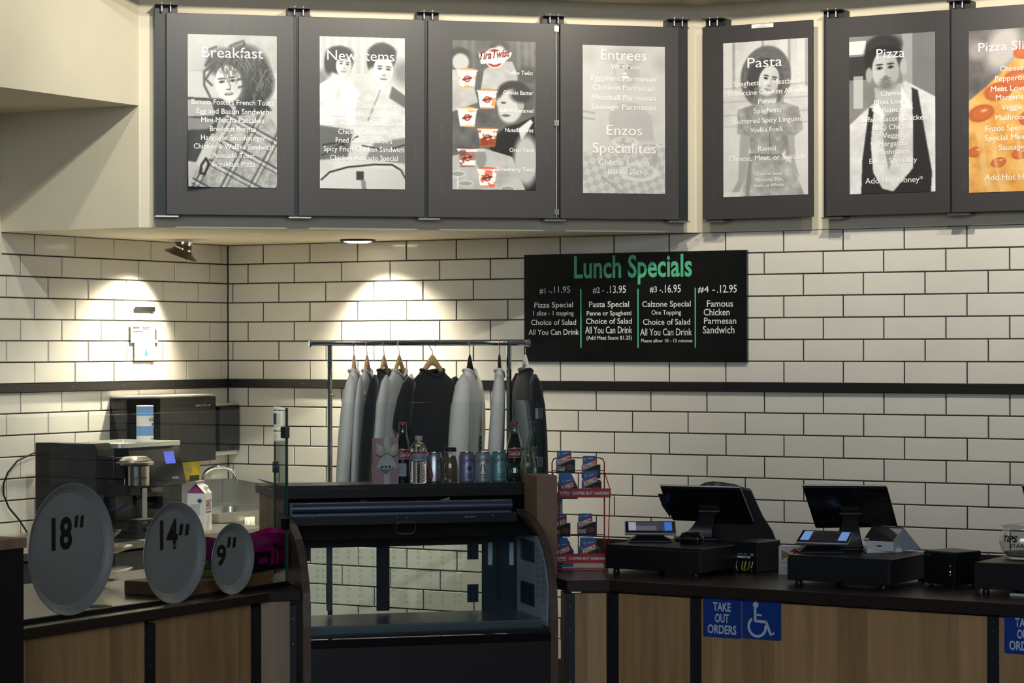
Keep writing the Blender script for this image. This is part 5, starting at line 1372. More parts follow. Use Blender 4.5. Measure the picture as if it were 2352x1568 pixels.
for cx_, cz_ in ((.46, .66), (.595, .58)):
    pts_ = []
    for k in range(14):
        a = 2 * math.pi * k / 14; r_ = .13 if k % 2 == 0 else .05; pts_.append((cx_ + r_ * math.cos(a), cz_ + r_ * .9 * math.sin(a)))
    blot(pts_, 'print_fronds')
MB().face([surf(hw_ * a, b) for a, b in ((-.93, .35), (-.60, .35), (-.60, .72), (-.93, .72))]).build('pink_label', mat('pink_label', (0.55, 0.06, 0.30), 0.5), t, recalc=False)
q = onp(466, 1306, (2.70, 0, 0), (1, 0, 0))
t = thing('green_parcel', 'small pale green wrapped parcel on the wooden board, between two pans', 'parcel', (2.66, onx(465, 1300, 2.66)[1], TOP + bt), math.radians(70))
GP = mat('green_wrap', (0.38, 0.50, 0.16), 0.4, noise=0.3, scale=60)
MB().box(-0.036, 0.036, -0.024, 0.024, 0.0, 0.026).build('parcel', GP, t, bevel=0.004)
MB().box(-0.026, 0.03, -0.016, 0.022, 0.0265, 0.044).build('upper_fold', mat('green_wrap_dark', (0.18, 0.30, 0.12), 0.4, noise=0.3, scale=60), t, bevel=0.004)
MB().tube([(0.0, -0.01, 0.045), (0.012, -0.014, 0.056), (0.022, -0.004, 0.05)], 0.002, 6).build('ribbon_tie', WHITE_PL, t, 40)
# white cloth hanging under the sink, papers on the shelf
q = onz(570, 1225, 0.85)
t0 = onx(570, 1200, 0.46)
mb = MB(); w_ = 0.07
rg = []
for i in range(5):
    z = 0.06 - 0.05 * i
    rg.append([(0.01 * math.sin(k * 1.9 + i), -w_ * (0.55 + .15 * i) + k * w_ * (1.1 + .3 * i) / 8, z) for k in range(9)])
mb.v = [p for r in rg for p in r]
for i in range(4):
    for k in range(8): mb.f.append((i * 9 + k, i * 9 + k + 1, i * 9 + 10 + k, i * 9 + 9 + k)); mb.mi.append(0)
o = mb.build('hand_cloth', mat('white_cloth', (0.66, 0.64, 0.56), 0.8), None, True, loc=(0.47, t0[1], t0[2] - 0.03)); o.modifiers.new('thick', 'SOLIDIFY').thickness = 0.004
tag(o, 'white cloth hanging at the sink edge beside the wooden shelf panel', 'cloth')
PAPER = mat('white_paper', (0.74, 0.73, 0.68), 0.6)
a = hl(600, 1108, 0.25)
def sheet_of(dx, dy, dz, w, h, rz, label, curl=0.0):
    mb = MB()
    N = 8
    for j in (0, 1):
        for i in range(N + 1):
            u = i / N; mb.v.append((-w / 2 + w * u, -h / 2 + h * j, 0.0006 + curl * max(0, .35 - u) ** 2 * 6))
    for i in range(N): mb.f.append((i, i + 1, N + 2 + i, N + 1 + i)); mb.mi.append(0)
    p = H0 + CX * dx + CY * dy
    o = mb.build('loose_paper', PAPER, None, True, loc=(p[0], p[1], SZ + dz), rotz=CR + rz); o.modifiers.new('thick', 'SOLIDIFY').thickness = 0.0008
    tag(o, label, 'paper', 'papers on the bottle shelf')
sheet_of(0.115, 0.22, 0.0006, 0.21, 0.28, 0.25, 'lowest sheet of the white papers at the left end of the bottle shelf')
sheet_of(0.095, 0.20, 0.0026, 0.21, 0.28, 0.05, 'top curled sheet of the white papers at the left end of the bottle shelf', 0.03)
# tags hanging under the shelf front
for (p0, label, c, pp) in (((838, 1148), 'dark paper tag hanging from the shelf edge over the case, left', (0.10, 0.09, 0.085), [(828, 1148), (873, 1154), (853, 1185)]),
                           ((1000, 1150), 'pale green paper tag hanging from the shelf edge over the case, right', (0.30, 0.34, 0.20), [(980, 1155), (1025, 1144), (1034, 1141), (1020, 1171)])):
    w3 = [hl(x, y, -0.012) for x, y in pp]
    cx_, cz_ = w3[0][0], max(z for _, z in w3)
    pos = H0 + CX * cx_ + CY * -0.012
    mb = MB().xzprism([(x - cx_, z - cz_) for x, z in w3], -0.0006, 0.0006)
    tag(mb.build('paper_tag', mat('tag_' + label.split()[0], c, 0.7), None, loc=(pos[0], pos[1], cz_), rotz=CR), label, 'tag')
# ================================================================== clothes rail with shirts behind the shelf
RC = at_depth(965, 788, 11.15)
def rr_(px, py):
    q = onp(px, py, RC, CY) - RC; return float(q @ CX), float(q[2] + RC[2])
RZ = RC[2]
rack = thing('clothes_rail', 'chrome garment rail on two posts standing behind the bottle shelf', 'clothes rail', (RC[0], RC[1], 0), CR)
xl, xr = rr_(712, 787)[0], rr_(1214, 789)[0]
MB().tube([(xl, 0, RZ), (xr, 0, RZ)], 0.0115, 20).build('rail', CHROME, rack, 40)
for x in (xl, xr): MB().lathe([(0.0, -0.004), (0.016, -0.004), (0.019, 0.0), (0.016, 0.006), (0, 0.006)], 20, M=Matrix.Translation((x, 0, RZ)) @ Matrix.Rotation(math.pi / 2, 4, 'Y')).build('end_cap', mat('blue_steel_cap', (0.30, 0.42, 0.62), 0.15, 1.0), rack, 40)
for px in (757.5, 1169):
    x = rr_(px, 900)[0]
    MB().tube([(x, 0, 0.07), (x, 0, RZ - 0.010)], 0.0115, 20).build('post', CHROME, rack, 40)
    MB().tube([(x, -0.25, 0.05), (x, 0.25, 0.05)], 0.013, 14).box(x - 0.014, x + 0.014, -0.27, -0.24, 0.0, 0.05).box(x - 0.014, x + 0.014, 0.24, 0.27, 0.0, 0.05).build('foot', CHROME, rack, 40)
x = rr_(763, 907)[0]
MB().lathe([(0.0, -0.006), (0.006, -0.003), (0.006, 0.006), (0, 0.008)], 14, M=Matrix.Translation((x, -0.013, rr_(763, 907)[1])) @ Matrix.Rotation(math.pi / 2, 4, 'X')).build('lock_screw', mat('brass', (0.6, 0.45, 0.15), 0.25, 1.0), rack, 40)

HW_WOOD = wood_mat('hanger_wood', (0.62, 0.40, 0.17), (0.50, 0.29, 0.11), 0.35)
COPPER = mat('copper_hook', (0.70, 0.30, 0.18), 0.25, 1.0)
VELVET = mat('black_velvet', (0.008, 0.008, 0.008), 0.9)
def hanger(px, ang, label, bodym, hookm, drop=0.055):
    x = rr_(px, 788)[0]; p = RC + CX * x
    t = thing('clothes_hanger', label, 'hanger', (p[0], p[1], RZ), CR + ang, 'hangers on the rail')
    rh = 0.0210
    pth = [(0.0, 0.0 + rh * math.sin(a), rh * math.cos(a) - 0.0068) for a in np.linspace(math.radians(115), math.radians(-110), 14)]
    pth = [(p_[1], 0.0, p_[2]) for p_ in pth] + [(0.0, 0, -0.036), (0.0, 0, -drop - 0.01)]
    MB().tube(pth, 0.0018, 8).build('hook', hookm, t, 40)
    rings = []
    N = 24
    for i in range(N + 1):
        u = -1 + 2 * i / N; xx = 0.155 * u
        zc_ = -drop - 0.020 - 0.160 * (math.sqrt(u * u + 0.01) - 0.1) ** .95
        hh = 0.026 - 0.013 * abs(u) ** .6; ww = 0.0065 + 0.0045 * abs(u); yy = -0.004 * u * u
        rings.append([(xx, yy + ww * math.cos(a), zc_ + hh * math.sin(a)) for a in np.linspace(0, 2 * math.pi, 13)[:-1]])
    MB().loft(rings).build('hanger_bar', bodym, t, 50)
    return t
SHIRTM = {}
def shirt_mat(nm, c):
    return mat(nm, c, 0.9, noise=0.06, scale=14, bump=0.15, sheen=0.15)
def shirt(px, ang, label, m, long=True, seed=0, H=0.80, scale=1.0, lean=0.0, th=1.0, trim=None):
    r = np.random.default_rng(seed); ph = r.uniform(0, 6.28, 6)
    x = rr_(px, 788)[0]; p = RC + CX * x
    t = thing('sweatshirt' if long else 't_shirt', label, 'shirt', (p[0], p[1], RZ), CR + ang, 'shirts on the garment rail')
    sh_y = lambda v: lean * max(0, -.14 - v)
    Z_ = [-H, -H + .03, -.62, -.45, -.32, -.24, -.205, -.18, -.158, -.138, -.122]
    Wd = [.235, .245, .245, .240, .238, .232, .218, .185, .140, .105, .090]
    Dp = [.080, .082, .078, .074, .070, .062, .054, .048, .044, .042, .040]; Dp = [.016 + .012 * th + (q_ - .040) * 1.1 * th for q_ in Dp]
    zi = np.array(Z_); wi = np.array(Wd) * scale; di = np.array(Dp)
    amp = 0.010 * th
    def front(u, v):
        """front (-y) surface of the body at local u, v"""
        w = np.interp(v, zi, wi); d = np.interp(v, zi, di); cx_ = max(-1, min(1, u / w))
        a = math.acos(cx_); f = fold(-a, v)
        return (u, -(d * max(0, 1 - abs(cx_) ** 2.4) ** (1 / 2.4) + f) - 0.003 + sh_y(v), v)
    def fold(a, v):
        k = min(1, max(0, (-.16 - v) / .35))
        return amp * k * (math.sin(5 * a + ph[0] + v * 3) * .5 + math.sin(9 * a + ph[1] - v * 5) * .3)
    rings = []
    zs = np.concatenate([np.linspace(-H, -.24, 14), [-.215, -.195, -.175, -.158, -.138, -.122]])
    for v in zs:
        w = np.interp(v, zi, wi); d = np.interp(v, zi, di); ring = []
        for k in range(56):
            a = 2 * math.pi * k / 56; ca, sa = math.cos(a), math.sin(a)
            n_ = 2.4; q_ = (abs(ca) ** n_ + abs(sa) ** n_) ** (-1 / n_)
            f = fold(a, v)
            front_dip = 0.035 if sa < 0 else 0.008
            zz = v - (max(0, (v + .16) / .04) * front_dip * (1 - abs(ca)) if v > -.16 else 0)
            ring.append((w * ca * q_ + f * ca, d * sa * q_ + f * sa + sh_y(v), zz))
        rings.append(ring)
    mb = MB().loft(rings, cap=False)
    top = rings[-1]
    mb.build('body', m, t, True)
    MB().tube([(x_ * .97, y_ * .97, z_ + .002) for x_, y_, z_ in top], 0.0075, 8, True).build('collar', trim or m, t, True)
    for s_ in (-1, 1):
        R_ = []
        if long: P_ = [(.165, -.165, .035, .030), (.205, -.20, .045, .048), (.245, -.29, .050, .062), (.262, -.42, .047, .066), (.268, -.56, .043, .062), (.262, -.70, .038, .055), (.255, -.775, .032, .046), (.254, -.785, .038, .048), (.250, -.84, .034, .040)]
        else: P_ = [(.170, -.172, .034, .026), (.200, -.205, .044, .034), (.222, -.265, .052, .040), (.240, -.335, .058, .042), (.250, -.395, .062, .040)]
        for i, (xx, zz, rx, ry) in enumerate(P_):
            ring = []
            tilt = math.radians((44 if i < 2 else 24) if not long else (48 if i < 2 else 20 if i < 3 else 4)) * s_
            for k in range(20):
                a = 2 * math.pi * k / 20; f = 1 + .06 * math.sin(3 * a + ph[2] + i) * (i > 1)
                lx = rx * math.cos(a) * f * scale; ly = (ry * (.22 + .62 * th) if long else ry * .8) * math.sin(a) * f + sh_y(zz)
                ring.append((s_ * xx * scale + lx * math.cos(tilt), ly, zz + lx * math.sin(tilt) * (1 if long else 1)))
            R_.append(ring)
        MB().loft(R_).build('sleeve', m, t, True)
    return t, front
WHITEC = shirt_mat('white_cotton', (0.72, 0.70, 0.66)); GREYC = shirt_mat('pale_grey_cotton', (0.60, 0.59, 0.56)); BLACKC = shirt_mat('black_cotton', (0.010, 0.010, 0.012))
RED = mat('print_red', (0.55, 0.015, 0.02), 0.6); GRN = mat('print_green', (0.02, 0.14, 0.05), 0.6)
Q = math.pi / 2
E_ = Q - .27
hanger(813, E_, 'wooden hanger at the left end of the rail', HW_WOOD, CHROME)
hanger(843, E_ - .08, 'wooden hanger holding the shirt beside the left black sweatshirt', HW_WOOD, CHROME)
hanger(882, E_ - .16, 'wooden hanger holding the left black sweatshirt', HW_WOOD, CHROME)
hanger(917, E_ - .26, 'wooden hanger holding the grey sweatshirt beside the black t-shirt', HW_WOOD, CHROME)
hanger(993, .62, 'wide wooden hanger seen through the neck of the black t-shirt', HW_WOOD, CHROME)
hanger(1079, E_ - .12, 'black velvet hanger with copper hook holding the green lettered sweatshirt', VELVET, COPPER)
hanger(1147, E_, 'black velvet hanger with copper hook beside the right post', VELVET, COPPER)
hanger(1207, E_ + .22, 'white plastic hanger at the right end of the rail', WHITE_PL, CHROME)
t1, f1 = shirt(813, E_, 'white sweatshirt hanging at the left end of the garment rail', WHITEC, True, 1, lean=.075, th=.40)
t2, f2 = shirt(843, E_ - .08, 'pale grey sweatshirt second from the left post of the rail', GREYC, True, 2, lean=.045, th=.0)
t3, f3 = shirt(882, E_ - .16, 'black sweatshirt hanging sideways between two pale sweatshirts', BLACKC, True, 3, lean=.06, th=.35)
t4, f4 = shirt(917, E_ - .26, 'light grey sweatshirt hanging left of the black t-shirt', GREYC, True, 4, lean=.045, th=.20)
t5, f5 = shirt(993, .62, 'black t-shirt with small red and green chest logo, turned to the front', BLACKC, False, 5, 0.74, scale=.84, th=.45)
t6, f6 = shirt(1079, E_ - .12, 'white sweatshirt with green letter E and red band, right of the black t-shirt', WHITEC, True, 6, lean=.05, th=.8)
t7, f7 = shirt(1147, E_, 'white sweatshirt hanging beside the right chrome post', WHITEC, True, 7, lean=.05, th=.40)
t8, f8 = shirt(1207, E_ + .22, 'black sweatshirt at the right end of the garment rail', BLACKC, True, 8, lean=-.02, th=.5)
def shirt_logo(t, f, cx_, cz_, k):
    pep = [(-.4, -.9), (.1, -.8), (.6, -.3), (.7, .3), (.4, .8), (.1, .9), (.0, .5), (.1, 0), (-.1, -.5)]
    MB().face([f(cx_ + a * .011 * k, cz_ + .030 * k + b * .016 * k) for a, b in pep]).build('pepper_print', RED, t, recalc=False)
    lettering('PIZZERIA', cx_ - .034 * k, cx_ + .034 * k, cz_ - .008 * k, .016 * k, GRN, f, t, 0.03)
    MB().face([f(cx_ - .030 * k, cz_ - .016 * k), f(cx_, cz_ - .020 * k), f(cx_ + .034 * k, cz_ - .016 * k), f(cx_ + .034 * k, cz_ - .013 * k), f(cx_, cz_ - .0165 * k), f(cx_ - .030 * k, cz_ - .012 * k)]).build('underline_print', RED, t, recalc=False)
shirt_logo(t5, f5, 0.105, -0.295, 1.05)
pep = [(-.5, -1), (.2, -.9), (.7, -.3), (.8, .3), (.3, 1.1), (.1, .5), (-.1, -.3)]
MB().face([f6(.03 + a * .035, -.37 + b * .035) for a, b in pep]).build('pepper_print', RED, t6, recalc=False)
lettering('E', -.01, .09, -.485, .060, GRN, f6, t6, 0.06)
for k in range(4):
    a, b = -.03 + .032 * k, -.03 + .032 * (k + 1); MB().face([f6(a, -.55), f6(b, -.55), f6(b, -.505), f6(a, -.505)]).build('red_band', RED, t6, recalc=False)
lettering('ENZO', -.02, .09, -.542, .030, WHITE_INK, lambda u, v: (f6(u, v)[0], f6(u, v)[1] - 0.001, v), t6, 0.04)
MB().face([f1(-.06 + .022 * math.cos(a), -.40 + .04 * math.sin(a)) for a in np.linspace(0, 6.28, 14)[:-1]]).build('red_print', RED, t1, recalc=False)
shirt_logo(t8, f8, 0.08, -0.30, 0.9)
MB().tube([(-.012, -.052, -.150), (.0, -.054, -.146), (.010, -.055, -.152), (.012, -.06, -.19)], 0.003, 6).build('drawstring', WHITE_PL, t8, 40)

# ================================================================== drinks and box on the shelf
def face_rot(p): return math.atan2(CAM[1] - p[1], CAM[0] - p[0])
def on_shelf(px, py, name, label, cat, group=None, dr=0.0, z=None):
    p = onz(px, py, SZ)
    return thing(name, label, cat, (p[0], p[1], SZ if z is None else z), face_rot(p) + dr, group)
def cylfn(r, a0=0.0): return lambda u, v: (r * math.cos(u / r + a0), r * math.sin(u / r + a0), v)
def patch(r, a0, a1, z0, z1, m, nm, par, N=16):
    mb = MB()
    for i in range(N):
        p, q = a0 + (a1 - a0) * i / N, a0 + (a1 - a0) * (i + 1) / N
        mb.v += [(r * math.cos(p), r * math.sin(p), z0), (r * math.cos(q), r * math.sin(q), z0), (r * math.cos(q), r * math.sin(q), z1), (r * math.cos(p), r * math.sin(p), z1)]
        b = len(mb.v) - 4; mb.f.append((b, b + 1, b + 2, b + 3)); mb.mi.append(0)
    return mb.build(nm, m, par, True, recalc=False)
COLA = mat('dark_cola', (0.012, 0.004, 0.002), 0.08); CAPRED = mat('red_cap', (0.45, 0.03, 0.025), 0.3)
GREENGLASS = pane_mat('green_bottle_glass', (0.80, 0.92, 0.82), (0.9, 1, 0.92), 1.5, 0.03, 2.5)
LABRED = mat('label_red', (0.42, 0.012, 0.02), 0.4); LABW = mat('label_pale', (0.52, 0.57, 0.62), 0.5)
def cola_bottle(px, py, label, dr):
    t = on_shelf(px, py, 'cola_bottle', label, 'bottle', 'glass cola bottles on the shelf', 0.0)
    pr = [(0.026, 0.0), (0.031, 0.004), (0.0325, 0.018), (0.031, 0.045), (0.0275, 0.070), (0.0285, 0.085), (0.0325, 0.105), (0.0335, 0.125), (0.0315, 0.140), (0.026, 0.165), (0.0195, 0.190), (0.0155, 0.210), (0.0150, 0.222), (0.0165, 0.224), (0.0165, 0.229), (0.0135, 0.231), (0.0135, 0.236)]
    MB().lathe(pr, 40).build('bottle', GREENGLASS, t, 50)
    li = [(0.0, 0.003)] + [(r - 0.0016, max(z, 0.003)) for r, z in pr[:11]] + [(0.0165, 0.193), (0.0, 0.193)]
    MB().lathe(li, 40).build('cola', COLA, t, 50)
    MB().lathe([(0.0142, 0.2365), (0.0158, 0.2365), (0.0162, 0.232), (0.0168, 0.232), (0.0165, 0.240), (0.012, 0.2435), (0, 0.244)], 26).build('cap', CAPRED, t, 40)
    R_ = 0.0342
    patch(R_, -.62 + dr, .95 + dr, 0.099, 0.137, WHITE_PL, 'label_border', t); patch(R_ + .0004, -.58 + dr, .91 + dr, 0.101, 0.135, LABRED, 'red_label', t)
    lettering('Coca-Cola', (-.50 + dr) * R_, (.83 + dr) * R_, 0.109, 0.017, WHITE_INK, cylfn(R_ + .0008), t, 0.02, 0.35)
    return t, R_
tb, R_ = cola_bottle(925, 1111, 'glass cola bottle with red cap and pale back label, right of the pink box', .15)
patch(0.0332, -1.05, .45, 0.032, 0.082, LABW, 'pale_label', tb)
mb = MB()
for k in range(7):
    z = 0.075 - .006 * k
    for i in range(6):
        p, q = -.95 + .2 * i, -.95 + .2 * (i + .9); rr = 0.0336; mb.face([(rr * math.cos(p), rr * math.sin(p), z), (rr * math.cos(q), rr * math.sin(q), z), (rr * math.cos(q), rr * math.sin(q), z + .002), (rr * math.cos(p), rr * math.sin(p), z + .002)])
mb.build('fine_print', mat('blue_grey_print', (0.16, 0.20, 0.25), 0.6), tb, recalc=False)
cola_bottle(1182, 1107, 'glass cola bottle with red cap, beside the right glass end', -.15)
# water bottle
t = on_shelf(962, 1110, 'water_bottle', 'clear ribbed plastic water bottle with white cap and red edged label', 'bottle')
WATER = mat('clear_water', (0.97, 0.98, 0.97), 0.02, trans=1.0, ior=1.33)
pr = [(0.0, 0.002), (0.022, 0.0), (0.029, 0.004)]
for k in range(7): z = 0.010 + 0.0108 * k; pr += [(0.0312, z), (0.0318, z + .003), (0.0295, z + .0075)]
pr += [(0.0312, 0.088), (0.0312, 0.122), (0.0318, 0.126), (0.030, 0.142), (0.022, 0.160), (0.0135, 0.168), (0.0128, 0.172), (0.0, 0.172)]
MB().lathe(pr, 48).build('bottle', WATER, t, 50)
MB().lathe([(0.0142, 0.172), (0.0148, 0.174), (0.0145, 0.186), (0.012, 0.1875), (0, 0.1875)], 30).build('cap', mat('frosted_cap', (0.60, 0.62, 0.62), 0.4), t, 40)
patch(0.0318, -1.5, 1.5, 0.090, 0.124, LABW, 'label', t, 24)
patch(0.0321, -1.5, 1.5, 0.119, 0.125, LABRED, 'red_edge', t, 24); patch(0.0321, -1.5, 1.5, 0.0885, 0.0915, LABRED, 'red_edge', t, 24)
lettering('CRYSTAL GEYSER', -0.024, 0.024, 0.0985, 0.006, INK, cylfn(0.0323), t, 0.02)
patch(0.0322, -1.1, 1.2, 0.105, 0.115, mat('mountain_blue', (0.34, 0.45, 0.52), 0.5), 'mountain_print', t)
# cans
def can_shape(t, m, h=0.122, r=0.0330):
    MB().lathe([(0.0, 0.006), (0.022, 0.0), (0.026, 0.0), (r, 0.008), (r, h - 0.018), (0.0275, h - 0.004), (0.0272, h - 0.003)], 40).build('body', m, t, 40)
    MB().lathe([(0.0274, h - 0.003), (0.0282, h - 0.001), (0.0280, h), (0.0262, h), (0.0255, h - 0.004), (0.0, h - 0.004)], 40).build('lid', mat('can_aluminium', (0.60, 0.60, 0.60), 0.25, 1.0), t, 40)
    return r
CANG = 'drink cans on the shelf'
t = on_shelf(997, 1109, 'drink_can', 'silver drink can with red swirl, right of the water bottle', 'can', CANG)
r = can_shape(t, mat('silver_can', (0.50, 0.52, 0.55), 0.28, 0.9))
f = cylfn(r + .0005)
MB().face([f(r * a, z) for a, z in ((-.62, .010), (-.28, .010), (-.10, .030), (-.18, .050), (-.42, .070), (-.72, .100), (-.62, .070), (-.42, .048), (-.36, .030))]).build('red_swirl', LABRED, t, recalc=False)
lettering('Coke', -0.047, -0.026, 0.03, 0.05, LABRED, f, t, 0.03)
MB().face([f(.55 * r + .0052 * math.cos(q), .088 + .0058 * math.sin(q)) for q in np.linspace(0, 6.283, 18)[:-1]]).build('red_seal', LABRED, t, recalc=False)
MB().face([f(.55 * r + .0050 * math.cos(q), .068 + .014 * math.sin(q)) for q in np.linspace(0, 6.283, 18)[:-1]]).build('grey_oval', mat('grey_oval', (0.22, 0.23, 0.25), 0.5), t, recalc=False)
def olipop(px, py, label, c, tc, kind, flavour):
    t = on_shelf(px, py, 'drink_can', label, 'can', CANG)
    r = can_shape(t, mat('can_' + kind, c, 0.32, 0.35)); f = cylfn(r + .0005)
    off = {'grape': .012, 'cola': 0.0, 'punch': .010}[kind]
    lettering('OLIPOP', off - .025, off + .027, 0.082, 0.012, tc, lambda u, v: f(u, v + .010 * (1 - ((u - off) / .026) ** 2) - .006), t, 0.03)
    if kind == 'grape':
        for i, (a, b) in enumerate(((0, 0), (-4, 4), (4, 4), (-7, 9), (0, 9), (7, 9), (-4, 14), (4, 14))): MB().face([f(off + (a + 3.6 * math.cos(q)) / 1000, .050 + (b + 3.6 * math.sin(q)) / 1000) for q in np.linspace(0, 6.28, 12)[:-1]]).build('grape_print', tc, t, recalc=False)
    if kind == 'cola':
        for s_ in (-1, 1): MB().face([f(off + s_ * a, z) for a, z in ((.002, .074), (.005, .075), (.013, .046), (.006, .044))]).build('bottle_print', mat('orange_red', (0.50, 0.09, 0.03), 0.5), t, recalc=False)
    if kind == 'punch':
        MB().face([f(off + .008 * math.cos(q), .058 + .008 * math.sin(q)) for q in np.linspace(0, math.pi, 12)]).build('sun_print', mat('orange_red', (0.50, 0.09, 0.03), 0.5), t, recalc=False)
        for a in (-.008, .002, .010): MB().face([f(off + a - .005, .072), f(off + a, .076), f(off + a + .005, .072), f(off + a, .0735)]).build('palm_print', GRN, t, recalc=False)
    for i, w in enumerate(flavour): lettering(w, off - .012, off + .014, .030 - .011 * i, .008, INK, f, t, 0.02).name = 'text_line'
    return t
olipop(1072, 1108, 'lavender drink can with grape print, between cold coffee and white can', (0.30, 0.28, 0.40), mat('deep_violet', (0.07, 0.03, 0.22), 0.5), 'grape', ('Classic', 'Grape'))
olipop(1109, 1108, 'pale green drink can with two orange bottles printed on it', (0.42, 0.50, 0.48), mat('rust_print', (0.42, 0.06, 0.04), 0.5), 'cola', ('Vintage', 'Cola'))
olipop(1146, 1107, 'aqua drink can with palm print, left of the right cola bottle', (0.20, 0.40, 0.42), mat('wine_print', (0.30, 0.02, 0.06), 0.5), 'punch', ('Tropical', 'Punch'))
# cold coffee bottles
def coffee_bottle(px, py, label, liquid, capm, lab, dr):
    t = on_shelf(px, py, 'coffee_bottle', label, 'bottle', 'glass cold coffee bottles on the shelf')
    pr = [(0.024, 0.0), (0.0305, 0.004), (0.0315, 0.02), (0.0315, 0.060), (0.0290, 0.082), (0.0235, 0.102), (0.0225, 0.112), (0.0225, 0.126)]
    MB().lathe(pr, 40).build('bottle', pane_mat('bottle_glass', (0.93, 0.95, 0.92), (1, 1, 1), 1.5, 0.02, 2.2), t, 50)
    MB().lathe([(0, 0.003)] + [(a - .0018, max(b, .003)) for a, b in pr[:6]] + [(0.0205, 0.108), (0, 0.108)], 40).build('coffee', liquid, t, 50)
    MB().lathe([(0.0242, 0.126), (0.0246, 0.128), (0.0246, 0.138), (0.022, 0.141), (0, 0.141)], 32).build('cap', capm, t, 40)
    MB().lathe([(0.0242, 0.1235), (0.0250, 0.1235), (0.0250, 0.1255), (0.0242, 0.1255)], 32).build('cap_ring', mat('pale_ring', (0.6, 0.6, 0.58), 0.3), t, 40)
    f = cylfn(0.0322)
    MB().face([f(dr * .0322 + .009 * math.cos(q), .050 + .010 * math.sin(q)) for q in np.linspace(0, 6.283, 22)[:-1]]).build('round_logo', lab, t, recalc=False)
    MB().face([f((dr + .25) * .0322 + .004 * math.cos(q), .018 + .006 * math.sin(q)) for q in np.linspace(0, 6.283, 16)[:-1]]).build('pale_mark', WHITE_PL, t, recalc=False)
coffee_bottle(1034, 1109, 'cold coffee bottle with dark cap, between silver and lavender cans', mat('milk_coffee', (0.20, 0.12, 0.045), 0.2), mat('dark_cap', (0.025, 0.015, 0.02), 0.35), mat('teal_logo', (0.02, 0.10, 0.10), 0.5), -.85)
coffee_bottle(1213, 1106, 'pale cold coffee bottle with beige cap, at the right end of the shelf', mat('hazed_vanilla_milk', (0.42, 0.36, 0.20), 0.2), mat('beige_cap', (0.34, 0.31, 0.20), 0.4), mat('teal_logo2', (0.10, 0.20, 0.18), 0.5), .35)  # vanilla tone, with the glass reflection over it mixed into the pale colour
# pink gift box
p = onz(879, 1112, SZ)
t = thing('gift_box', 'pink chocolate gift box tied with a cream bow and white tag', 'gift box', (p[0], p[1] + 0.02, SZ), face_rot(p) + math.pi / 2 + 0.16)
PINK = mat('pink_card', (0.52, 0.30, 0.36), 0.45); PEACH = mat('peach_card', (0.62, 0.36, 0.28), 0.45)
RIB = mat('cream_ribbon', (0.70, 0.64, 0.50), 0.3, sheen=0.2); RIBW = mat('white_ribbon', (0.62, 0.64, 0.64), 0.35)
BW, BD, BH = 0.0475, 0.030, 0.180
mb = MB().box(-BW, BW, -BD, BD, 0, BH)
mb.mi = [0, 0, 0, 0, 1, 1]
mb.build('box', [PINK, PEACH], t, bevel=0.0012)
MB().box(-0.0115, 0.0115, -BD - 0.0008, -BD - 0.0001, 0.0, BH).box(-0.0115, 0.0115, -BD - .0008, BD, BH + 0.0001, BH + 0.0012).build('ribbon', RIBW, t)
for s_ in (-1, 1):
    rg = []
    for i in range(9):
        u = i / 8; x = s_ * 0.045 * u; w = 0.005 + 0.020 * math.sin(min(1, u * 1.15) * math.pi * .62) ; zc_ = 0.128 + 0.012 * u
        rg.append([(x, -BD - 0.002 - 0.014 * math.sin(u * math.pi * .95) - 0.004 * math.cos(a) * (1 + u), zc_ + w * math.sin(a)) for a in np.linspace(0, 2 * math.pi, 13)[:-1]])
    MB().loft(rg).build('bow_loop', RIB, t, True)
    tail = [(s_ * .004, .122), (s_ * .014, .120), (s_ * .042, .070), (s_ * .030, .062), (s_ * .016, .090)]
    MB().face([(x, -BD - 0.005, z) for x, z in tail]).build('bow_tail', RIB, t, recalc=False)
MB().lathe([(0, -.007), (.006, -.004), (.006, .004), (0, .007)], 14, M=Matrix.Translation((0, -BD - 0.012, 0.128))).build('knot', RIB, t, True)
tg = MB().xzprism([(-.004, .110), (.004, .112), (.034, .080), (.030, .074), (.012, .060), (-.022, .060), (-.034, .078)], -BD - 0.010, -BD - 0.0085).build('gift_tag', mat('tag_white', (0.62, 0.66, 0.68), 0.5), t)
for k, c in enumerate(((.07, .015, .015), (.14, .03, .025), (.05, .015, .03))):
    MB().face([(-.019 + .0145 * k + .0055 * math.cos(q), -BD - 0.0103, .0695 + .006 * math.sin(q)) for q in np.linspace(0, 6.28, 7)[:-1]]).build('chocolate_print', mat('choc%d' % k, c, 0.5), tg, recalc=False)
MB().xzprism([(-.022, .0595), (.012, .0595), (.000, .044), (-.008, .043)], -BD - 0.009, -BD - 0.0078).build('gold_flap', mat('gold_card', (0.26, 0.20, 0.07), 0.35), t)
r = np.random.default_rng(4)
mb = MB()
for k in range(26):
    x, z = r.uniform(-BW * .9, BW * .9), r.uniform(.01, BH * .95)
    if abs(x) < .014: continue
    s_ = .0018; mb.face([(x - s_, -BD - .0004, z), (x, -BD - .0004, z - s_), (x + s_, -BD - .0004, z), (x, -BD - .0004, z + s_)])
o = mb.build('confetti_print', mat('pale_confetti', (0.72, 0.60, 0.56), 0.4), t, recalc=False); o['kind'] = 'stuff'
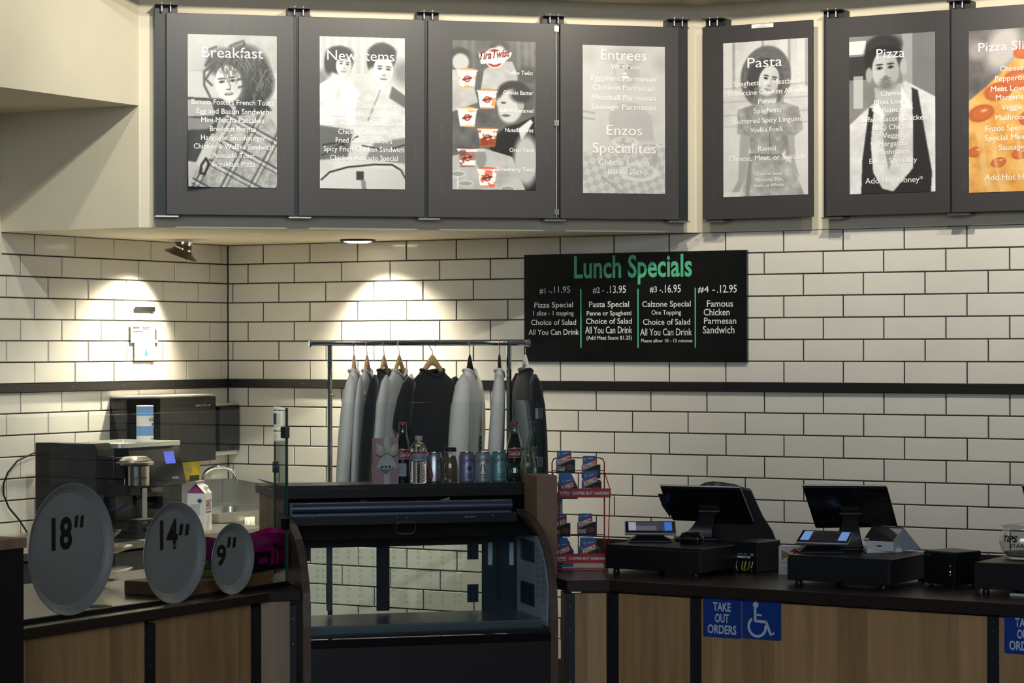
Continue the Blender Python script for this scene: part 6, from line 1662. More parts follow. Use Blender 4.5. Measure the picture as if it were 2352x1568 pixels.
# ================================================================== candy rack on the right worktop
CAND = onz(1335, 1306, TOP); cfw = math.atan2(CAM[1] - CAND[1], CAM[0] - CAND[0]); CROT = cfw + math.pi / 2
KX_ = np.array([math.cos(CROT), math.sin(CROT), 0]); KY_ = np.array([-math.sin(CROT), math.cos(CROT), 0])
def kl(px, py, y=0.0):
    q = onp(px, py, CAND + KY_ * y, KY_) - CAND; return float(q @ KX_), float(q[2])
REDW = mat('red_wire', (0.50, 0.012, 0.02), 0.3); REDS = mat('red_sign', (0.50, 0.008, 0.02), 0.35)
rk = thing('candy_rack', 'red wire counter rack holding two trays of coffee candy, beside the case', 'display rack', tuple(CAND), CROT)
YB = 0.085
(lx, tz), (rx, _) = kl(1268, 1051, YB), kl(1388, 1051, YB)
top = [(lx, YB, 0.004), (lx, YB, tz - 0.02), (lx + 0.006, YB, tz - 0.005), (lx + 0.02, YB, tz), (rx - 0.02, YB, tz), (rx - 0.006, YB, tz - 0.005), (rx, YB, tz - 0.02), (rx, YB, 0.004)]
MB().tube(top, 0.0025, 8).build('back_frame', REDW, rk, 40)
for py in (1080, 1227): z = kl(1330, py, YB)[1]; MB().tube([(lx, YB, z), (rx, YB, z)], 0.002, 6).build('cross_wire', REDW, rk, 40)
s1t, s1b = kl(1340, 1121.5, -0.005)[1], kl(1340, 1142.5, -0.005)[1]
s2t, s2b = kl(1335, 1271, -0.025)[1], kl(1335, 1293, -0.025)[1]
a0, a1 = kl(1282, 1130, -.005)[0], kl(1403, 1130, -.005)[0]; b0, b1 = kl(1274, 1280, -.025)[0], kl(1396, 1280, -.025)[0]
for x, xe in ((lx, a0 + .004), (rx, a1 - .004)): MB().tube([(x, YB, tz - 0.055), (xe, 0.0, s1t), (xe, 0.0, s1b), (xe - .008 if xe > 0 else xe, -0.02, s2t), (xe - .008 if xe > 0 else xe, -0.02, 0.006)], 0.002, 6).build('side_wire', REDW, rk, 40)
MB().tube([(lx, YB, 0.004), (b0, -0.03, 0.004), (b1, -0.03, 0.004), (rx, YB, 0.004)], 0.003, 8).build('base_wire', REDW, rk, 40)
for (x0, x1, zt, zb, yf, nm) in ((a0, a1, s1t, s1b, -0.005, 'upper_tray'), (b0, b1, s2t, s2b, -0.025, 'lower_tray')):
    tr_ = MB().box(x0, x1, yf, yf + 0.003, zb, zt).box(x0, x1, yf + .003, YB - .006, zb, zb + 0.002).build(nm, REDS, rk)
    w = x1 - x0
    lettering('COFFEE BUT HARDER!', x0 + w * .265, x0 + w * .965, zb + (zt - zb) * .36, (zt - zb) * .30, WHITE_INK, lambda u, v: (u, yf - 0.0006, v), tr_, 0.04)
    lettering('KOPIKO', x0 + w * .04, x0 + w * .22, zb + (zt - zb) * .44, (zt - zb) * .24, WHITE_INK, lambda u, v: (u, yf - 0.0006, v), tr_, 0.05)
    lettering('FOCUS COFFEE', x0 + w * .04, x0 + w * .22, zb + (zt - zb) * .26, (zt - zb) * .09, WHITE_INK, lambda u, v: (u, yf - 0.0006, v), tr_, 0.03)
PBLUE = mat('pack_blue', (0.03, 0.17, 0.50), 0.25); PBLK = mat('pack_black', (0.012, 0.008, 0.006), 0.22); PRED = mat('pack_red', (0.50, 0.012, 0.02), 0.28); PGOLD = mat('pack_gold', (0.55, 0.36, 0.10), 0.3)
PBROWN = mat('bean_brown', (0.10, 0.03, 0.012), 0.3)
CG = 'coffee candy packs on the rack'
def pack_proto():
    w, h, d = 0.074, 0.088, 0.010
    t = thing('candy_pack', 'x', 'candy pack', (0, 0, 0), 0, CG)
    MB().xzprism([(0, 0), (w, 0), (w, h * .62), (w * .80, h * .62), (w * .80, h - .004), (w * .77, h), (w * .09, h), (w * .05, h - .004), (w * .05, h * .60), (0, h * .60)], 0, d).build('pack', PBLUE, t)
    Y = -0.0005
    MB().face([(.001, Y, .001), (w - .001, Y, .001), (w - .001, Y, h * .61), (w * .80, Y, h * .60), (w * .05, Y, h * .34), (.001, Y, h * .34)]).build('black_panel', PBLK, t, recalc=False)
    MB().face([(w * .05, Y * 1.6, h * .33), (w * .80, Y * 1.6, h * .60), (w * .80, Y * 1.6, h * .64), (w * .05, Y * 1.6, h * .37)]).build('gold_stripe', PGOLD, t, recalc=False)
    MB().face([(w * .05, Y * 1.6, h * .37), (w * .80, Y * 1.6, h * .64), (w * .80, Y * 1.6, h * .93), (w * .05, Y * 1.6, h * .62)]).build('red_band', PRED, t, recalc=False)
    ct, st_ = math.cos(math.radians(21)), math.sin(math.radians(21))
    lettering('KOPIKO', 0, w * .72, 0, h * .19, WHITE_INK, lambda u, v: (w * .08 + u * ct - v * st_ * .3, Y * 3, h * .42 + u * st_ + v * ct), t, 0.06)
    lettering('FOCUS', w * .04, w * .46, h * .23, h * .085, WHITE_INK, lambda u, v: (u, Y * 3, v), t, 0.03).name = 'text_line'
    lettering('COFFEE', w * .04, w * .46, h * .12, h * .085, WHITE_INK, lambda u, v: (u, Y * 3, v), t, 0.03).name = 'text_line'
    MB().face([(w * .72 + .017 * math.cos(q), Y * 2, h * .28 + .012 * math.sin(q)) for q in np.linspace(0, 6.283, 20)[:-1]]).build('bean_print', PBROWN, t, recalc=False)
    MB().face([(w * .16 + .005 * math.cos(q), Y * 2, h * .86 + .006 * math.sin(q)) for q in np.linspace(0, 6.283, 12)[:-1]]).build('crest_print', PGOLD, t, recalc=False)
    MB().face([(w * .32, Y * 2, h * .86), (w * .60, Y * 2, h * .90), (w * .60, Y * 2, h * .93), (w * .32, Y * 2, h * .89)]).build('small_print', WHITE_INK, t, recalc=False)
    return t
proto = pack_proto(); first = [True]
def pack(px, py_top, y, zb, label, sc=1.0, rz=0.0):
    """left edge at px, standing on zb with its top at py_top"""
    x, _ = kl(px, py_top, y); p = CAND + KX_ * x + KY_ * y + np.array([0, 0, zb])
    if first[0]: o = proto; first[0] = False; o.location = tuple(p); o['label'] = label
    else: o = dup(proto, label, CG, tuple(p))
    o.rotation_euler = (0, 0, CROT + rz); o.scale = (sc, sc, sc)
    return o
u0, l0 = s1b + 0.0025, s2b + 0.0025
def bot(py_top, y, sc): return kl(1330, py_top, y)[1] - 0.088 * sc
# upper tier: the two tall packs at the back stand on the tray behind the stacks
ub = thing('x', 'x', 'x'); bpy.data.objects.remove(ub)
pack(1277, 1035, 0.062, bot(1035, .062, 1.02), 'upright coffee candy pack at the back of the upper tray, left', 1.02)
pack(1336, 1047, 0.062, bot(1047, .062, 1.0), 'upright coffee candy pack at the back of the upper tray, right', 1.0)
for i, lab in enumerate(('front pack of the left stack on the upper tray', 'second pack of the left stack on the upper tray', 'third pack of the left stack on the upper tray', 'hindmost pack of the left stack on the upper tray')):
    pack(1287 - 2 * i, 1098 - 4 * i, 0.001 + 0.0125 * i, bot(1098 - 4 * i, 0.001 + .0125 * i, .92), 'blue coffee candy ' + lab, .92)
for i, lab in enumerate(('front pack of the right stack on the upper tray', 'rear pack of the right stack on the upper tray')):
    pack(1338 - 2 * i, 1085 - 3 * i, 0.001 + 0.0125 * i, bot(1085 - 3 * i, .001 + .0125 * i, 1.0), 'blue coffee candy ' + lab, 1.0)
pack(1267, 1181, 0.045, bot(1181, .045, 1.0), 'upright coffee candy pack at the back of the lower tray, left', 1.0)
pack(1326, 1179, 0.045, bot(1179, .045, 1.0), 'upright coffee candy pack at the back of the lower tray, right', 1.0)
for i, lab in enumerate(('front pack of the left stack on the lower tray', 'second pack of the left stack on the lower tray', 'third pack of the left stack on the lower tray', 'hindmost pack of the left stack on the lower tray')):
    pack(1277 - 2 * i, 1245 - 3.5 * i, -0.019 + 0.0125 * i, bot(1245 - 3.5 * i, -.019 + .0125 * i, .94), 'blue coffee candy ' + lab, .94)
for i, lab in enumerate(('front pack of the right stack on the lower tray', 'middle pack of the right stack on the lower tray', 'rear pack of the right stack on the lower tray')):
    pack(1336 - 3 * i, 1240 - 3 * i, -0.019 + 0.0125 * i, bot(1240 - 3 * i, -.019 + .0125 * i, .98), 'blue coffee candy ' + lab, .98)
# bits by the rack
x, z = kl(1273, 1300, 0.0); x2, _ = kl(1317, 1300, 0.0)
p = CAND + KX_ * (x + x2) / 2 + KY_ * 0.02
tag(MB().box(-(x2 - x) / 2, (x2 - x) / 2, -0.03, 0.03, 0, 0.010).build('blue_wrapper', mat('bright_blue_wrap', (0.02, 0.22, 0.42), 0.3, noise=0.3, scale=80), None, bevel=0.003, loc=(p[0], p[1], TOP + 0.008), rotz=CROT), 'flat blue wrapper lying at the foot of the candy rack', 'wrapper')
a_ = kl(1277, 1143, .11); b_ = kl(1292, 1182, .11); p = CAND + KX_ * (a_[0] + b_[0]) / 2 + KY_ * 0.115
t = thing('leaflet', 'pale leaflet with blue edge standing behind the candy rack', 'leaflet', (p[0], p[1], TOP), CROT)
wl = (b_[0] - a_[0]) / 2
MB().box(-wl - .02, wl - .003, 0, 0.002, 0.0, a_[1] + .02).build('sheet', mat('pale_blue_sheet', (0.45, 0.50, 0.58), 0.5), t); MB().box(wl - .0029, wl, 0, 0.002, 0.0, a_[1] + .02).build('blue_edge', PBLUE, t)
mb = MB()
for k in range(5): mb.face([(-wl + .003, -0.0005, a_[1] - .02 - .012 * k), (wl - .008, -0.0005, a_[1] - .02 - .012 * k), (wl - .008, -0.0005, a_[1] - .016 - .012 * k), (-wl + .003, -0.0005, a_[1] - .016 - .012 * k)])
mb.build('fine_print', mat('blue_grey_print', (0.16, 0.20, 0.25), 0.6), t, recalc=False)
# tall kraft box squeezed between the case and the rack
q = at_depth(1266, 1090, 9.42)
KRAFT = mat('kraft_card', (0.32, 0.21, 0.13), 0.75, noise=0.08, scale=30); KTOP = mat('kraft_top', (0.46, 0.31, 0.17), 0.75)
kr = CR
t = thing('kraft_box', 'tall narrow kraft cardboard box between the display case and the candy rack', 'cardboard box', (0, 0, TOP), kr)
# right of the case in case coordinates
fl = onp(1254, 1090, CO + CY * 0.30, CY) - CO; fr_ = onp(1280, 1093, CO + CY * 0.30, CY) - CO
xk0, xk1 = CW + 0.004, max(float(fr_ @ CX), CW + 0.05)
base_ = CO + CX * xk0 + CY * 0.30
t.location = (base_[0], base_[1], TOP)
hk = float(onp(1268, 1094, CO + CY * 0.30, CY)[2]) - TOP
MB().box(0, xk1 - xk0, 0, 0.18, 0, hk).build('box', KRAFT, t, bevel=0.002)
MB().box(0, xk1 - xk0, 0.0, 0.18, hk + 0.0004, hk + 0.003).build('lid_flap', KTOP, t)

# ================================================================== tills
def frame_fn(o3, rz):
    X = np.array([math.cos(rz), math.sin(rz), 0]); Y = np.array([-math.sin(rz), math.cos(rz), 0])
    def f(px, py, y=0.0):
        q = onp(px, py, o3 + Y * y, Y) - o3; return float(q @ X), float(q[2])
    return f, X, Y
DRAWERM = mat('till_black', (0.011, 0.012, 0.014), 0.42, noise=0.3, scale=160)
def cash_drawer(pl, pr, pyt, label, wfix=None, depth=0.40):
    a = onz(*pl, TOP + 0.014); b = onz(*pr, TOP + 0.014)
    rz = math.atan2(b[1] - a[1], b[0] - a[0]); w = float(np.linalg.norm((b - a)[:2])) if wfix is None else wfix
    h = onp(pl[0], pyt, a, (-math.sin(rz), math.cos(rz), 0))[2] - TOP - 0.014
    t = thing('cash_drawer', label, 'cash drawer', (a[0], a[1], TOP), rz, 'cash drawers on the worktop')
    MB().box(0, w, 0.012, depth, 0.014, 0.014 + h).build('case', DRAWERM, t, bevel=0.003)
    MB().box(0.002, w - 0.002, 0.0, 0.0115, 0.014, 0.014 + h - 0.010).build('drawer_front', DRAWERM, t, bevel=0.002)
    for x in (0.035, w - 0.035):
        for y in (0.03, depth - 0.03): MB().lathe([(0.013, 0.0), (0.011, 0.0138)], 16, x, y).build('foot', BLACK, t, 40)
    return t, np.array([a[0], a[1], TOP + 0.014 + h]), rz, w
d1, D1, r1, w1 = cash_drawer((1389, 1304), (1608, 1317), 1249.5, 'black cash drawer beside the candy rack, under the first tablet')
d2, D2, r2_, w2 = cash_drawer((1807, 1331), (2042, 1344), 1274, 'black cash drawer under the tablet and white card reader')
d3, D3, r3_, w3 = cash_drawer((2236, 1351), (2352, 1357), 1291, 'black cash drawer under the tip jar at the right photo edge', 0.42)

def slab(corners, th, m, name, par, org, bevel=0.0, mi=None):
    """plate through four world corners (TL, TR, BR, BL), thickened away from the camera"""
    c = [Vector(q) for q in corners]
    n = (c[1] - c[0]).cross(c[3] - c[0]).normalized()
    if n.dot(Vector(CAM) - c[0]) > 0: n = -n
    o_ = Vector(org)
    mb = MB(); mb.v = [tuple(q - o_) for q in c] + [tuple(q + n * th - o_) for q in c]
    for q in ((0, 1, 2, 3), (7, 6, 5, 4), (0, 4, 5, 1), (1, 5, 6, 2), (2, 6, 7, 3), (3, 7, 4, 0)): mb.f.append(q); mb.mi.append(0)
    return mb.build(name, m, par, bevel=bevel), n
def lerp_quad(c, u, v, off=0.0):
    c = [Vector(q) for q in c]; n = (c[1] - c[0]).cross(c[3] - c[0]).normalized()
    if n.dot(Vector(CAM) - c[0]) < 0: n = -n
    return (c[0] * (1 - u) + c[1] * u) * (1 - v) + (c[3] * (1 - u) + c[2] * u) * v + n * off
def quad_on(c, u0, u1, v0, v1, m, name, par, org, off=0.0008):
    P_ = [lerp_quad(c, u, v, off) - Vector(org) for u, v in ((u0, v0), (u1, v0), (u1, v1), (u0, v1))]
    return MB().face([tuple(q) for q in P_]).build(name, m, par, recalc=False)
def depth_of(p): return float((np.asarray(p) - CAM) @ FW)
ALU = mat('alu_edge', (0.60, 0.60, 0.58), 0.3, 0.8)
def tablet(cpx, ztop, dz, label, scr, standpx, stz, extra=None):
    """customer tablet: screen corners in pixels, lower edge depth ztop and upper edge dz further back"""
    c = [at_depth(*cpx[0], ztop + dz), at_depth(*cpx[1], ztop + dz), at_depth(*cpx[2], ztop), at_depth(*cpx[3], ztop)]
    sp = [at_depth(*q, ztop + 0.005) for q in standpx]
    org = (sum(q[0] for q in c) / 4, sum(q[1] for q in c) / 4, stz)
    t = thing('customer_tablet', label, 'tablet', org, 0, 'customer tablets on the cash drawers')
    body, n = slab(c, 0.010, ALU, 'tablet_body', t, org, 0.003)
    quad_on(c, 0.012, 0.988, 0.02, 0.93, mat('tablet_glass', (0.006, 0.006, 0.008), 0.06, spec=0.8), 'glass_face', t, org)
    scr(c, t, org)
    # stand: flared foot and neck under the tablet
    hz = (sp[0][2] - stz)
    cx_, cy_ = org[0], org[1]
    X = (Vector(c[2]) - Vector(c[3])); X.z = 0; wtab = X.length; X.normalize(); Y = Vector((-X.y, X.x, 0))
    wt, wb = wtab * .27, wtab * .43
    mid = (Vector(c[2]) + Vector(c[3])) / 2 + Y * 0.055; mid.z = stz
    def P_(x, y, z): q = mid + X * x + Y * y + Vector((0, 0, z)) - Vector(org); return tuple(q)
    lo = 0.012; top_h = hz
    rings = [[P_(x, y, z) for x, y in ((-w, -d_), (w, -d_), (w, d_), (-w, d_))] for w, d_, z in ((wb, .055, 0.0), (wb, .055, 0.006), (wb * .92, .050, 0.010), (wt, .030, top_h * .75), (wt, .028, top_h))]
    MB().loft(rings).build('stand', BLACK, t, bevel=0.002)
    return t, c, org
EM = lambda nm, c, e: mat(nm, c, 0.25, emit=e)
def scr1(c, t, org):
    s = quad_on(c, .07, .93, .10, .80, EM('screen_grey', (0.05, 0.055, 0.07), 0.6), 'screen', t, org, .0012)
    quad_on(c, .075, .22, .11, .79, EM('screen_white', (0.35, 0.34, 0.42), 0.7), 'screen_panel', s, org, .0016).location = (0, 0, 0)
    quad_on(c, .78, .925, .11, .79, EM('screen_blue', (0.04, 0.16, 0.50), 0.8), 'screen_panel', s, org, .0016)
    quad_on(c, .22, .62, .42, .79, EM('screen_photo', (0.12, 0.12, 0.14), 0.6), 'screen_photo', s, org, .0015)
def scr2(c, t, org):
    s = quad_on(c, .05, .95, .08, .84, EM('screen_dark', (0.02, 0.012, 0.018), 0.6), 'screen', t, org, .0012)
    quad_on(c, .06, .225, .10, .82, EM('screen_sky', (0.14, 0.27, 0.55), 0.8), 'screen_panel', s, org, .0016)
    quad_on(c, .775, .94, .10, .82, EM('screen_sky', (0.14, 0.27, 0.55), 0.8), 'screen_panel', s, org, .0016)
    pts = [lerp_quad(c, .5 + .24 * math.cos(q), .45 + .36 * math.sin(q), .0016) - Vector(org) for q in np.linspace(0, 6.283, 28)[:-1]]
    m = mat('pizza_picture', (0.08, 0.13, 0.12), 0.3, noise=0.9, scale=160, color2=(0.05, 0.012, 0.015))
    MB().face([tuple(q) for q in pts]).build('pizza_picture', m, s, recalc=False)
zd1 = depth_of(D1)
tablet([(1434.5, 1196.5), (1551, 1196.5), (1553, 1225), (1435.5, 1224)], zd1 + 0.08, 0.085, 'white edged tablet with blue side bar on the first cash drawer', scr1, [(1494, 1228)], D1[2])
zd2 = depth_of(D2)
tablet([(1844, 1216.5), (1962, 1220.5), (1948, 1248), (1826.5, 1244.5)], zd2 + 0.06, 0.085, 'tablet showing a pizza picture on the second cash drawer', scr2, [(1888, 1248)], D2[2])

def terminal(cpx, zc4, label, hinge_px, foot_px, dstand, zbase, lip):
    c = [at_depth(px, py, z) for (px, py), z in zip(cpx, zc4)]
    ft = at_depth(foot_px[0], foot_px[1], dstand)
    org = (ft[0], ft[1], zbase)
    t = thing('till_screen', label, 'till screen', org, 0, 'till screens seen from behind')
    b, n = slab(c, 0.016, BLACK_GLOSS, 'screen_back', t, org, 0.006)
    c2 = [np.array(Vector(q) + n * 0.0165) for q in c]
    slab(c2, 0.006, ALU, 'front_bezel', t, org, 0.003)
    hg = lerp_quad(c, hinge_px[0], hinge_px[1], 0.012)
    hw_ = 0.028
    X = (Vector(c[1]) - Vector(c[0])); X.z = 0; X.normalize()
    MB().tube([tuple(hg - X * 0.042 - Vector(org)), tuple(hg + X * 0.042 - Vector(org))], 0.011, 14).build('hinge', BLACK, t, 40)
    quadc = [lerp_quad(c, hinge_px[0] + a, hinge_px[1] + b, 0.0006) for a, b in ((-.10, -.14), (.12, -.14), (.12, .10), (-.10, .10))]
    MB().face([tuple(q - Vector(org)) for q in quadc]).build('mount_plate', mat('mount_grey', (0.020, 0.021, 0.023), 0.5), t, recalc=False)
    foot = Vector(ft); foot.z = zbase
    Y = Vector((-X.y, X.x, 0))
    rings = []
    for u in np.linspace(0, 1, 8):
        p = hg.lerp(foot + Vector((0, 0, 0.012)), u); p = p + Y * (-0.02 * math.sin(u * math.pi))
        w = 0.030 + 0.030 * u ** 2; d_ = 0.010 + 0.02 * u
        rings.append([tuple(p + X * a * w + Y * b * d_ - Vector(org)) for a, b in ((-1, -1), (1, -1), (1, 1), (-1, 1))])
    MB().loft(rings).build('stand_arm', mat('stand_black', (0.016, 0.016, 0.015), 0.38), t, 50, bevel=0.003)
    MB().box(-0.085, 0.085, -0.025, 0.09, 0.0, 0.012, 0, Matrix.Rotation(math.atan2(X.y, X.x), 4, 'Z')).build('base', BLACK, t, bevel=0.004)
    return t, c, org
zt1 = zd1 + 0.20
t, c, org = terminal([(1516, 1117.5), (1701, 1122), (1733, 1203), (1545, 1196)], (zt1 - .01, zt1 - .01, zt1 + .05, zt1 + .05), 'black till screen seen from behind, above the first cash drawer', (.50, .64), (1600, 1240), zt1 - 0.02, D1[2], 1)
rd = [lerp_quad(c, u, v, .01) for u, v in ((-.055, .18), (.02, .18), (.02, .80), (-.02, .80), (-.055, .55))]
mb = MB(); nn = Vector(FW) * 0.03
P0 = [tuple(q - Vector(org)) for q in rd]; P1 = [tuple(q + nn - Vector(org)) for q in rd]
mb.v = P0 + P1; k = len(P0); mb.f = [tuple(range(k)), tuple(range(2 * k - 1, k - 1, -1))] + [(i, (i + 1) % k, k + (i + 1) % k, k + i) for i in range(k)]; mb.mi = [0] * len(mb.f)
mb.build('card_swipe', BLACK, t, bevel=0.002)
lettering('Otoast', -.034, .034, 0, .012, DOT, lambda u, v: tuple(Vector(at_depth(1600 + u * 420, 1224 - v * 560, zt1 - .075)) - Vector(org)), t, 0.02)
zt2 = zd2 + 0.20
terminal([(1843, 1116.5), (2038, 1118.5), (2063, 1211), (1874, 1214)], (zt2, zt2, zt2 + .06, zt2 + .06), 'black till screen seen from behind, above the tablet with the pizza picture', (.47, .62), (1945, 1250), zt2 - 0.01, D2[2], 1)
zt3 = depth_of(D3) + 0.20
terminal([(2348, 1118), (2530, 1118), (2556, 1206), (2372, 1212)], (zt3, zt3, zt3 + .06, zt3 + .06), 'till screen just entering the photo at its right edge, above the tip jar', (.47, .62), (2452, 1262), zt3 - 0.01, D3[2], 1)

# hand scanner lying before the first till screen
p = onz(1590, 1249, D1[2]);
t = thing('hand_scanner', 'black hand scanner lying at the foot of the first till screen', 'scanner', (p[0], p[1] + .02, D1[2]), r1)
MB().loft([[(x * a, -0.02 + y * .5 * b, z) for x, y in rrect(-.045, .045, -.05, .05, .02, 4)] for a, b, z in ((.95, .95, 0.0), (1.0, 1.0, .012), (1.0, 1.0, .028), (.85, .8, .042), (.5, .5, .047))]).build('body', BLACK_GLOSS, t, 40)
MB().tube([(-.04, -.046, .02), (0, -.049, .022), (.04, -.046, .02)], 0.003, 8).build('trim', mat('grey_rim', (0.05, 0.055, 0.06), 0.4), t, 40)
# receipt printers
def printer_box(pTL, pBR, side_px, dep, z0, label):
    a = onz(pTL[0], pBR[1] - (pBR[1] - pTL[1]) * 0.0, z0)
    return a
a, b = onz(1675, 1311, TOP), onz(1741, 1315.5, TOP); rz = math.atan2(b[1] - a[1], b[0] - a[0]); w = float(np.linalg.norm((b - a)[:2]))
h = onp(1672, 1241, a, (-math.sin(rz), math.cos(rz), 0))[2] - TOP
t = thing('receipt_printer', 'black receipt printer with cables in its back, beside the first cash drawer', 'printer', (a[0], a[1], TOP), rz)
MB().box(0, w, 0, 0.16, 0, h).build('case', BLACK, t, bevel=0.005)
mb = MB().box(w * .06, w * .94, -0.0008, 0.0, h * .04, h * .43); mb.build('port_recess', BLACK_GLOSS, t)
lettering('Otoast', w * .06, w * .27, h * .66, .006, DOT, lambda u, v: (u, -0.0006, v), t, 0.02)
for x0, x1, z0_, z1_, m, nm in ((.28, .50, .46, .53, WHITE_PL, 'label_sticker'), (.51, .73, .46, .53, WHITE_PL, 'label_sticker'), (.55, .68, .48, .51, INK, 'barcode'), (.30, .48, .58, .61, DOT, 'fine_print'), (.52, .64, .58, .61, DOT, 'fine_print'), (.74, .85, .54, .62, DOT, 'round_mark'), (.28, .80, .65, .67, mat('mount_grey', (0.02, 0.021, 0.023), 0.5), 'label_strip')):
    MB().box(w * x0, w * x1, -0.0011 if nm != 'barcode' else -.0014, -0.0002, h * z0_, h * z1_).build(nm, m, t)
for x, m, r_ in ((.16, mat('violet_plug', (0.06, 0.05, 0.30), 0.4), .0045), (.29, WHITE_PL, .0016), (.50, mat('yellow_plug', (0.40, 0.34, 0.02), 0.4), .0028), (.60, mat('yellow_plug', (0.40, 0.34, 0.02), 0.4), .0036), (.74, mat('yellow_plug', (0.40, 0.34, 0.02), 0.4), .0026), (.84, WHITE_PL, .0018)):
    MB().tube([(w * x, -.004, h * .36), (w * x, -.010, h * .22), (w * (x * .8 + .1), -.012, h * .10), (w * (x * .9 + .06), -0.006, h * .05)], r_, 8).build('plug', m, t, 40)
for k in range(3): MB().tube([(w * (.1 + .1 * k), -.012, .012), (w * .3, -.024 - .006 * k, .005), (w * .7, -.03 + .006 * k, .006), (w * .92, -.014, .014 + .004 * k)], 0.0022, 8).build('cable', BLACK, t, 40)
a, b = onz(2121, 1341, TOP), onz(2191, 1348, TOP); rz = math.atan2(b[1] - a[1], b[0] - a[0]); w = float(np.linalg.norm((b - a)[:2]))
h = onp(2121, 1262.5, a, (-math.sin(rz), math.cos(rz), 0))[2] - TOP
t = thing('receipt_printer', 'black cube receipt printer with amber light, between the second and third cash drawers', 'printer', (a[0], a[1], TOP), rz)
MB().box(0, w, 0.004, 0.15, 0.004, h).build('case', BLACK, t, bevel=0.006)
MB().box(0.002, w - .002, 0.0, 0.0038, 0.006, h * .70).build('front_cover', BLACK, t, bevel=0.0015); MB().box(0.002, w - .002, 0.0, 0.0038, h * .715, h - .004).build('paper_cover', BLACK, t, bevel=0.0015)
MB().box(w * .08, w * .86, -0.0006, 0.0, h * .775, h * .79).build('paper_slot', BLACK_GLOSS, t)
lettering('Otoast', w * .05, w * .25, h * .86, .006, mat('mid_grey_print', (0.12, 0.12, 0.13), 0.5), lambda u, v: (u, -0.0006, v), t, 0.02)
for z_, m, r_, nm in ((h * .60, DOT, .0040, 'button'), (h * .43, mat('amber_led', (1.0, 0.45, 0.02), 0.4, emit=1.6), .0024, 'indicator_light'), (h * .34, DOT, .0040, 'button')):
    MB().lathe([(r_, 0), (r_ * .8, .0012), (0, .0014)], 16, M=Matrix.Translation((w * .88, 0.0, z_)) @ Matrix.Rotation(math.pi / 2, 4, 'X')).build(nm, m, t, 40)
for x in (.02, w - .02): MB().lathe([(.008, 0), (.008, .004)], 12, x, .02).lathe([(.008, 0), (.008, .004)], 12, x, .13).build('foot', BLACK_GLOSS, t, 40)

# white card terminal on the second drawer
zc_ = zd2 + 0.045
fl = [at_depth(2003.5, 1207.5, zc_ + .07), at_depth(2073, 1211, zc_ + .09), at_depth(2052, 1242, zc_), at_depth(1983, 1239, zc_)]
org = tuple(at_depth(2024, 1272, zc_ + 0.02)); org = (org[0], org[1], D2[2])
t = thing('card_terminal', 'white card terminal with dark sloping screen on the second cash drawer', 'card terminal', org, 0)
slab(fl, 0.004, mat('dark_flap', (0.035, 0.030, 0.028), 0.3), 'screen_flap', t, org, 0.001)
quad_on(fl, 0.0, .17, .88, 1.0, WHITE_PL, 'white_tab', t, org)
quad_on(fl, .30, .78, -.03, .01, DOT, 'grey_bar', t, org, .002)
A_ = [Vector(at_depth(1984, 1241, zc_ + .006)), Vector(at_depth(2052, 1243.5, zc_ + .006)), Vector(at_depth(2053, 1267, zc_ + .02)), Vector(at_depth(1994, 1264, zc_ + .02))]
back = Vector(FW); back.z = 0; back.normalize(); RTv = Vector(RT)
B_ = [Vector(at_depth(2004, 1210, zc_ + .075)), Vector(at_depth(2073, 1213, zc_ + .075)), Vector(at_depth(2071, 1258, zc_ + .10)), Vector(at_depth(2004, 1258, zc_ + .08))]
mb = MB(); mb.v = [tuple(q - Vector(org)) for q in A_ + B_]; mb.f = [(0, 1, 2, 3), (7, 6, 5, 4), (0, 4, 5, 1), (1, 5, 6, 2), (2, 6, 7, 3), (3, 7, 4, 0)]; mb.mi = [0] * 6
mb.build('body', WHITE_PL, t, bevel=0.003)
ca, cb = at_depth(1990.5, 1266, zc_ + .012), at_depth(2073, 1266, zc_ + .05)
x0 = Vector(ca) - Vector(org); x1 = Vector(cb) - Vector(org); yy = back * 0.09
hb = 0.016
mb = MB(); q4 = [x0, x1, x1 + yy, x0 + yy]; mb.v = [(q.x, q.y, 0.0) for q in q4] + [(q.x, q.y, hb) for q in q4]; mb.f = [(0, 1, 2, 3), (7, 6, 5, 4), (0, 4, 5, 1), (1, 5, 6, 2), (2, 6, 7, 3), (3, 7, 4, 0)]; mb.mi = [0] * 6
mb.build('base', WHITE_PL, t, bevel=0.004)
gq = [Vector(A_[0]), Vector(A_[1]), Vector(A_[2]), Vector(A_[3])]
quad_on(gq, .22, .82, .64, .70, mat('slot_white', (0.85, 0.86, 0.9), 0.3), 'card_slot', t, org)
pts = [lerp_quad(gq, .48 + .11 * math.cos(q), .48 + .10 * math.sin(q), .001) - Vector(org) for q in np.linspace(0, 6.283, 18)[:-1]]
MB().face([tuple(q) for q in pts]).build('contactless_mark', mat('mid_grey_print', (0.12, 0.12, 0.13), 0.5), t, recalc=False)
bp = [at_depth(2073, 1211.5, zc_ + .085), at_depth(2076, 1211.5, zc_ + .09), at_depth(2116, 1261, zc_ + .17), at_depth(2070, 1265, zc_ + .10)]
slab([bp[0], bp[1], bp[2], bp[3]], 0.006, mat('blue_white_panel', (0.42, 0.48, 0.55), 0.35), 'rear_screen', t, org, 0.001)

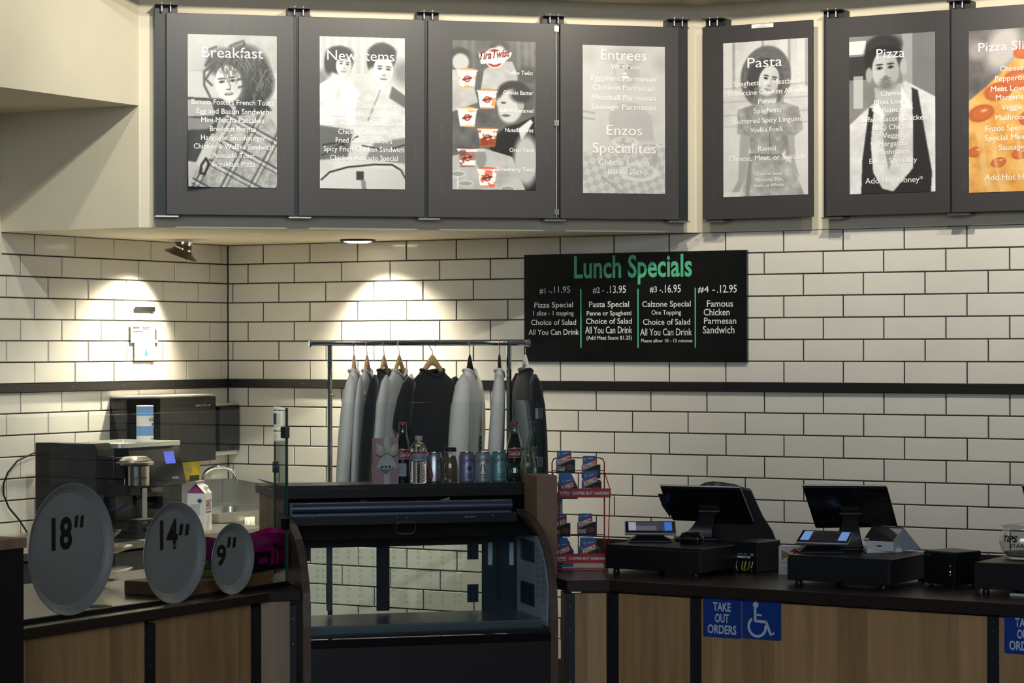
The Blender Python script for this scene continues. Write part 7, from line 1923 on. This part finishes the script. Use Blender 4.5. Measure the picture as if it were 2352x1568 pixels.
# cable down the second drawer
Pn = [at_depth(1856, 1271, zd2 + .01), at_depth(1862, 1285, zd2 - .02), at_depth(1876, 1305, zd2 - .022), at_depth(1900, 1325, zd2 - .024), at_depth(1925, 1339, zd2 - .028), onz(1945, 1345, TOP + .003), onz(2000, 1348, TOP + .003), onz(2060, 1343, TOP + .003), onz(2117, 1337, TOP + .003)]
tag(MB().tube([tuple(q) for q in Pn], 0.0028, 8).build('tablet_cable', mat('grey_cable', (0.06, 0.055, 0.05), 0.5), smooth=40), 'thin grey cable hanging down the second cash drawer front', 'cable')

# pizza flyers, silver tin, bag
a, b = onz(1788, 1319, TOP), onz(1836, 1321, TOP); rz = math.atan2(b[1] - a[1], b[0] - a[0]); w = float(np.linalg.norm((b - a)[:2]))
fz = lambda py: onp(1800, py, a, (-math.sin(rz), math.cos(rz), 0))[2] - TOP
hs = fz(1296)
for i in range(6):
    z0_, z1_ = hs * i / 6 + .0003, hs * (i + 1) / 6
    o = MB().box(0.001 * (i % 2), w - .001 * (i % 3), 0.001 * (i % 2), 0.07, z0_, z1_).build('flyer_pack', WHITE_PL, None, loc=(a[0], a[1], TOP), rotz=rz, bevel=0.0008)
    tag(o, 'white pack of flyers %s stacked beside the second cash drawer' % ('at the bottom,', 'second from bottom,', 'third from bottom,', 'fourth from bottom,', 'fifth from bottom,', 'topmost,')[i], 'flyer pack', 'flyer packs by the second drawer')
t = thing('standing_flyer', 'white flyer with pizza slice and red numbers standing on the flyer packs', 'flyer', (a[0], a[1], TOP + hs + .0003), rz)
hf = fz(1253.5) - hs
MB().box(0.0, w + .012, 0.004, 0.006, 0, hf).build('card', WHITE_PL, t)
MB().face([(w * .13, 0.0034, hf * .78), (w * .50, 0.0034, hf * .60), (w * .47, 0.0034, hf * .44), (w * .13, 0.0034, hf * .22)]).build('pizza_slice_print', mat('slice_orange', (0.55, 0.30, 0.06), 0.5, noise=0.4, scale=200), t, recalc=False)
lettering('40', w * .55, w * 1.1, hf * .62, hf * .26, RED, lambda u, v: (u, 0.0034, v), t, 0.08); lettering('PLEASE PLACE', w * .06, w * .95, hf * .06, hf * .06, RED, lambda u, v: (u, 0.0034, v), t, 0.02).name = 'text_line'
p = onz(1779, 1290, TOP)
a, b = at_depth(1770, 1261, depth_of(p)), at_depth(1790, 1288, depth_of(p))
tag(MB().box(-.02, .02, -.03, .03, 0, a[2] - TOP).build('steel_tin', STAINLESS, None, bevel=0.003, loc=((a[0] + b[0]) / 2, (a[1] + b[1]) / 2, TOP), rotz=r1), 'small shiny steel tin behind the first receipt printer', 'tin')
zbag = 9.86
ol = [(1608, 1116), (1622, 1109), (1640, 1106.5), (1660, 1108), (1690, 1113), (1712, 1121), (1724, 1123), (1751, 1183), (1774, 1218), (1790, 1262), (1792, 1300), (1610, 1300)]
w3 = [at_depth(px, py, zbag) for px, py in ol]
org = at_depth(1700, 1290, zbag); org[2] = TOP
t = thing('black_bag', 'black slumped bag with patterned top behind the first till screen', 'bag', tuple(org), 0)
mb = MB(); ctr = sum(w3) / len(w3)
rings = []
for s_, d_ in ((.93, -.055), (.985, -.035), (1.0, 0.0), (1.0, .05), (.96, .085)):
    rr = []
    for q in w3:
        p = ctr + (q - ctr) * s_ + FW * d_; p[2] = max(p[2], TOP + .001); rr.append(tuple(p - org))
    rings.append(rr)
mb.loft(rings); mb.build('bag', mat('black_canvas', (0.007, 0.007, 0.008), 0.7, noise=0.3, scale=40, bump=0.2), t, 60)
pt = [at_depth(px, py, zbag - .060) for px, py in ((1618, 1117), (1626, 1111), (1642, 1109.5), (1660, 1110.5), (1684, 1115), (1704, 1121), (1690, 1124), (1640, 1121))]
MB().face([tuple(q - org) for q in pt]).build('patterned_patch', mat('skull_pattern', (0.35, 0.34, 0.32), 0.7, noise=0.97, scale=55, color2=(0.006, 0.006, 0.007)), t, recalc=False)

# tip jar
rj = 0.092
q = at_depth(2347, 1284, zd2); pj = onz(2347, 1284, D3[2])
t = thing('tip_jar', 'round glass tip jar with black TIPS lettering on the third cash drawer', 'jar', (pj[0], pj[1] + .03, D3[2]), face_rot(pj))
hj = at_depth(2347, 1202, depth_of(pj) + .03)[2] - D3[2]
pr = [(0.0, 0.002), (.055, 0.0), (.062, .003), (.080, hj * .22), (.090, hj * .48), (.088, hj * .66), (.078, hj * .82), (.074, hj * .90), (.080, hj * .95), (.083, hj * .985), (.080, hj), (.074, hj * .985), (.070, hj * .91), (.074, hj * .82), (.084, hj * .66), (.086, hj * .48), (.076, hj * .22), (.058, .008), (0, .007)]
MB().lathe(pr, 56).build('jar', CLEAR, t, 50)
f = lambda u, v: ((np.interp(v, [a_[1] for a_ in pr[1:9]], [a_[0] for a_ in pr[1:9]]) + .0012) * math.cos(u / .09), (np.interp(v, [a_[1] for a_ in pr[1:9]], [a_[0] for a_ in pr[1:9]]) + .0012) * math.sin(u / .09), v)
lettering('TiPS', -.086, -.024, hj * .52, hj * .17, PANTXT, f, t, 0.04, 0.2).name = 'tips_lettering'
lettering('STARS', -.055, .01, hj * .36, hj * .10, PANTXT, f, t, 0.02).name = 'tips_lettering'
MB().lathe([(0.0, .010), (.055, .010), (.068, hj * .12), (.072, hj * .2), (0.0, hj * .23)], 40).build('folded_notes', mat('banknote_green', (0.30, 0.36, 0.24), 0.7, noise=0.5, scale=50), t, 40)
# card lying by the right edge
p = onz(2345, 1368, TOP)
t = thing('white_card', 'white card with red print lying on the worktop at the right photo edge', 'card', (p[0] + .02, p[1] - .005, TOP), -0.06)
MB().zprism([(-.062, .004), (-.046, .018), (.06, .018), (.06, -.012), (-.055, -.012)], 0.0005, 0.0075).build('card', WHITE_PL, t, bevel=0.001)
MB().face([(-.02, .002, .0079), (.0, .002, .0079), (.0, .008, .0079), (-.02, .008, .0079)]).build('red_print', RED, t, recalc=False)
